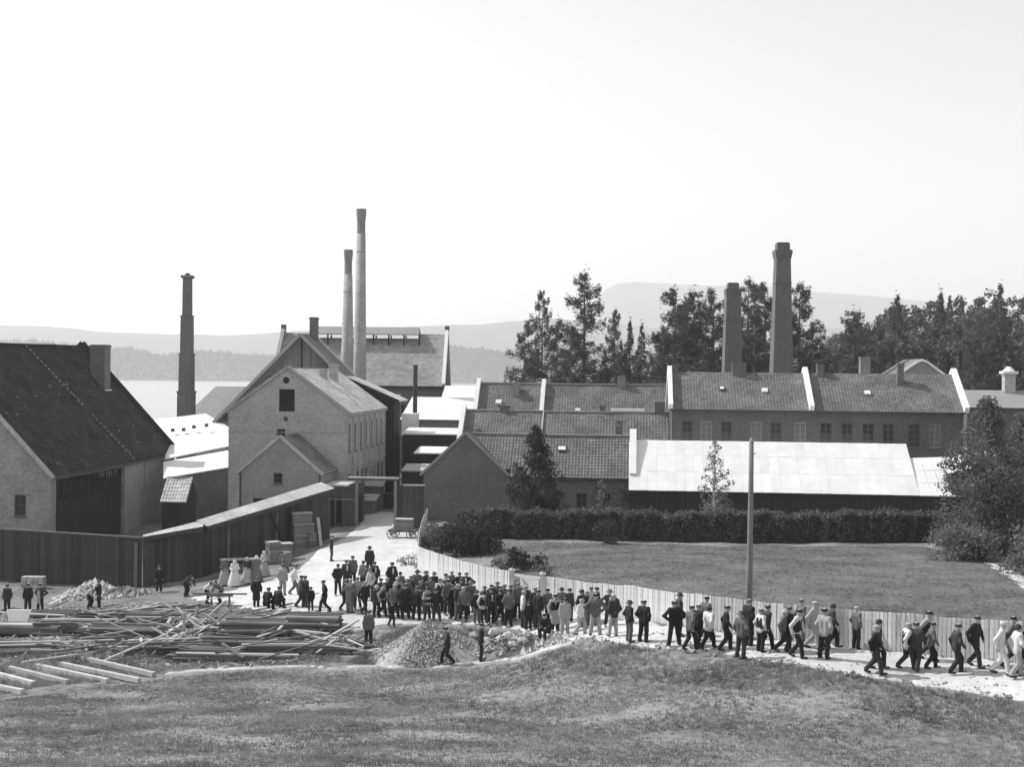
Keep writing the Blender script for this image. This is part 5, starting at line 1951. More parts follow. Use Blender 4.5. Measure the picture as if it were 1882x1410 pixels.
conifer(1240, 530, 176, 'pine', 1, 'broad pine leaning left, first of the right group', bare=0.12, wide=1.05)
conifer(1272, 535, 180, 'pine', 3, 'broad pine with feathery top left of the shorter chimney', bare=0.10, wide=1.0)
conifer(1312, 534, 174, 'pine', 4, 'round-topped dark pine touching the shorter chimney', bare=0.12, wide=1.0)
conifer(1215, 600, 172, 'pine', 3, 'low pine closing the left edge of the right group', bare=0.05, wide=1.0)
conifer(1375, 512, 182, 'pine', 7, 'tall pine between the two dark chimneys', bare=0.10, wide=1.05)
conifer(1402, 520, 178, 'pine', 1, 'full pine close on the left of the tall dark chimney', bare=0.12, wide=0.95)
conifer(1470, 520, 178, 'pine', 7, 'open-branched pine right of the tall dark chimney', bare=0.12, wide=1.0)
conifer(1445, 560, 184, 'pine', 3, 'pine hidden behind the tall dark chimney shaft', bare=0.05, wide=1.0)
conifer(1492, 590, 174, 'pine', 3, 'low full pine at the right foot of the group', bare=0.05, wide=1.1)
conifer(1256, 560, 170, 'pine', 4, 'dense pine in front of the right group, between its broad pines', bare=0.05, wide=1.1)
conifer(1290, 572, 168, 'pine', 7, 'lower dense pine left of the shorter chimney foot', bare=0.05, wide=1.15)
conifer(1385, 575, 168, 'pine', 4, 'lower dense pine between the feet of the dark chimneys', bare=0.05, wide=1.15)
conifer(1048, 600, 178, 'pine', 7, 'low dense pine at the foot of the tallest pine', bare=0.05, wide=0.9)
conifer(1345, 590, 172, 'pine', 1, 'low dark pine filling behind the shorter chimney', bare=0.05, wide=1.2)

# wooded slope at right: one mass of crowns, with its outermost trees told apart
mass_v, mass_f, off = [], [], 0
mass_t = MB()
WOOD_TOP = [(1500, 610), (1545, 600), (1570, 572), (1600, 585), (1630, 552), (1650, 545), (1700, 545), (1730, 540), (1770, 538), (1800, 532), (1830, 525), (1860, 528), (1920, 520), (2000, 505)]


def wood_top(px):
    return float(np.interp(px, [p[0] for p in WOOD_TOP], [p[1] for p in WOOD_TOP]))


def round_crown(h, w, seed):
    r = random.Random(seed)
    cs, rs = [], []
    for i in range(26):
        f = r.random()
        z = h * (0.22 + 0.76 * f)
        ww = w * math.sin(PI * (0.1 + 0.86 * f)) ** 0.8
        a, t = r.random() * 2 * PI, math.sqrt(r.random())
        cs.append((ww * t * math.cos(a), ww * t * math.sin(a), z))
        rs.append(r.uniform(0.7, 1.2) * w * 0.36)
    return clumps(cs, rs, 30 / max(1, (w / 3.0)), squash=0.8)


for i in range(188):
    px = rng.uniform(1505, 1990)
    layer = rng.random()
    d = 185 + 115 * layer
    yt = wood_top(px) + (1 - layer) * 90 + rng.uniform(0, 18)
    q = pix(px, 700, d)
    zb = gz(q.x, d)
    h = pix(px, yt, d).z - zb
    if h < 5:
        continue
    h = min(h, 24)
    zb = pix(px, yt, d).z - h
    if rng.random() < 0.45:
        _, pts, ls = pine_parts(h, i, 'spruce', 0.08, spread=h * 0.2, dens=0.28)
        ls = 0.36
    else:
        pts = round_crown(h, h * rng.uniform(0.16, 0.24), i)
        ls = 0.36
    pts = pts + np.array([q.x, d, zb])
    v, f = leaf_quads(pts, nrng.uniform(0.5, 1.2, len(pts)) * ls * 1.25, aspect=0.5)
    mass_v.append(v)
    mass_f.append(f + off)
    off += len(v)
    mass_t.tube([(q.x, d, zb - 3), (q.x, d, zb + h * 0.8)], [0.25, 0.06], n=5)
wood = tag(empty('wooded_slope', (70, 250, 10)), 'dense dark wood covering the slope at the far right', 'wood', kind='stuff')
o = mesh_np('crowns', np.concatenate(mass_v) - np.array([70, 250, 10]), np.concatenate(mass_f), M_NEEDLE_L, wood)
o['kind'] = 'stuff'
mass_t.v = [(x - 70, y - 250, z - 10) for x, y, z in mass_t.v]
mass_t.build('trunks', M_BARK, wood)['kind'] = 'stuff'
for k, (px, yt, d, kind, sd, lab) in enumerate((
        (1570, 570, 186, 'pine', 3, 'pale bushy tree standing out at the left end of the wood'),
        (1650, 540, 200, 'spruce', 6, 'spruce rising from the wood above the pediment'),
        (1728, 534, 205, 'spruce', 5, 'dark round-headed tree on the wood skyline'),
        (1835, 520, 210, 'spruce', 6, 'highest pointed spruce on the wood skyline'),
        (1610, 600, 180, 'pine', 4, 'light tree above the terrace roof, left in the wood'),
        (1790, 610, 176, 'pine', 3, 'pale leafy tree low in the wood beyond the last parapet'))):
    conifer(px, yt, d, kind, sd, lab, group='trees at the edge of the wood', bare=0.08 if kind != 'pine' else 0.10, wide=1.15)

# ------------------------------------------------------------------ far shore, hills
M_FARWOOD = mat('far_wood', 0.06, var=0.4, scale=0.01, fine=0.05)


def ridge(name, d, depth, prof, ybase, material, rough_amp=0.0, step=6, px0=-260, px1=2150, seed=0, kind='structure'):
    xs = np.arange(px0, px1, step)
    ys = np.interp(xs, [p[0] for p in prof], [p[1] for p in prof])
    rows = [(-0.5, 0.0), (-0.3, 0.45), (-0.12, 0.82), (0.0, 1.0), (0.25, 0.8), (0.6, 0.0)]
    vs = []
    rs = np.random.default_rng(seed)
    n1 = np.convolve(rs.normal(size=len(xs) + 8), np.ones(5) / 5, 'same')[4:-4]
    for k, (dd, hh) in enumerate(rows):
        D = d + dd * depth
        for x, y, nn in zip(xs, ys, n1):
            tp = pix(x, y, d)
            zt = tp.z + nn * rough_amp
            X = (x - CX) / F * D
            vs.append((X + rs.normal() * depth * 0.003, D, -13 + (zt + 13) * hh + (rs.normal() * rough_amp * 0.5 if 0 < hh < 1 else 0)))
    n = len(xs)
    idx = (np.arange(len(rows) - 1)[:, None] * n + np.arange(n - 1)[None, :]).ravel()
    f = np.c_[idx, idx + 1, idx + n + 1, idx + n]
    o = mesh_np(name, np.array(vs), f, material, smooth=True)
    return tag(o, kind=kind), xs, ys


ridge('mountain', 7200, 1800, [(900, 690), (1000, 660), (1050, 615), (1080, 572), (1100, 545), (1113, 531), (1135, 521), (1165, 518), (1250, 522), (1300, 525), (1400, 523), (1480, 535), (1560, 541), (1640, 547), (1760, 560), (2100, 590)], 690, M_FARWOOD, 2.0, seed=1, px0=880)
ridge('hills', 5000, 1300, [(-260, 604), (0, 598), (60, 599), (130, 603), (180, 610), (300, 614), (420, 617), (500, 612), (560, 607), (700, 603), (830, 597), (880, 597), (940, 590), (1000, 585), (1080, 590), (1200, 602), (2100, 605)], 690, M_FARWOOD, 1.5, seed=2)
SHORE = [(-260, 634), (0, 629), (60, 627), (130, 636), (200, 642), (240, 642), (290, 655), (330, 652), (380, 647), (440, 652), (500, 657), (660, 645), (830, 638), (880, 642), (940, 652), (1000, 644), (2100, 640)]
_, xs, ys = ridge('wooded_shore', 2900, 500, SHORE, 698, M_FARWOOD, 1.0, seed=3, step=4)
sp_v, sp_f = [], []
rs = np.random.default_rng(5)
for i in range(5200):
    px = rs.uniform(-100, 1050)
    t = rs.random() ** 0.6
    D = 2900 - 250 + 250 * t
    hh = np.interp((D - 2900) / 500, [-0.5, -0.3, -0.12, 0.0], [0, 0.45, 0.82, 1.0])
    zt = pix(px, float(np.interp(px, xs, ys)), 2900).z
    z = -13 + (zt + 13) * hh - 2
    X = (px - CX) / F * D
    h, w = rs.uniform(6, 13), rs.uniform(3.0, 5.0)
    b = len(sp_v)
    sp_v += [(X - w, D, z), (X, D - w, z), (X + w, D, z), (X, D + w, z), (X + rs.uniform(-.5, .5), D, z + h)]
    sp_f += [(b, b + 1, b + 4), (b + 1, b + 2, b + 4), (b + 2, b + 3, b + 4), (b + 3, b, b + 4)]
o = mesh_np('far_woods', np.array(sp_v), np.array(sp_f), M_FARWOOD)
tag(o, 'dim spruce woods along the far shore of the lake', 'wood', kind='stuff')

# ------------------------------------------------------------------ meadow grass
def tufts(name, poly, n, h, w, material, label, blades=5, keep=None):
    P2 = np.array([(p[0], p[1]) for p in poly])
    lo, hi = P2.min(0), P2.max(0)
    q = nrng.uniform(lo, hi, (n * 3, 2))
    q = q[in_poly(q, poly)]
    if keep is not None:
        q = q[keep(q)]
    # clumping: keep more where a slow noise is high
    nz = np.sin(q[:, 0] * 0.9 + 1.7 * np.sin(q[:, 1] * 0.5)) + np.sin(q[:, 1] * 1.3 + 1.1 * np.sin(q[:, 0] * 0.7)) + nrng.normal(0, 0.9, len(q))
    q = q[nz > -0.9][:n]
    n = len(q)
    z = ground_z(q[:, 0], q[:, 1])
    base = np.repeat(np.c_[q, z], blades, 0)
    m = len(base)
    a = nrng.uniform(0, 2 * PI, m)
    lean = nrng.uniform(0.1, 0.9, m)
    hh = np.repeat(nrng.gamma(4, 0.25, n), blades) * h * nrng.uniform(0.5, 1.2, m)
    base[:, :2] += nrng.normal(0, 0.05, (m, 2))
    dx = np.c_[np.cos(a), np.sin(a), np.zeros(m)]
    px_ = np.c_[-np.sin(a), np.cos(a), np.zeros(m)] * (w * nrng.uniform(0.6, 1.4, m))[:, None]
    tip = base + dx * (hh * lean)[:, None] + np.c_[np.zeros(m), np.zeros(m), hh]
    base[:, 2] -= 0.02
    v = np.stack([base - px_, base + px_, tip], 1).reshape(-1, 3)
    o = mesh_np(name, v, np.arange(3 * m).reshape(-1, 3), material)
    tag(o, label, 'grass', kind='stuff')
    return o


MEADOW = to_world([(-40, 1292), (0, 1288), (200, 1262), (300, 1247), (430, 1237), (560, 1233), (700, 1232), (830, 1230), (900, 1223), (965, 1214), (1000, 1203), (1045, 1190), (1100, 1184), (1200, 1196), (1300, 1207), (1400, 1219),
                   (1500, 1234), (1600, 1251), (1740, 1272), (1882, 1294), (1960, 1306), (1960, 1440), (1400, 1440), (941, 1440), (450, 1440), (-40, 1440)])
tufts('meadow_grass', MEADOW, 74000, 0.06, 0.014, M_GRASS, 'rough mown meadow grass on the foreground slope', blades=5)
BANK = to_world([(1000, 1205), (1045, 1188), (1100, 1182), (1200, 1194), (1300, 1205), (1400, 1217), (1500, 1232), (1600, 1249), (1740, 1270), (1882, 1292), (1960, 1304), (1960, 1380), (1700, 1330), (1500, 1290), (1200, 1255), (1050, 1240)])
tufts('bank_grass', BANK, 8000, 0.1, 0.014, M_GRASS, 'taller grass and weeds on the bank below the road', blades=6)
MID = to_world([(640, 1222), (700, 1170), (760, 1152), (880, 1154), (960, 1170), (1000, 1180), (990, 1196), (950, 1206), (880, 1214), (760, 1220)])
tufts('verge_grass', MID, 5000, 0.16, 0.014, M_GRASS, 'grass between the road edge and the gravel heap', blades=5)
YG = to_world([(0, 1200), (120, 1195), (300, 1200), (620, 1205), (640, 1222), (430, 1226), (300, 1240), (100, 1262), (0, 1280)])
tufts('yard_grass', YG, 8000, 0.14, 0.014, M_GRASS, 'trampled grass around the timber in the yard', blades=5)
FW = [p + Vector((0.25, 0.35, 0)) for p in FENCE[4:]] + [p + Vector((1.2, 1.9, 0)) for p in reversed(FENCE[4:])]
tufts('fence_weeds', FW, 9000, 0.34, 0.022, M_WEED, 'weeds growing along the garden side of the white fence', blades=6)
tufts('lawn_grass', LAWN, 34000, 0.07, 0.018, M_LAWNB, 'short mown lawn grass', blades=4)
FV = [p + Vector((-0.45, -0.4, 0)) for p in FENCE[12:]] + [p + Vector((-0.05, -0.05, 0)) for p in reversed(FENCE[12:])]
tufts('fence_verge', FV, 1500, 0.15, 0.015, M_WEED, 'thin weeds at the foot of the white fence', blades=5)

# ------------------------------------------------------------------ people
def seg_d(P, a, b, ra, rb):
    a, b = np.array(a, float), np.array(b, float)
    ab = b - a
    t = np.clip(((P - a) @ ab) / max(1e-9, ab @ ab), 0, 1)
    return np.linalg.norm(P - a - t[..., None] * ab, axis=-1) - (ra + (rb - ra) * t)


def smin(a, b, k):
    h = np.clip(0.5 + 0.5 * (b - a) / k, 0, 1)
    return b * (1 - h) + a * h - k * h * (1 - h)


def surface(prims, h, k=0.03, cut=None):
    """One closed skin round a set of tapered limbs (a, b, ra, rb): surface nets on a grid."""
    pts = np.array([p for pr in prims for p in (pr[0], pr[1])], float)
    R = max(max(pr[2], pr[3]) for pr in prims) + 3 * h
    lo, hi = pts.min(0) - R, pts.max(0) + R
    ax = [np.arange(lo[i], hi[i] + h, h) for i in range(3)]
    G = np.stack(np.meshgrid(*ax, indexing='ij'), -1)
    D = None
    for a, b, ra, rb in prims:
        d = seg_d(G, a, b, ra, rb)
        D = d if D is None else smin(D, d, k)
    if cut is not None:
        D = np.maximum(D, cut(G))
    ins = D < 0
    s = np.array(D.shape)
    c = [ins[i:s[0] - 1 + i, j:s[1] - 1 + j, l:s[2] - 1 + l] for i in (0, 1) for j in (0, 1) for l in (0, 1)]
    cnt = sum(x.astype(np.int8) for x in c)
    act = (cnt > 0) & (cnt < 8)
    idx = -np.ones(act.shape, int)
    cells = np.argwhere(act)
    idx[act] = np.arange(len(cells))
    acc, w = np.zeros((len(cells), 3)), np.zeros(len(cells))
    cor = [(0, 0, 0), (1, 0, 0), (0, 1, 0), (0, 0, 1), (1, 1, 0), (1, 0, 1), (0, 1, 1), (1, 1, 1)]
    for p in cor:
        for ax_ in range(3):
            if p[ax_] == 0:
                q = list(p)
                q[ax_] = 1
                A_ = D[cells[:, 0] + p[0], cells[:, 1] + p[1], cells[:, 2] + p[2]]
                B_ = D[cells[:, 0] + q[0], cells[:, 1] + q[1], cells[:, 2] + q[2]]
                m = (A_ < 0) != (B_ < 0)
                t = A_[m] / (A_[m] - B_[m])
                e = np.array(p, float)[None, :] + np.array([q[i] - p[i] for i in range(3)])[None, :] * t[:, None]
                acc[m] += e
                w[m] += 1
    v = lo + h * (cells + acc / w[:, None])
    fs = []
    for ax_ in range(3):
        o1, o2 = (ax_ + 1) % 3, (ax_ + 2) % 3
        sl0 = [slice(None)] * 3
        sl1 = [slice(None)] * 3
        sl0[ax_], sl1[ax_] = slice(0, -1), slice(1, None)
        A_, B_ = ins[tuple(sl0)], ins[tuple(sl1)]
        ed = np.argwhere(A_ != B_)
        ok = (ed[:, o1] > 0) & (ed[:, o2] > 0) & (ed[:, o1] < s[o1] - 1) & (ed[:, o2] < s[o2] - 1)
        ed = ed[ok]
        q = []
        for da, db in ((-1, -1), (0, -1), (0, 0), (-1, 0)):
            e = ed.copy()
            e[:, o1] += da
            e[:, o2] += db
            q.append(idx[e[:, 0], e[:, 1], e[:, 2]])
        q = np.stack(q, 1)
        flip = ~A_[ed[:, 0], ed[:, 1], ed[:, 2]]
        q[flip] = q[flip][:, ::-1]
        fs.append(q)
    f = np.concatenate(fs)
    f = f[(f >= 0).all(1)]
    return v, f


def np_add(parts):
    vs, fs, off = [], [], 0
    for v, f in parts:
        v, f = np.asarray(v, float), np.asarray(f, int)
        if f.shape[1] == 3:
            f = np.c_[f, f[:, 2]]
        vs.append(v)
        fs.append(f + off)
        off += len(v)
    return np.concatenate(vs), np.concatenate(fs)


def quads_of(mb):
    f = []
    for q in mb.f:
        if len(q) == 4:
            f.append(q)
        elif len(q) == 3:
            f.append([q[0], q[1], q[2], q[2]])
        else:
            for i in range(1, len(q) - 1, 2):
                k = q[i + 2] if i + 2 < len(q) else q[i + 1]
                f.append([q[0], q[i], q[i + 1], k])
    return np.array([tuple(v) for v in mb.v]), np.array(f)


def mesh_of(name, v, f, material, smooth=True):
    """Mesh data with quads; faces that repeat a corner become triangles."""
    me = bpy.data.meshes.new(name)
    tri = f[:, 2] == f[:, 3]
    faces = [list(map(int, q)) for q in f[~tri]] + [list(map(int, q[:3])) for q in f[tri]]
    me.from_pydata([tuple(p) for p in v], [], faces)
    if smooth:
        me.polygons.foreach_set('use_smooth', [True] * len(me.polygons))
    me.materials.append(material)
    me.update()
    return me


def V3(*a):
    return np.array(a, float)


def make_pose(name, hip=(0, 0, 0.93), chest=(0, 0, 1.30), neck=(0, 0, 1.47), head=(0, -0.02, 1.60), sh=0.172, elbow=None, hand=None, knee=None, foot=None, toe=None, coat=0.0, dress=False, voxel=0.021):
    """A figure facing -y. Limbs: dict of left and right joints. Returns mesh data for body, jacket, trousers, boots, and the head place."""
    hip, chest, neck, head = map(lambda q: V3(*q), (hip, chest, neck, head))
    up = neck - chest
    up /= np.linalg.norm(up)
    S = {s: neck - up * 0.06 + V3(s * sh, 0, 0) for s in (-1, 1)}
    Hp = {s: hip + V3(s * 0.095, 0, -0.02) for s in (-1, 1)}
    E, Hd = {}, {}
    for i, s in enumerate((-1, 1)):
        E[s], Hd[s] = V3(*elbow[i]), V3(*hand[i])
    K, Ft, T = {}, {}, {}
    for i, s in enumerate((-1, 1)):
        K[s], Ft[s] = V3(*knee[i]), V3(*foot[i])
        T[s] = V3(*toe[i]) if toe else Ft[s] + V3(s * 0.02, -0.17, -0.05)
    # naked body: one continuous skin
    body = [(chest + V3(-0.09, 0, 0), hip + V3(-0.07, 0, 0.02), 0.105, 0.10), (chest + V3(0.09, 0, 0), hip + V3(0.07, 0, 0.02), 0.105, 0.10),
            (S[-1], S[1], 0.06, 0.06), (neck - up * 0.05, head, 0.055, 0.055), (head + V3(0, -0.005, -0.03), head + V3(0, 0.012, 0.045), 0.084, 0.098), (head + V3(0, -0.05, -0.085), head + V3(0, -0.03, -0.05), 0.04, 0.055)]
    for s in (-1, 1):
        wr = E[s] + (Hd[s] - E[s]) * 0.97
        body += [(S[s], E[s], 0.052, 0.042), (E[s], wr, 0.042, 0.029), (wr, wr + (Hd[s] - E[s]) * 0.28, 0.033, 0.03), (Hp[s], K[s], 0.085, 0.058), (K[s], Ft[s], 0.056, 0.042), (Ft[s], T[s], 0.045, 0.038)]
    v, f = surface(body, voxel, 0.03)
    extra = []
    for s in (-1, 1):                                        # fingers and thumb
        d = Hd[s] - E[s]
        d /= np.linalg.norm(d)
        side = np.cross(d, V3(0, 0, 1)) if abs(d[2]) < 0.9 else V3(0, -1, 0)
        side /= np.linalg.norm(side)
        nrm = np.cross(d, side)
        palm = Hd[s] + d * 0.06
        for i, (o, ln) in enumerate(((-0.033, 0.062), (-0.011, 0.075), (0.011, 0.07), (0.033, 0.055))):
            m = MB()
            a = palm + side * o
            m.tube([a, a + d * ln * 0.55 + nrm * 0.008, a + d * ln * 0.85 + nrm * 0.026], [0.011, 0.010, 0.007], n=5)
            extra.append(quads_of(m))
        m = MB()
        a = Hd[s] + d * 0.01 - side * 0.03
        m.tube([a, a + d * 0.035 - side * 0.022, a + d * 0.068 - side * 0.026], [0.013, 0.011, 0.008], n=5)
        extra.append(quads_of(m))
    m = MB()                                                 # nose, ears, eyes
    hx = Vector(head)
    m.tube([hx + Vector((0, -0.082, 0.022)), hx + Vector((0, -0.112, -0.018)), hx + Vector((0, -0.088, -0.03))], [0.008, 0.016, 0.012], n=6)
    for s in (-1, 1):
        m.tube([hx + Vector((s * 0.086, 0.0, -0.03)), hx + Vector((s * 0.098, 0.008, 0.0)), hx + Vector((s * 0.088, 0.006, 0.028))], [0.01, 0.016, 0.01], n=5)
    m.beam(hx + Vector((-0.022, -0.096, -0.055)), hx + Vector((0.022, -0.096, -0.055)), 0.012, 0.008)
    extra.append(quads_of(m))
    out = {'body': mesh_of('body', *np_add([(v, f)] + extra), M_SKIN)}
    m = MB()
    for s in (-1, 1):
        m.tube([hx + Vector((s * 0.033, -0.083, 0.012)), hx + Vector((s * 0.033, -0.091, 0.012))], [0.012, 0.008], n=6)
    # jacket
    hem = hip + V3(0, 0, -0.10 - coat)
    g = 0.016
    jk = [(chest + V3(-0.095, 0, 0), hip + V3(-0.08, 0, 0.02), 0.108 + g, 0.10 + g), (chest + V3(0.095, 0, 0), hip + V3(0.08, 0, 0.02), 0.108 + g, 0.10 + g),
          (S[-1], S[1], 0.062 + g, 0.062 + g), (chest, neck - up * 0.03, 0.10, 0.055 + g)]
    if coat > 0.2:
        jk += [(hip + V3(s * 0.07, 0, 0), (K[s] + hip + V3(s * 0.07, 0, -0.45)) / 2, 0.13, 0.15) for s in (-1, 1)]
    for s in (-1, 1):
        wr = E[s] + (Hd[s] - E[s]) * 0.97
        jk += [(S[s], E[s], 0.056 + g, 0.048 + g), (E[s], wr, 0.048 + g, 0.036 + g)]
        if coat <= 0.2 and not dress:
            jk.append((hip + V3(s * 0.07, 0, 0), hip + V3(s * 0.075, 0, -0.07), 0.115, 0.118))
    zc = neck[2] + 0.02
    out['jacket'] = mesh_of('jacket', *surface(jk, voxel, 0.05), M_CLOTH[0])
    vg = g + 0.008
    vs_ = [(chest + V3(-0.095, 0, 0), hip + V3(-0.08, 0, 0.02), 0.108 + vg, 0.10 + vg), (chest + V3(0.095, 0, 0), hip + V3(0.08, 0, 0.02), 0.108 + vg, 0.10 + vg)]
    out['vest'] = mesh_of('waistcoat', *surface(vs_, voxel, 0.05), M_CLOTH[0])
    if dress:
        m = MB()
        c0 = Vector(hip)
        prof = [(0.17, 0.14), (0.22, 0.0), (0.30, -0.3), (0.38, -0.62), (0.42, -0.85)]
        N = 22
        vs, fs = [], []
        for r, z in prof:
            for i in range(N):
                a = 2 * PI * i / N
                rr = r * (1 + 0.06 * math.sin(5 * a + z * 3))
                vs.append((c0.x + rr * math.cos(a), c0.y + rr * 0.8 * math.sin(a), c0.z + z))
        for k in range(len(prof) - 1):
            for i in range(N):
                fs.append((k * N + i, k * N + (i + 1) % N, (k + 1) * N + (i + 1) % N, (k + 1) * N + i))
        m.add(vs, fs)
        m.add([vs[i] for i in range(N)], [tuple(range(N))])
        out['trousers'] = mesh_of('skirt', *quads_of(m), M_CLOTH[3])
    else:
        tr = [(hip + V3(-0.06, 0, 0.04), hip + V3(0.06, 0, 0.04), 0.115, 0.115)]
        for s in (-1, 1):
            tr += [(Hp[s], K[s], 0.108, 0.085), (K[s], Ft[s] + V3(0, 0, 0.03), 0.085, 0.078)]
        out['trousers'] = mesh_of('trousers', *surface(tr, voxel, 0.035), M_CLOTH[0])
    out['boots'] = []
    for s in (-1, 1):
        bt = [(Ft[s] + V3(0, 0, 0.05), Ft[s] + V3(0, 0.0, -0.01), 0.052, 0.055), (Ft[s] + V3(0, 0.03, -0.035), T[s], 0.05, 0.045)]
        bv, bf = surface(bt, voxel, 0.03)
        bv[:, 2] = np.maximum(bv[:, 2], min(Ft[-1][2], Ft[1][2]) - 0.082)
        out['boots'].append(mesh_of('boot', bv, bf, M_BOOT))
    out['head'] = Vector(head)
    out['eyes'] = mesh_of('eyes', *quads_of(m), M_BOOT) if not dress else None
    return out


M_SKIN = mat('skin', 0.40, var=0.1, scale=5)
M_BOOT = mat('boot_leather', 0.03, var=0.3)
M_CLOTH = [mat('cloth_black', 0.022, var=0.4, scale=4, fine=15), mat('cloth_dark', 0.045, var=0.35, scale=4, fine=15), mat('cloth_grey', 0.13, var=0.3, scale=4, fine=15), mat('cloth_light', 0.36, var=0.2, scale=4, fine=15), mat('cloth_white', 0.62, var=0.12, scale=4, fine=15)]
M_STRAW = mat('straw', 0.5, var=0.2)


def hat_mesh(kind):
    m = MB()
    if kind == 'cap':
        m.tube([(0, 0.01, 0.035), (0, 0.01, 0.06), (0, 0.0, 0.095), (0, 0.0, 0.118), (0, 0, 0.128)], [0.104, 0.11, 0.115, 0.095, 0.03], n=14)
        m.add([(-0.075, -0.075, 0.045), (0.075, -0.075, 0.045), (0.05, -0.155, 0.03), (-0.05, -0.155, 0.03), (-0.075, -0.075, 0.058), (0.075, -0.075, 0.058), (0.05, -0.155, 0.04), (-0.05, -0.155, 0.04)],
              [(0, 1, 2, 3), (7, 6, 5, 4), (0, 3, 7, 4), (3, 2, 6, 7), (2, 1, 5, 6)])
    elif kind == 'hat':
        m.tube([(0, 0, 0.04), (0, 0, 0.05), (0, 0, 0.055), (0, 0, 0.14), (0, 0, 0.155)], [0.175, 0.178, 0.106, 0.098, 0.06], n=16)
    elif kind == 'scarf':
        m.tube([(0, 0.03, -0.12), (0, 0.02, -0.04), (0, 0.015, 0.05), (0, 0.01, 0.11), (0, 0.01, 0.125)], [0.10, 0.112, 0.112, 0.075, 0.02], n=14)
    return mesh_of(kind, *quads_of(m), M_CLOTH[1])


HATS = {k: hat_mesh(k) for k in ('cap', 'hat', 'scarf')}

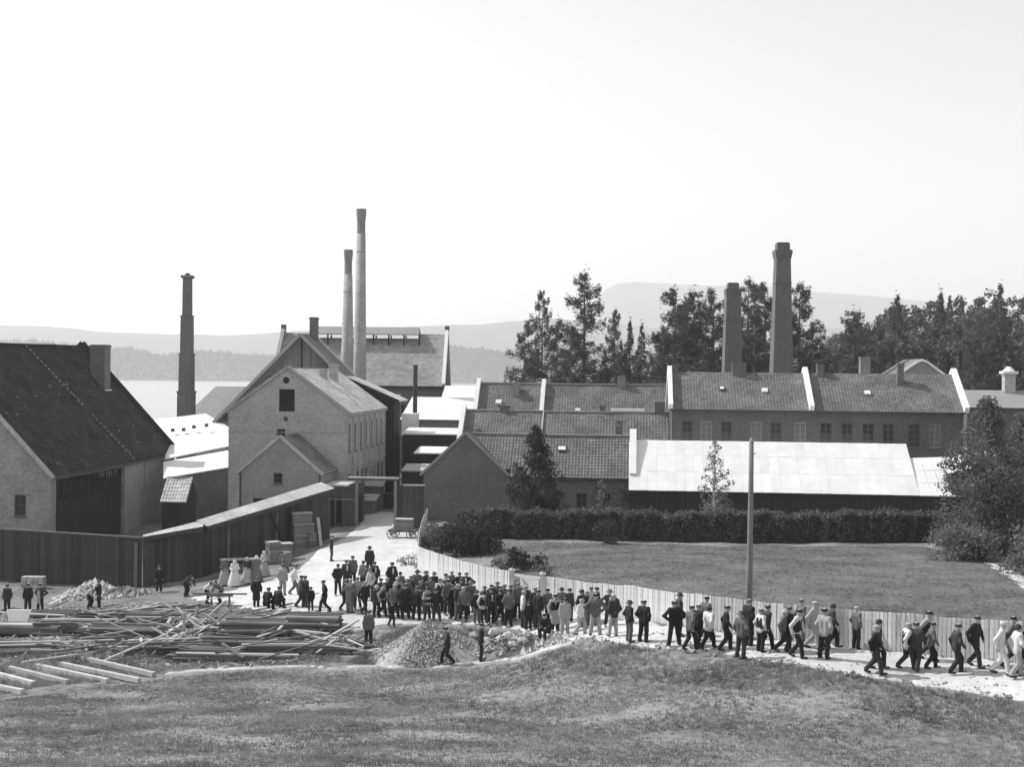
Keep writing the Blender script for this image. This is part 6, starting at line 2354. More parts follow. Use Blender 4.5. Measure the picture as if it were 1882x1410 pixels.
kn = lambda l, r: (l, r)
POSES = {
    'stand': make_pose('stand', elbow=((-0.24, 0.03, 1.14), (0.24, 0.03, 1.14)), hand=((-0.24, -0.06, 0.88), (0.24, -0.06, 0.88)), knee=((-0.11, -0.02, 0.5), (0.11, -0.02, 0.5)), foot=((-0.13, 0.02, 0.085), (0.13, 0.0, 0.085))),
    'pockets': make_pose('pockets', head=(0.02, -0.02, 1.60), elbow=((-0.28, 0.08, 1.15), (0.28, 0.08, 1.15)), hand=((-0.20, -0.07, 0.95), (0.20, -0.07, 0.95)), knee=((-0.10, -0.03, 0.5), (0.14, -0.05, 0.5)), foot=((-0.11, 0.02, 0.085), (0.2, -0.04, 0.085))),
    'akimbo': make_pose('akimbo', elbow=((-0.42, 0.09, 1.19), (0.42, 0.09, 1.19)), hand=((-0.21, -0.03, 1.0), (0.21, -0.03, 1.0)), knee=((-0.14, -0.02, 0.5), (0.14, -0.02, 0.5)), foot=((-0.19, 0.02, 0.085), (0.19, 0.0, 0.085))),
    'walk': make_pose('walk', chest=(0, -0.03, 1.30), neck=(0, -0.05, 1.46), head=(0, -0.09, 1.585), elbow=((-0.26, 0.14, 1.15), (0.26, -0.10, 1.15)), hand=((-0.24, 0.09, 0.88), (0.22, -0.20, 0.92)),
                      hip=(0, 0, 0.90), knee=((-0.10, -0.19, 0.52), (0.10, -0.04, 0.48)), foot=((-0.10, -0.25, 0.095), (0.10, 0.26, 0.13)), toe=((-0.11, -0.42, 0.07), (0.11, 0.13, 0.05))),
    'step': make_pose('step', chest=(0, -0.02, 1.30), neck=(0, -0.04, 1.46), head=(0.01, -0.07, 1.585), elbow=((-0.27, -0.06, 1.15), (0.27, 0.10, 1.14)), hand=((-0.25, -0.20, 0.95), (0.26, 0.04, 0.90)),
                      hip=(0, 0, 0.91), knee=((-0.09, -0.03, 0.48), (0.09, -0.20, 0.53)), foot=((-0.09, 0.22, 0.10), (0.09, -0.20, 0.085)), toe=((-0.10, 0.07, 0.05), (0.10, -0.37, 0.045))),
    'fold': make_pose('fold', chest=(0.01, 0.01, 1.30), head=(-0.02, -0.03, 1.595), elbow=((-0.28, -0.04, 1.16), (0.28, -0.04, 1.16)), hand=((0.03, -0.21, 1.20), (-0.03, -0.22, 1.16)), knee=((-0.11, -0.02, 0.5), (0.13, -0.05, 0.5)), foot=((-0.12, 0.02, 0.085), (0.18, -0.03, 0.085))),
    'shift': make_pose('shift', hip=(0.04, 0, 0.92), chest=(0.0, 0.0, 1.29), neck=(-0.01, 0, 1.46), head=(-0.03, -0.03, 1.59), elbow=((-0.28, 0.05, 1.13), (0.30, 0.02, 1.15)), hand=((-0.25, -0.04, 0.89), (0.25, -0.12, 0.93)), knee=((-0.12, -0.09, 0.49), (0.10, 0.0, 0.49)), foot=((-0.2, -0.08, 0.085), (0.08, 0.03, 0.085))),
    'coat': make_pose('coat', coat=0.4, elbow=((-0.29, 0.04, 1.14), (0.29, 0.04, 1.14)), hand=((-0.27, -0.08, 0.92), (0.27, -0.08, 0.92)), knee=((-0.10, -0.02, 0.5), (0.10, -0.02, 0.5)), foot=((-0.11, 0.02, 0.085), (0.11, 0.0, 0.085))),
    'bend': make_pose('bend', hip=(0, 0.16, 0.86), chest=(0, -0.13, 1.12), neck=(0, -0.28, 1.20), head=(0, -0.40, 1.22), elbow=((-0.24, -0.30, 0.93), (0.24, -0.30, 0.93)), hand=((-0.16, -0.46, 0.72), (0.16, -0.46, 0.72)),
                      knee=((-0.13, -0.05, 0.47), (0.13, 0.02, 0.47)), foot=((-0.15, 0.06, 0.085), (0.15, 0.16, 0.085))),
    'sit': make_pose('sit', hip=(0, 0.12, 0.42), chest=(0, 0.02, 0.78), neck=(0, -0.06, 0.94), head=(0, -0.12, 1.06), elbow=((-0.27, -0.06, 0.66), (0.27, -0.06, 0.66)), hand=((-0.15, -0.28, 0.58), (0.15, -0.28, 0.58)),
                     knee=((-0.14, -0.33, 0.48), (0.14, -0.33, 0.48)), foot=((-0.13, -0.33, 0.085), (0.13, -0.36, 0.085))),
    'point': make_pose('point', elbow=((-0.27, 0.03, 1.14), (0.36, -0.16, 1.22)), hand=((-0.27, -0.06, 0.90), (0.30, -0.36, 1.12)), knee=((-0.12, -0.02, 0.5), (0.12, -0.04, 0.5)), foot=((-0.15, 0.04, 0.085), (0.15, -0.06, 0.085))),
    'woman': make_pose('woman', dress=True, sh=0.165, neck=(0, 0, 1.42), chest=(0, 0, 1.26), head=(0, -0.02, 1.545), elbow=((-0.25, 0.0, 1.12), (0.25, 0.0, 1.12)), hand=((-0.12, -0.22, 1.02), (0.12, -0.22, 1.02)), knee=((-0.09, 0, 0.5), (0.09, 0, 0.5)), foot=((-0.1, 0, 0.085), (0.1, 0, 0.085))),
}


def person(px, py, jacket, trousers, pose, face, hat='cap', hatm=None, label='', group='', scale=1.0, lift=0.0, apron=False, shirt=False, girth=1.0, vest=False):
    q = on_ground(px, py)
    P = POSES[pose]
    b = bpy.data.objects.new('person', P['body'])
    COL.objects.link(b)
    b.location = (q.x, q.y, q.z + lift + 0.055)
    b.rotation_euler = (0, 0, math.radians(face))
    b.scale = (scale * girth, scale * girth, scale)
    tag(b, label, 'person', group)
    for nm, me, mt in (('jacket', P['jacket'], jacket), ('skirt' if pose == 'woman' else 'trousers', P['trousers'], trousers), ('boot', P['boots'][0], None), ('boot', P['boots'][1], None)):
        o = bpy.data.objects.new(nm, me)
        COL.objects.link(o)
        o.parent = b
        if mt is not None:
            o.material_slots[0].link = 'OBJECT'
            o.material_slots[0].material = M_CLOTH[mt]
    if hat:
        o = bpy.data.objects.new('headscarf' if hat == 'scarf' else hat, HATS[hat])
        COL.objects.link(o)
        o.parent = b
        o.location = P['head']
        if pose in ('bend',):
            o.rotation_euler = (0.9, 0, 0)
        o.material_slots[0].link = 'OBJECT'
        o.material_slots[0].material = hatm or M_CLOTH[1]
    if vest:
        o = bpy.data.objects.new('waistcoat', P['vest'])
        COL.objects.link(o)
        o.parent = b
    if shirt and pose in ('stand', 'shift', 'akimbo', 'pockets', 'coat') and not apron:
        m = MB()
        m.prism([(-0.02, -0.139, 1.08), (0.02, -0.139, 1.08), (0.05, -0.127, 1.40), (-0.05, -0.127, 1.40)], (0, 0.03, 0))
        m.build('shirt_front', M_CLOTH[4], b)
    if not hat:
        m = MB()
        m.tube([(0, 0.03, -0.03), (0, 0.025, 0.03), (0, 0.015, 0.085), (0, 0.01, 0.135), (0, 0.01, 0.148)], [0.098, 0.112, 0.106, 0.07, 0.02], n=12)
        o = m.build('hair', M_CLOTH[1], b, smooth=True)
        o.location = P['head']
    if apron and pose != 'woman':
        m = MB()
        m.prism([(-0.13, -0.175, 0.55), (0.13, -0.175, 0.55), (0.11, -0.175, 1.32), (-0.11, -0.175, 1.32)], (0, 0.02, 0))
        m.build('apron', M_CLOTH[3], b)
    return b


# px, feet row, jacket tone, trousers tone, pose, facing (0 = to the viewer, 90 = to the right), hat
C_BACK = [(597.0, 1096, 0, 0, 'walk', 60, 'cap') if False else (620, 1097, 0, 0, 'stand', 10, 'cap'), (636, 1084, 1, 0, 'stand', -10, 'cap'), (648, 1080, 2, 0, 'stand', 15, 'cap'), (667, 1088, 2, 0, 'point', 10, 'cap'),
          (688, 1092, 0, 0, 'stand', 20, 'cap'), (681, 1106, 3, 1, 'stand', -20, 'cap'), (720, 1094, 0, 0, 'coat', 0, 'cap'), (736, 1109, 2, 0, 'stand', 20, 'cap'), (754, 1117, 1, 0, 'stand', 160, 'cap'), (766, 1108, 2, 1, 'stand', 0, 'cap'),
          (782, 1112, 1, 0, 'stand', 30, 'cap'), (797, 1110, 0, 0, 'stand', -15, 'hat'), (818, 1119, 0, 0, 'stand', 20, 'cap'), (829, 1109, 2, 0, 'stand', 10, 'cap'), (844, 1111, 0, 0, 'akimbo', 5, 'cap'), (857, 1112, 0, 0, 'akimbo', -5, 'cap')]
C_MID = [(632, 1124, 0, 0, 'step', 100, 'cap'), (656, 1122, 3, 1, 'stand', 20, 'cap'), (700, 1122, 1, 0, 'stand', 170, 'cap'), (711, 1128, 0, 0, 'stand', 20, 'cap'), (731, 1124, 1, 1, 'stand', 10, 'cap'), (748, 1128, 2, 0, 'stand', 190, 'cap'),
         (775, 1128, 1, 0, 'stand', 0, 'cap'), (790, 1124, 2, 0, 'stand', 30, 'cap'), (808, 1127, 0, 0, 'stand', 200, 'cap'), (822, 1132, 2, 0, 'stand', 0, 'cap'), (846, 1128, 1, 0, 'stand', 20, 'cap'), (864, 1133, 2, 1, 'stand', 180, 'cap'),
         (890, 1140, 3, 1, 'stand', 20, 'cap'), (903, 1138, 0, 0, 'stand', 10, 'cap'), (915, 1132, 2, 0, 'stand', 0, 'cap'), (927, 1138, 1, 0, 'stand', -10, 'cap'), (938, 1142, 0, 1, 'stand', 20, 'cap'), (951, 1142, 2, 0, 'stand', 0, 'cap'),
         (966, 1144, 1, 0, 'stand', 170, 'cap'), (983, 1148, 1, 0, 'stand', 10, 'cap'), (1006, 1150, 2, 0, 'stand', 30, 'cap'), (1032, 1146, 0, 0, 'stand', 0, 'cap'), (1046, 1148, 1, 0, 'stand', 15, 'cap'), (1069, 1153, 1, 0, 'stand', 10, 'hat'),
         (1077, 1157, 0, 0, 'stand', 40, 'cap'), (1085, 1149, 4, 3, 'stand', 0, 'cap'), (1096, 1152, 1, 0, 'stand', 20, 'cap'), (1120, 1154, 1, 0, 'akimbo', 20, 'hat')]
C_FRONT = [(643, 1129, 2, 0, 'coat', 190, 'cap'), (669, 1133, 0, 0, 'walk', 60, 'cap'), (692, 1138, 0, 0, 'stand', 150, 'cap'), (702, 1136, 1, 0, 'walk', 90, 'cap'), (724, 1140, 2, 0, 'stand', 180, 'cap'), (743, 1141, 0, 0, 'stand', 170, 'cap'),
           (765, 1142, 0, 0, 'akimbo', 180, 'cap'), (784, 1145, 3, 0, 'stand', 10, 'cap'), (801, 1143, 0, 0, 'stand', 0, 'cap'), (831, 1139, 0, 0, 'stand', 190, 'cap'), (841, 1142, 1, 0, 'stand', 20, 'cap'), (853, 1144, 2, 0, 'stand', 0, 'cap'),
           (876, 1148, 0, 0, 'stand', 170, 'hat'), (888, 1150, 4, 1, 'stand', 200, 'cap'), (902, 1150, 1, 0, 'stand', 20, 'cap'), (917, 1151, 0, 0, 'step', 20, 'cap'), (935, 1154, 2, 0, 'stand', 180, 'cap'), (961, 1157, 4, 0, 'stand', 90, 'cap'),
           (988, 1158, 0, 0, 'stand', 170, 'cap'), (1020, 1164, 1, 0, 'coat', 10, 'cap'), (1038, 1169, 3, 3, 'stand', 20, 'cap'), (1066, 1171, 4, 3, 'step', 80, 'cap'), (1094, 1172, 2, 3, 'akimbo', 180, 'cap'), (1128, 1173, 1, 3, 'stand', 160, 'cap')]
W_FENCE = [(1248, 1173, 1, 0, 'stand', 120, 'hat'), (1296, 1182, 2, 1, 'walk', 100, 'cap'), (1376, 1191, 0, 0, 'stand', 110, 'cap'), (1407, 1198, 1, 0, 'walk', 90, 'cap'), (1448, 1200, 1, 0, 'step', 90, 'cap'), (1472, 1191, 0, 0, 'stand', 120, 'cap'),
           (1493, 1197, 3, 3, 'walk', 80, 'cap'), (1528, 1194, 0, 0, 'step', 110, 'cap'), (1574, 1197, 2, 0, 'pockets', 150, 'cap'), (1612, 1232, 1, 0, 'step', 30, 'cap'), (1702, 1217, 3, 1, 'walk', 90, 'cap'), (1791, 1230, 0, 0, 'walk', 20, 'cap'), (1857, 1233, 2, 1, 'walk', 60, 'cap')]
W_NEAR = [(1156, 1183, 0, 0, 'stand', 120, 'hat'), (1183, 1184, 0, 0, 'pockets', 160, 'cap'), (1239, 1190, 0, 0, 'akimbo', 160, 'cap'), (1268, 1199, 2, 0, 'walk', 120, 'cap'), (1282, 1191, 0, 0, 'step', 100, 'cap'), (1301, 1197, 1, 0, 'walk', 100, 'cap'),
          (1333, 1199, 0, 0, 'step', 90, 'cap'), (1362, 1214, 0, 0, 'pockets', 120, 'cap'), (1398, 1202, 4, 0, 'stand', 100, 'cap'), (1438, 1203, 0, 0, 'walk', 100, 'hat'), (1464, 1213, 1, 0, 'walk', 80, 'cap'), (1515, 1215, 3, 0, 'pockets', 150, 'cap'),
          (1606, 1243, 0, 0, 'walk', 40, 'cap'), (1665, 1234, 4, 1, 'walk', 80, 'cap'), (1683, 1236, 1, 1, 'step', 120, 'cap'), (1711, 1233, 0, 0, 'step', 60, 'cap'), (1757, 1242, 1, 0, 'step', 100, 'cap'), (1838, 1244, 4, 4, 'walk', 70, 'cap'), (1868, 1249, 4, 3, 'step', 80, 'cap'), (1881, 1244, 0, 0, 'walk', 60, 'cap')]
TONE = ['black', 'dark', 'grey', 'light', 'white']
ORD = ['first', 'second', 'third', 'fourth', 'fifth', 'sixth', 'seventh', 'eighth', 'ninth', 'tenth', 'eleventh', 'twelfth', 'thirteenth', 'fourteenth']
PO = {'stand': 'standing', 'pockets': 'hands in pockets', 'akimbo': 'elbows out', 'walk': 'striding', 'step': 'stepping', 'coat': 'in long coat', 'point': 'gesturing', 'bend': 'bending', 'sit': 'sitting'}
for rows, where, grp in ((C_BACK, 'back row of crowd', 'crowd on the road'), (C_MID, 'middle of crowd', 'crowd on the road'), (C_FRONT, 'front row of crowd', 'crowd on the road'),
                         (W_FENCE, 'walkers along fence', 'walkers on the road'), (W_NEAR, 'walkers on near roadside', 'walkers on the road')):
    varied = []
    for (px, py, jt, tt, pose, face, hat) in rows:
        if jt < 2 and rng.random() < 0.3:
            jt = rng.choice([1, 2, 2, 3, 3, 4])
        if tt == 0 and rng.random() < 0.25:
            tt = rng.choice([1, 2, 2])
        if hat == 'cap' and rng.random() < 0.18:
            hat = rng.choice([None, 'hat'])
        varied.append((px, py, jt, tt, pose, face, hat))
    rows = sorted(varied, key=lambda q: q[:2])
    seen = {}
    for (px, py, jt, tt, pose, face, hat) in rows:
        key = (jt, tt, hat)
        seen[key] = seen.get(key, 0) + 1
    cnt = {}
    for (px, py, jt, tt, pose, face, hat) in rows:
        key = (jt, tt, hat)
        cnt[key] = cnt.get(key, 0) + 1
        top = TONE[jt]
        bot = TONE[tt]
        what = ('%s suit' % top) if jt == tt else '%s jacket, %s trousers' % (top, bot)
        if seen[key] == 1:
            lab = 'only person in %s and %s, %s' % (what, hat or 'hatless', where)
        else:
            lab = '%s person from left in %s and %s, %s' % (ORD[cnt[key] - 1], what, hat or 'hatless', where)
        vest = jt >= 3 and tt < 3 and rng.random() < 0.6
        if hat is None:
            lab = lab.replace(' and hatless', ', hatless')
        if vest:
            lab = lab.replace('%s jacket' % top, '%s-sleeved waistcoat' % top)
        if pose == 'stand':
            pose = rng.choice(['stand', 'stand', 'fold', 'shift', 'shift', 'pockets'])
        person(px, py, jt, tt, pose, face + rng.uniform(-40, 40), hat, shirt=rng.random() < 0.5 and jt < 2, girth=rng.uniform(0.9, 1.1), vest=vest, label=lab, group=grp, scale=rng.uniform(0.93, 1.06), hatm=M_CLOTH[rng.choice([0, 0, 1, 1, 2, 2, 3])] if not (jt == 4 and tt == 4) else M_CLOTH[4])

OTHERS = [
    (609, 1034, 0, 1, 'stand', 100, 'cap', 'person in dark jacket alone beside the leaning plank', 1.0),
    (679, 1060, 0, 0, 'stand', 0, 'hat', 'person in dark suit and hat standing alone behind the crowd', 1.0),
    (597, 1128, 0, 0, 'walk', -70, 'cap', 'person in black striding away from the crowd towards the timber', 1.0),
    (571, 1125, 0, 0, 'stand', 0, None, 'bare-headed child standing beside the striding person', 0.74),
    (551, 1118, 2, 1, 'step', 100, 'cap', 'person in grey jacket left of a dark companion by the timber', 1.0),
    (560, 1119, 1, 1, 'stand', 150, 'cap', 'dark companion beside the person in grey by the timber', 1.0),
    (540, 1096, 4, 2, 'walk', 100, 'cap', 'person in white shirt walking right of the women', 1.0),
    (519, 1118, 3, 3, 'stand', 170, 'cap', 'person in light working clothes behind the two sitting on timber', 1.0),
    (471, 1118, 0, 0, 'coat', 180, 'cap', 'person in long black coat with back turned by the women', 0.96),
    (491, 1146, 0, 0, 'sit', 160, 'cap', 'left of the two people sitting on the timber', 1.0),
    (510, 1144, 0, 0, 'sit', 150, 'cap', 'right of the two people sitting on the timber', 1.0),
    (677, 1190, 2, 0, 'stand', 180, 'cap', 'person in grey shirt standing between timber and gravel heap', 1.0),
    (719, 1154, 0, 0, 'step', 40, 'cap', 'child in dark clothes just in front of the crowd', 0.72),
    (971, 1161, 0, 0, 'stand', 190, 'cap', 'short child in dark clothes in front of the crowd, near the shrubs', 0.78),
    (822, 1224, 1, 0, 'walk', -75, 'cap', 'person striding left along the path before the gravel heap', 1.0),
    (884, 1218, 0, 0, 'stand', 95, 'cap', 'person in black standing on the path beside the stone heap', 1.0),
    (1003, 1184, 0, 0, 'sit', -30, 'cap', 'person sitting on the stones at the road edge', 1.0),
    (13, 1129, 1, 0, 'stand', 0, 'cap', 'person at the extreme left edge of the yard', 1.0),
    (51, 1128, 0, 0, 'stand', 20, 'cap', 'person in black, left of the pair before the rubble', 1.0),
    (74, 1128, 1, 0, 'akimbo', -20, 'cap', 'person in apron, right of the pair before the rubble', 1.0),
    (167, 1121, 3, 0, 'bend', 60, 'cap', 'person in light shirt bending at the rubble heap', 1.0),
    (182, 1121, 0, 0, 'stand', -60, 'cap', 'person in black standing over the bending one at the rubble', 1.0),
    (292, 1091, 0, 0, 'stand', 30, 'cap', 'person in black alone against the dark fence', 1.0),
    (344, 1099, 1, 0, 'bend', 60, None, 'person in dark clothes stooping against the lean-to', 1.0),
    (383, 1112, 4, 0, 'bend', 80, 'cap', 'person in white shirt bending over the sawhorse', 1.0),
    (402, 1114, 2, 0, 'bend', -80, 'cap', 'person in grey bending on the far side of the sawhorse', 1.0),
    (526, 1056, 2, 2, 'bend', -120, None, 'person stooping at the crates beyond the women', 1.0),
]
for px, py, jt, tt, pose, face, hat, lab, sc in OTHERS:
    person(px, py, jt, tt, pose, face, hat, label=lab, group='people in the yard', scale=sc, apron='apron' in lab, lift=0.62 if 'on timber' in lab or 'sitting on the timber' in lab else (0.15 if pose == 'sit' else 0), hatm=M_CLOTH[0])
for px, py, jt, tt, face, hm, lab in ((412, 1078, 2, 3, 40, 2, 'leftmost woman of the group, in grey blouse and pale skirt'), (431, 1080, 4, 4, 10, 4, 'woman all in white with white headscarf'), (454, 1075, 0, 3, -20, 3, 'woman in black bodice and light skirt'),
                                     (471, 1072, 2, 2, 190, 4, 'woman in grey dress with white headscarf'), (485, 1062, 3, 3, -30, 4, 'rearmost woman in light dress beside the crates')):
    person(px, py, jt, tt, 'woman', face, 'scarf', label=lab, group='women by the lean-to', hatm=M_CLOTH[hm])

# ------------------------------------------------------------------ timber yard
M_LUMBER = mat('fresh_lumber', 0.46, var=0.2, scale=1.0, fine=6, objrand=0.18)
M_LUMBER_O = mat('old_lumber', 0.13, var=0.4, scale=1.0, fine=6, objrand=0.4)
M_LOG = mat('log_bark', 0.09, var=0.4, scale=2, fine=7)
M_STONE = mat('pale_stone', 0.42, var=0.35, scale=1.5, fine=6, objrand=0.3)
M_GRAVEL = mat('gravel', 0.36, var=0.45, scale=6, fine=14)


def board(p0, p1, w, t, material, label, group, name='plank', roll=0.0):
    m = MB()
    c = (p0 + p1) / 2
    m.beam(p0 - c, p1 - c, w, t)
    o = m.build(name, material)
    o.location = c
    return tag(o, label, 'plank' if name == 'plank' else 'beam', group)


# beams laid side by side on the grass
GB = [((151, 1215), (283, 1246)), ((110, 1226), (256, 1257)), ((64, 1229), (198, 1258)), ((18, 1234), (124, 1260)), ((-25, 1240), (62, 1263)), ((-40, 1262), (42, 1278))]
for i, (a, b) in enumerate(GB):
    p0, p1 = on_ground(*a), on_ground(*b)
    board(p0 + Vector((0, 0, 0.13)), p1 + Vector((0, 0, 0.13)), 0.2, 0.2, M_LUMBER, '%s pale beam, counting from the right, of those lying on the grass' % ORD[i], 'beams on the grass', 'beam')
# loose planks of the heap: base pixel, base height, end pixel, end height
HEAP = [((316, 1131), 0.3, (281, 1086), 1.55, 1), ((301, 1166), 0.2, (314, 1137), 0.9, 1), ((317, 1165), 0.2, (351, 1130), 1.3, 1), ((383, 1158), 0.3, (352, 1135), 0.9, 1), ((431, 1175), 0.3, (373, 1128), 1.15, 1),
        ((390, 1146), 0.3, (388, 1130), 0.8, 1), ((419, 1165), 0.3, (416, 1136), 1.0, 1), ((424, 1168), 0.3, (455, 1149), 0.8, 1), ((186, 1221), 0.1, (309, 1165), 0.7, 1), ((250, 1182), 0.2, (300, 1166), 0.5, 1),
        ((281, 1205), 0.2, (340, 1182), 0.45, 1), ((281, 1207), 0.15, (394, 1174), 0.45, 1), ((324, 1199), 0.25, (480, 1193), 0.25, 1), ((290, 1196), 0.3, (352, 1176), 0.5, 1), ((360, 1180), 0.4, (418, 1166), 0.6, 0),
        ((300, 1215), 0.15, (430, 1207), 0.15, 0), ((340, 1212), 0.25, (470, 1213), 0.2, 0), ((300, 1190), 0.35, (420, 1183), 0.45, 0), ((330, 1168), 0.5, (410, 1160), 0.5, 0), ((395, 1192), 0.4, (365, 1170), 0.7, 1),
        ((270, 1186), 0.25, (330, 1188), 0.3, 1), ((310, 1178), 0.45, (345, 1163), 0.6, 1), ((275, 1195), 0.15, (212, 1208), 0.1, 0), ((402, 1173), 0.5, (360, 1152), 0.9, 1)]
for i, (a, ha_, b, hb_, fresh) in enumerate(HEAP):
    p0 = on_ground(*a)
    p0.z += ha_
    # the raised end stands about as far off as the foot of the plank
    if hb_ > 0.65:
        p1 = pix(b[0], b[1], p0.y + 0.4)
    else:
        p1 = on_ground(*b)
        p1.z += hb_
    board(p0, p1, rng.uniform(0.15, 0.22), rng.uniform(0.06, 0.11), M_LUMBER if fresh else M_LUMBER_O, *((('pale plank sticking up out of the criss-cross timber heap',) * 2) if hb_ > 0.65 else (('pale plank lying flat in the criss-cross timber heap',) * 2 if fresh else ('old dark plank lying in the criss-cross timber heap',) * 2)))
for i in range(13):
    a = (rng.uniform(255, 455), rng.uniform(1150, 1196))
    p0 = on_ground(*a)
    p0.z += rng.uniform(0.1, 0.4)
    an, el, ln = rng.uniform(-PI, PI), rng.uniform(0.12, 0.55), rng.uniform(1.6, 3.4)
    p1 = p0 + Vector((math.cos(an) * math.cos(el), 0.5 * math.sin(an) * math.cos(el), math.sin(el))).normalized() * ln
    board(p0, p1, rng.uniform(0.1, 0.16), rng.uniform(0.04, 0.08), M_LUMBER, 'pale plank sticking up out of the criss-cross timber heap', 'pale plank sticking up out of the criss-cross timber heap')
# more of the jumble: planks lying every way over the stacks
for i in range(120):
    px, py = rng.uniform(150, 630), rng.uniform(1128, 1214)
    if px > 470 and py < 1150:
        continue
    p0 = on_ground(px, py)
    ln = rng.uniform(1.6, 4.6)
    an = rng.gauss(0, 0.6) + (PI if rng.random() < 0.5 else 0)
    h0_, h1_ = rng.uniform(0.15, 0.75), rng.uniform(0.15, 0.75)
    x1, y1 = p0.x + ln * math.cos(an), p0.y + ln * math.sin(an)
    p1 = Vector((x1, y1, gz(x1, y1) + h1_))
    p0.z += h0_
    pale = rng.random() < 0.36
    zone = 'before the neat board stack' if px < 270 else ('around the criss-cross heap' if px < 420 else ('before the long stack with sitters' if px < 540 else 'at the stacks nearest the crowd'))
    lb = '%s loose plank lying %s' % ('pale' if pale else 'dark', zone)
    board(p0, p1, rng.uniform(0.08, 0.17), rng.uniform(0.03, 0.08), M_LUMBER if pale else M_LUMBER_O, lb, lb + 's')


def lumber_stack(px, py, ln, layers, per, ang, label, w=0.16, t=0.07, mt=None, messy=0.12, gap=0.02, seed=1):
    """A stack of boards, each its own part."""
    r = random.Random(seed)
    q = on_ground(px, py)
    e = tag(empty('lumber_stack', tuple(q), math.radians(ang)), label, 'lumber', 'stacks of lumber')
    for k in (-0.35, 0.35):
        MB().box(ln * k - 0.08, ln * k + 0.08, -per * w * 0.5, per * w * 0.5, -0.15, 0.12).build('bearer', M_LUMBER_O, e)
    b0 = MB().box(-0.5, 0.5, -w / 2 + gap / 2, w / 2 - gap / 2, 0, t)
    protos = {}
    for l in range(layers):
        for j in range(per):
            if l == layers - 1 and r.random() < 0.25:
                continue
            mtl = (M_LUMBER if r.random() < 0.2 else M_LUMBER_O) if mt is None else mt
            L = ln * r.uniform(0.86, 1.03)
            loc = (r.uniform(-1, 1) * messy * ln * 0.5, (j - (per - 1) / 2) * w + r.uniform(-1, 1) * 0.02, 0.13 + l * (t + 0.012))
            if mtl.name not in protos:
                o = b0.build('plank', mtl, e)
                protos[mtl.name] = o
            else:
                o = spawn(protos[mtl.name], e, loc, (0, 0, 0))
            o.location, o.scale = loc, (L, 1, 1)
            o.rotation_euler = (0, 0, r.uniform(-1, 1) * messy * 0.5)
    return e


lumber_stack(235, 1176, 4.6, 6, 6, -2, 'neat stack of boards left of the criss-cross heap', seed=2, w=0.2, t=0.09)
lumber_stack(140, 1163, 4.2, 5, 6, 4, 'weathered stack lying left of the neat board stack', seed=3, w=0.2, t=0.09)
lumber_stack(50, 1168, 4.4, 5, 6, -3, 'stack of boards at the left edge of the yard', seed=4, w=0.2, t=0.09)
lumber_stack(40, 1200, 3.2, 3, 5, 8, 'low stack of short boards at the left by the beams', seed=5, w=0.22, t=0.1)
lumber_stack(578, 1158, 2.7, 6, 7, -3, 'squared stack whose end faces the crowd', seed=6, w=0.2, t=0.1, messy=0.01)
lumber_stack(500, 1168, 5.2, 6, 7, 3, 'long stack on which two people sit', seed=7, w=0.2, t=0.09)
lumber_stack(470, 1190, 5.5, 4, 6, -2, 'flat spread of boards in front of the long stack', seed=8, w=0.22)
lumber_stack(560, 1200, 5.4, 4, 6, 2, 'boards stretching towards the gravel heap', seed=9, w=0.22)
lumber_stack(430, 1213, 6.0, 3, 6, -1, 'lowest boards lying nearest the path', seed=10, w=0.22)
lumber_stack(300, 1145, 4.8, 4, 6, 2, 'dark stack behind the criss-cross heap', seed=11, w=0.2, t=0.09)
lumber_stack(400, 1148, 3.8, 4, 6, -4, 'old stack behind the leaning planks', seed=12, w=0.2)
lumber_stack(350, 1200, 4.2, 3, 6, 5, 'boards buried under the criss-cross heap', seed=13, w=0.2)
lumber_stack(210, 1140, 4.0, 4, 6, -3, 'pale-topped stack below the rubble heap', seed=14, w=0.2)
lumber_stack(90, 1135, 3.6, 3, 5, 2, 'thin stack behind the pair of people at left', seed=15, w=0.2)
lumber_stack(630, 1196, 2.8, 2, 3, 6, 'few boards lying beside the grey-shirted person', seed=16, w=0.18)
# panels and single odd boards
p0 = on_ground(38, 1158)
m = MB()
m.prism([(-0.5, 0, 0), (0.45, 0, 0), (0.6, 0.35, 0.75), (-0.75, 0.35, 0.75)], (0, 0.04, 0.02))
o = m.build('white_board', M_WHITE)
o.location = p0 + Vector((0, -0.4, 0.35))
tag(o, 'white panel leaning on the timber at the left', 'panel')
for i, (a, b, h, lab) in enumerate((((560, 1186), (655, 1180), 0.25, 'thin pale board lying on the stack near the crowd'), ((648, 1204), (720, 1193), 0.08, 'single board on the ground beside the grey-shirted person'), ((0, 1142), (118, 1148), 0.5, 'long board across the stacks at the left edge'),
                                    ((90, 1120), (135, 1096), 0.25, 'short stick slanting before the rubble heap'))):
    board(on_ground(*a) + Vector((0, 0, h)), on_ground(*b) + Vector((0, 0, h)), 0.18, 0.06, M_LUMBER, lab, 'odd boards')
for i, (a, b, lab) in enumerate((((-20, 1182), (46, 1190), 'upper of two dark logs at the left edge'), ((-20, 1210), (86, 1206), 'lower and longer dark log at the left edge'))):
    m = MB()
    p0, p1 = on_ground(*a), on_ground(*b)
    p0.z += 0.16
    p1.z += 0.16
    m.tube([p0, p0.lerp(p1, 0.5) + Vector((0, 0, 0.02)), p1], [0.17, 0.16, 0.15], n=10)
    lg = m.build('log', [M_LOG], None, smooth=False)
    tag(lg, lab, 'log', 'dark logs')
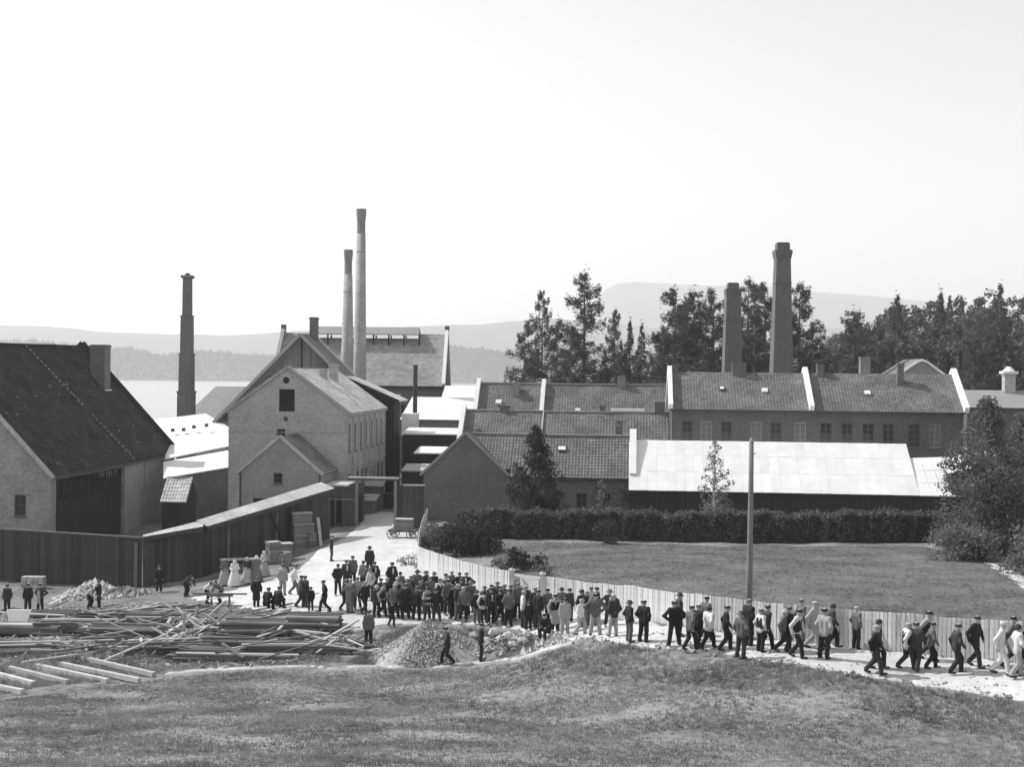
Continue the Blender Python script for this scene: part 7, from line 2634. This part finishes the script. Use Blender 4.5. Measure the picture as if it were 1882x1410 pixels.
# sawhorse with a long pole on it
q = on_ground(405, 1120)
sh_ = tag(empty('sawhorse', tuple(q), 0.1), 'sawhorse carrying a long pole between the two bending people', 'sawhorse')
for x in (-0.5, 0.5):
    for s in (-1, 1):
        m = MB()
        m.beam((x, s * 0.3, 0), (x, s * 0.06, 0.72), 0.07, 0.07)
        m.build('leg', M_LUMBER_O, sh_)
MB().box(-0.7, 0.7, -0.06, 0.06, 0.7, 0.8).build('top_bar', M_LUMBER_O, sh_)
m = MB()
m.tube([Vector((-1.6, 0, 0.86)), Vector((1.5, 0.05, 0.86))], [0.06, 0.05], n=8)
o = m.build('pole', M_LUMBER_O)
o.location = q
tag(o, 'long pole laid over the sawhorse', 'pole')
pstk = tag(empty('stone_stack', tuple(on_ground(62, 1082))), 'square stack of cut stones near the dark fence at left', 'stones')
for k in range(3):
    for j in range(4):
        MB().box(-0.75 + j * 0.38, -0.4 + j * 0.38, -0.3, 0.3, 0.0 + k * 0.27, 0.26 + k * 0.27).build('stone', M_STONE, pstk)
dl = on_ground(140, 1068)
m = MB()
for k in range(3):
    m2 = MB()
brush = tag(empty('brush_pile', tuple(dl)), 'dark pile of brushwood along the foot of the board fence', 'brushwood')
pts = clumps([(x, 0.3 * math.sin(x * 2), 0.35) for x in np.linspace(-3, 2.2, 12)], [0.55] * 12, 160, squash=0.7)
pts = pts[pts[:, 2] > 0]
crown_obj('twigs', pts, nrng.uniform(0.08, 0.2, len(pts)), M_LEAF_D, brush, aspect=0.2)


# ------------------------------------------------------------------ heaps of stone
def heap(name, px, py, rx, ry, h, n, size, material, label, cat, seed, core=None, group=None):
    """A mound with a skin of loose stones."""
    r = np.random.default_rng(seed)
    q = on_ground(px, py)
    e = tag(empty(name, tuple(q)), label, cat, group)
    N, Rr = 40, 10
    vs, fs = [], []
    for k in range(Rr + 1):
        t = k / Rr
        for i in range(N):
            a = 2 * PI * i / N
            rr = t * (1 + 0.10 * math.sin(3 * a + seed) + 0.06 * math.sin(5 * a))
            x, y = rx * rr * math.cos(a), ry * rr * math.sin(a)
            z = h * (1 - t) ** 1.05 + r.normal() * 0.02 + gz(q.x + x, q.y + y) - q.z - 0.06
            vs.append((x, y, z))
    for k in range(Rr):
        for i in range(N):
            fs.append((k * N + i, k * N + (i + 1) % N, (k + 1) * N + (i + 1) % N, (k + 1) * N + i))
    m = MB().add(vs, fs)
    m.build('mound', core or material, e, smooth=True)
    t = np.sqrt(r.random(n))
    a = r.uniform(0, 2 * PI, n)
    x, y = rx * t * np.cos(a), ry * t * np.sin(a)
    z = h * (1 - t) ** 1.05 + ground_z(q.x + x, q.y + y) - q.z
    s = r.gamma(4, size / 4, n)
    oct_v = np.array([(1, 0, 0), (-1, 0, 0), (0, 1, 0), (0, -1, 0), (0, 0, 1), (0, 0, -1)], float)
    oct_f = np.array([(0, 2, 4), (2, 1, 4), (1, 3, 4), (3, 0, 4), (2, 0, 5), (1, 2, 5), (3, 1, 5), (0, 3, 5)])
    V = oct_v[None] * s[:, None, None] * r.uniform(0.5, 1.2, (n, 1, 3)) + r.normal(0, 0.12, (n, 6, 3)) * s[:, None, None]
    ang = r.uniform(0, 2 * PI, n)
    c, sn = np.cos(ang)[:, None], np.sin(ang)[:, None]
    V = np.stack([V[..., 0] * c - V[..., 1] * sn, V[..., 0] * sn + V[..., 1] * c, V[..., 2]], -1)
    V = V + np.stack([x, y, z], 1)[:, None, :]
    F_ = oct_f[None] + (np.arange(n) * 6)[:, None, None]
    o = mesh_np('stones', V.reshape(-1, 3), F_.reshape(-1, 3), material, e)
    o['kind'] = 'stuff'
    return e


heap('gravel_heap', 785, 1206, 2.75, 1.9, 1.72, 9000, 0.045, M_GRAVEL, 'grey conical gravel heap beside the path', 'gravel', 3)
heap('stone_heap', 922, 1196, 1.9, 1.2, 0.5, 130, 0.12, M_STONE, 'low heap of pale stones and weeds right of the gravel', 'stones', 5, core=M_EARTH)
heap('stone_heap', 1012, 1184, 1.2, 0.7, 0.35, 260, 0.10, M_STONE, 'scatter of pale stones where the path meets the road', 'stones', 6, core=M_PATH)
heap('rubble_heap', 172, 1100, 2.6, 1.4, 1.15, 800, 0.12, M_STONE, 'heap of broken brick and stone before the dark fence', 'rubble', 7, core=M_EARTH)
heap('rubble_heap', 222, 1098, 2.2, 1.1, 0.7, 500, 0.11, M_STONE, 'smaller spread of rubble right of the larger heap', 'rubble', 8, core=M_EARTH)
for i, (px, py, s) in enumerate(((895, 1188, 0.32), (872, 1178, 0.3), (910, 1172, 0.35), (935, 1178, 0.3), (945, 1195, 0.28), (905, 1203, 0.3), (868, 1190, 0.26), (960, 1186, 0.25))):
    q = on_ground(px, py)
    m = MB()
    pr = [(0.35, 0), (0.9, 0.15), (1.0, 0.5), (0.7, 0.85), (0.2, 1.0)]
    lathe(m, (0, 0, 0), pr, n=7)
    m.v = [(x * s * rng.uniform(0.8, 1.2), y * s * rng.uniform(0.7, 1.1), z * s * rng.uniform(0.8, 1.1)) for x, y, z in m.v]
    o = m.build('boulder', M_STONE)
    o.location = q + Vector((0, 0, 0.12))
    tag(o, 'pale boulder lying on the stone heap by the path', 'boulder', 'boulders of the stone heap')
shrub(940, 1200, 1.7, 0.8, 'dark weedy bush on the stone heap', M_LEAF, 51, n=16, per=200, size=0.07)
shrub(905, 1196, 1.3, 0.7, 'low weeds at the left of the stone heap', M_WEED, 52, n=12, per=200, size=0.07)
shrub(975, 1192, 1.2, 0.7, 'weedy bush near the person sitting on the stones', M_LEAF, 53, n=12, per=200, size=0.07)

# wood chips, bark and splinters trodden into the yard
YA = to_world([(0, 1120), (250, 1108), (470, 1122), (620, 1140), (660, 1200), (560, 1222), (300, 1232), (100, 1215), (0, 1225)])
P2 = np.array([(p[0], p[1]) for p in YA])
q = nrng.uniform(P2.min(0), P2.max(0), (9000, 2))
q = q[in_poly(q, YA)][:3600]
n = len(q)
z = ground_z(q[:, 0], q[:, 1]) + 0.05
ang = nrng.uniform(0, PI, n)
ln, wd = nrng.gamma(2, 0.09, n) + 0.05, nrng.uniform(0.015, 0.05, n)
dx = np.c_[np.cos(ang), np.sin(ang), nrng.normal(0, 0.25, n)] * ln[:, None]
dy = np.c_[-np.sin(ang), np.cos(ang), nrng.normal(0, 0.3, n)] * wd[:, None]
c = np.c_[q, z]
up_ = np.array([0, 0, 0.02])
V = np.stack([c - dx - dy, c + dx - dy, c + dx + dy, c - dx + dy, c - dx - dy + up_, c + dx - dy + up_, c + dx + dy + up_, c - dx + dy + up_], 1)
fb = np.array([(3, 2, 1, 0), (4, 5, 6, 7), (0, 1, 5, 4), (1, 2, 6, 5), (2, 3, 7, 6), (3, 0, 4, 7)])
o = mesh_np('wood_debris', V.reshape(-1, 3), (fb[None] + (np.arange(n) * 8)[:, None, None]).reshape(-1, 4), mat('wood_chip', 0.3, var=0.8, scale=3, fine=9))
tag(o, 'chips and splinters strewn over the timber yard', 'debris', kind='stuff')
# loose stones along the road
RS = [Vector(p) for p in to_world([(1050, 1178), (1100, 1182), (1200, 1194), (1300, 1205), (1400, 1217), (1500, 1232), (1600, 1249), (1740, 1270), (1882, 1292)])]
sp_ = []
for a_, b2_ in zip(RS[:-1], RS[1:]):
    for k_ in range(34):
        w_ = a_.lerp(b2_, rng.random())
        sp_.append((w_.x + rng.gauss(0, 0.12), w_.y + abs(rng.gauss(0, 0.5)) - 0.1))
for k_ in range(260):
    i_ = rng.randrange(len(FENCE) - 8) + 7
    w_ = FENCE[i_].lerp(RS[min(len(RS) - 1, max(0, i_ - 11))], rng.uniform(0.05, 0.9))
    sp_.append((w_.x + rng.gauss(0, 0.6), w_.y + rng.gauss(0, 0.3)))
sp_ = np.array(sp_)
n = len(sp_)
s = nrng.gamma(3, 0.016, n)[:, None, None]
ov_ = np.array([(1, 0, 0), (-1, 0, 0), (0, 1, 0), (0, -1, 0), (0, 0, 0.7), (0, 0, -0.7)], float)
of_ = np.array([(0, 2, 4), (2, 1, 4), (1, 3, 4), (3, 0, 4), (2, 0, 5), (1, 2, 5), (3, 1, 5), (0, 3, 5)])
V = ov_[None] * s * nrng.uniform(0.6, 1.3, (n, 1, 3)) + np.c_[sp_, ground_z(sp_[:, 0], sp_[:, 1]) + 0.06][:, None, :]
o = mesh_np('road_stones', V.reshape(-1, 3), (of_[None] + (np.arange(n) * 6)[:, None, None]).reshape(-1, 3), mat('road_stone', 0.28, var=0.5, scale=4))
tag(o, 'loose stones scattered along the dusty road', 'stones', kind='stuff')

# ------------------------------------------------------------------ air over the lake and hills
hz_ = MB()
hz_.box(-9500, 9500, -450, 9300, -14.5, 620)
M_HAZE = bpy.data.materials.new('haze')
M_HAZE.use_nodes = True
t = M_HAZE.node_tree
t.nodes.remove(t.nodes['Principled BSDF'])
pv = t.nodes.new('ShaderNodeVolumePrincipled')
pv.inputs['Color'].default_value = (1, 1, 1, 1)
pv.inputs['Density'].default_value = 0.00021
pv.inputs['Anisotropy'].default_value = 0.2
t.links.new(pv.outputs['Volume'], t.nodes['Material Output'].inputs['Volume'])
haze = hz_.build('haze', M_HAZE)
tag(haze, kind='stuff')
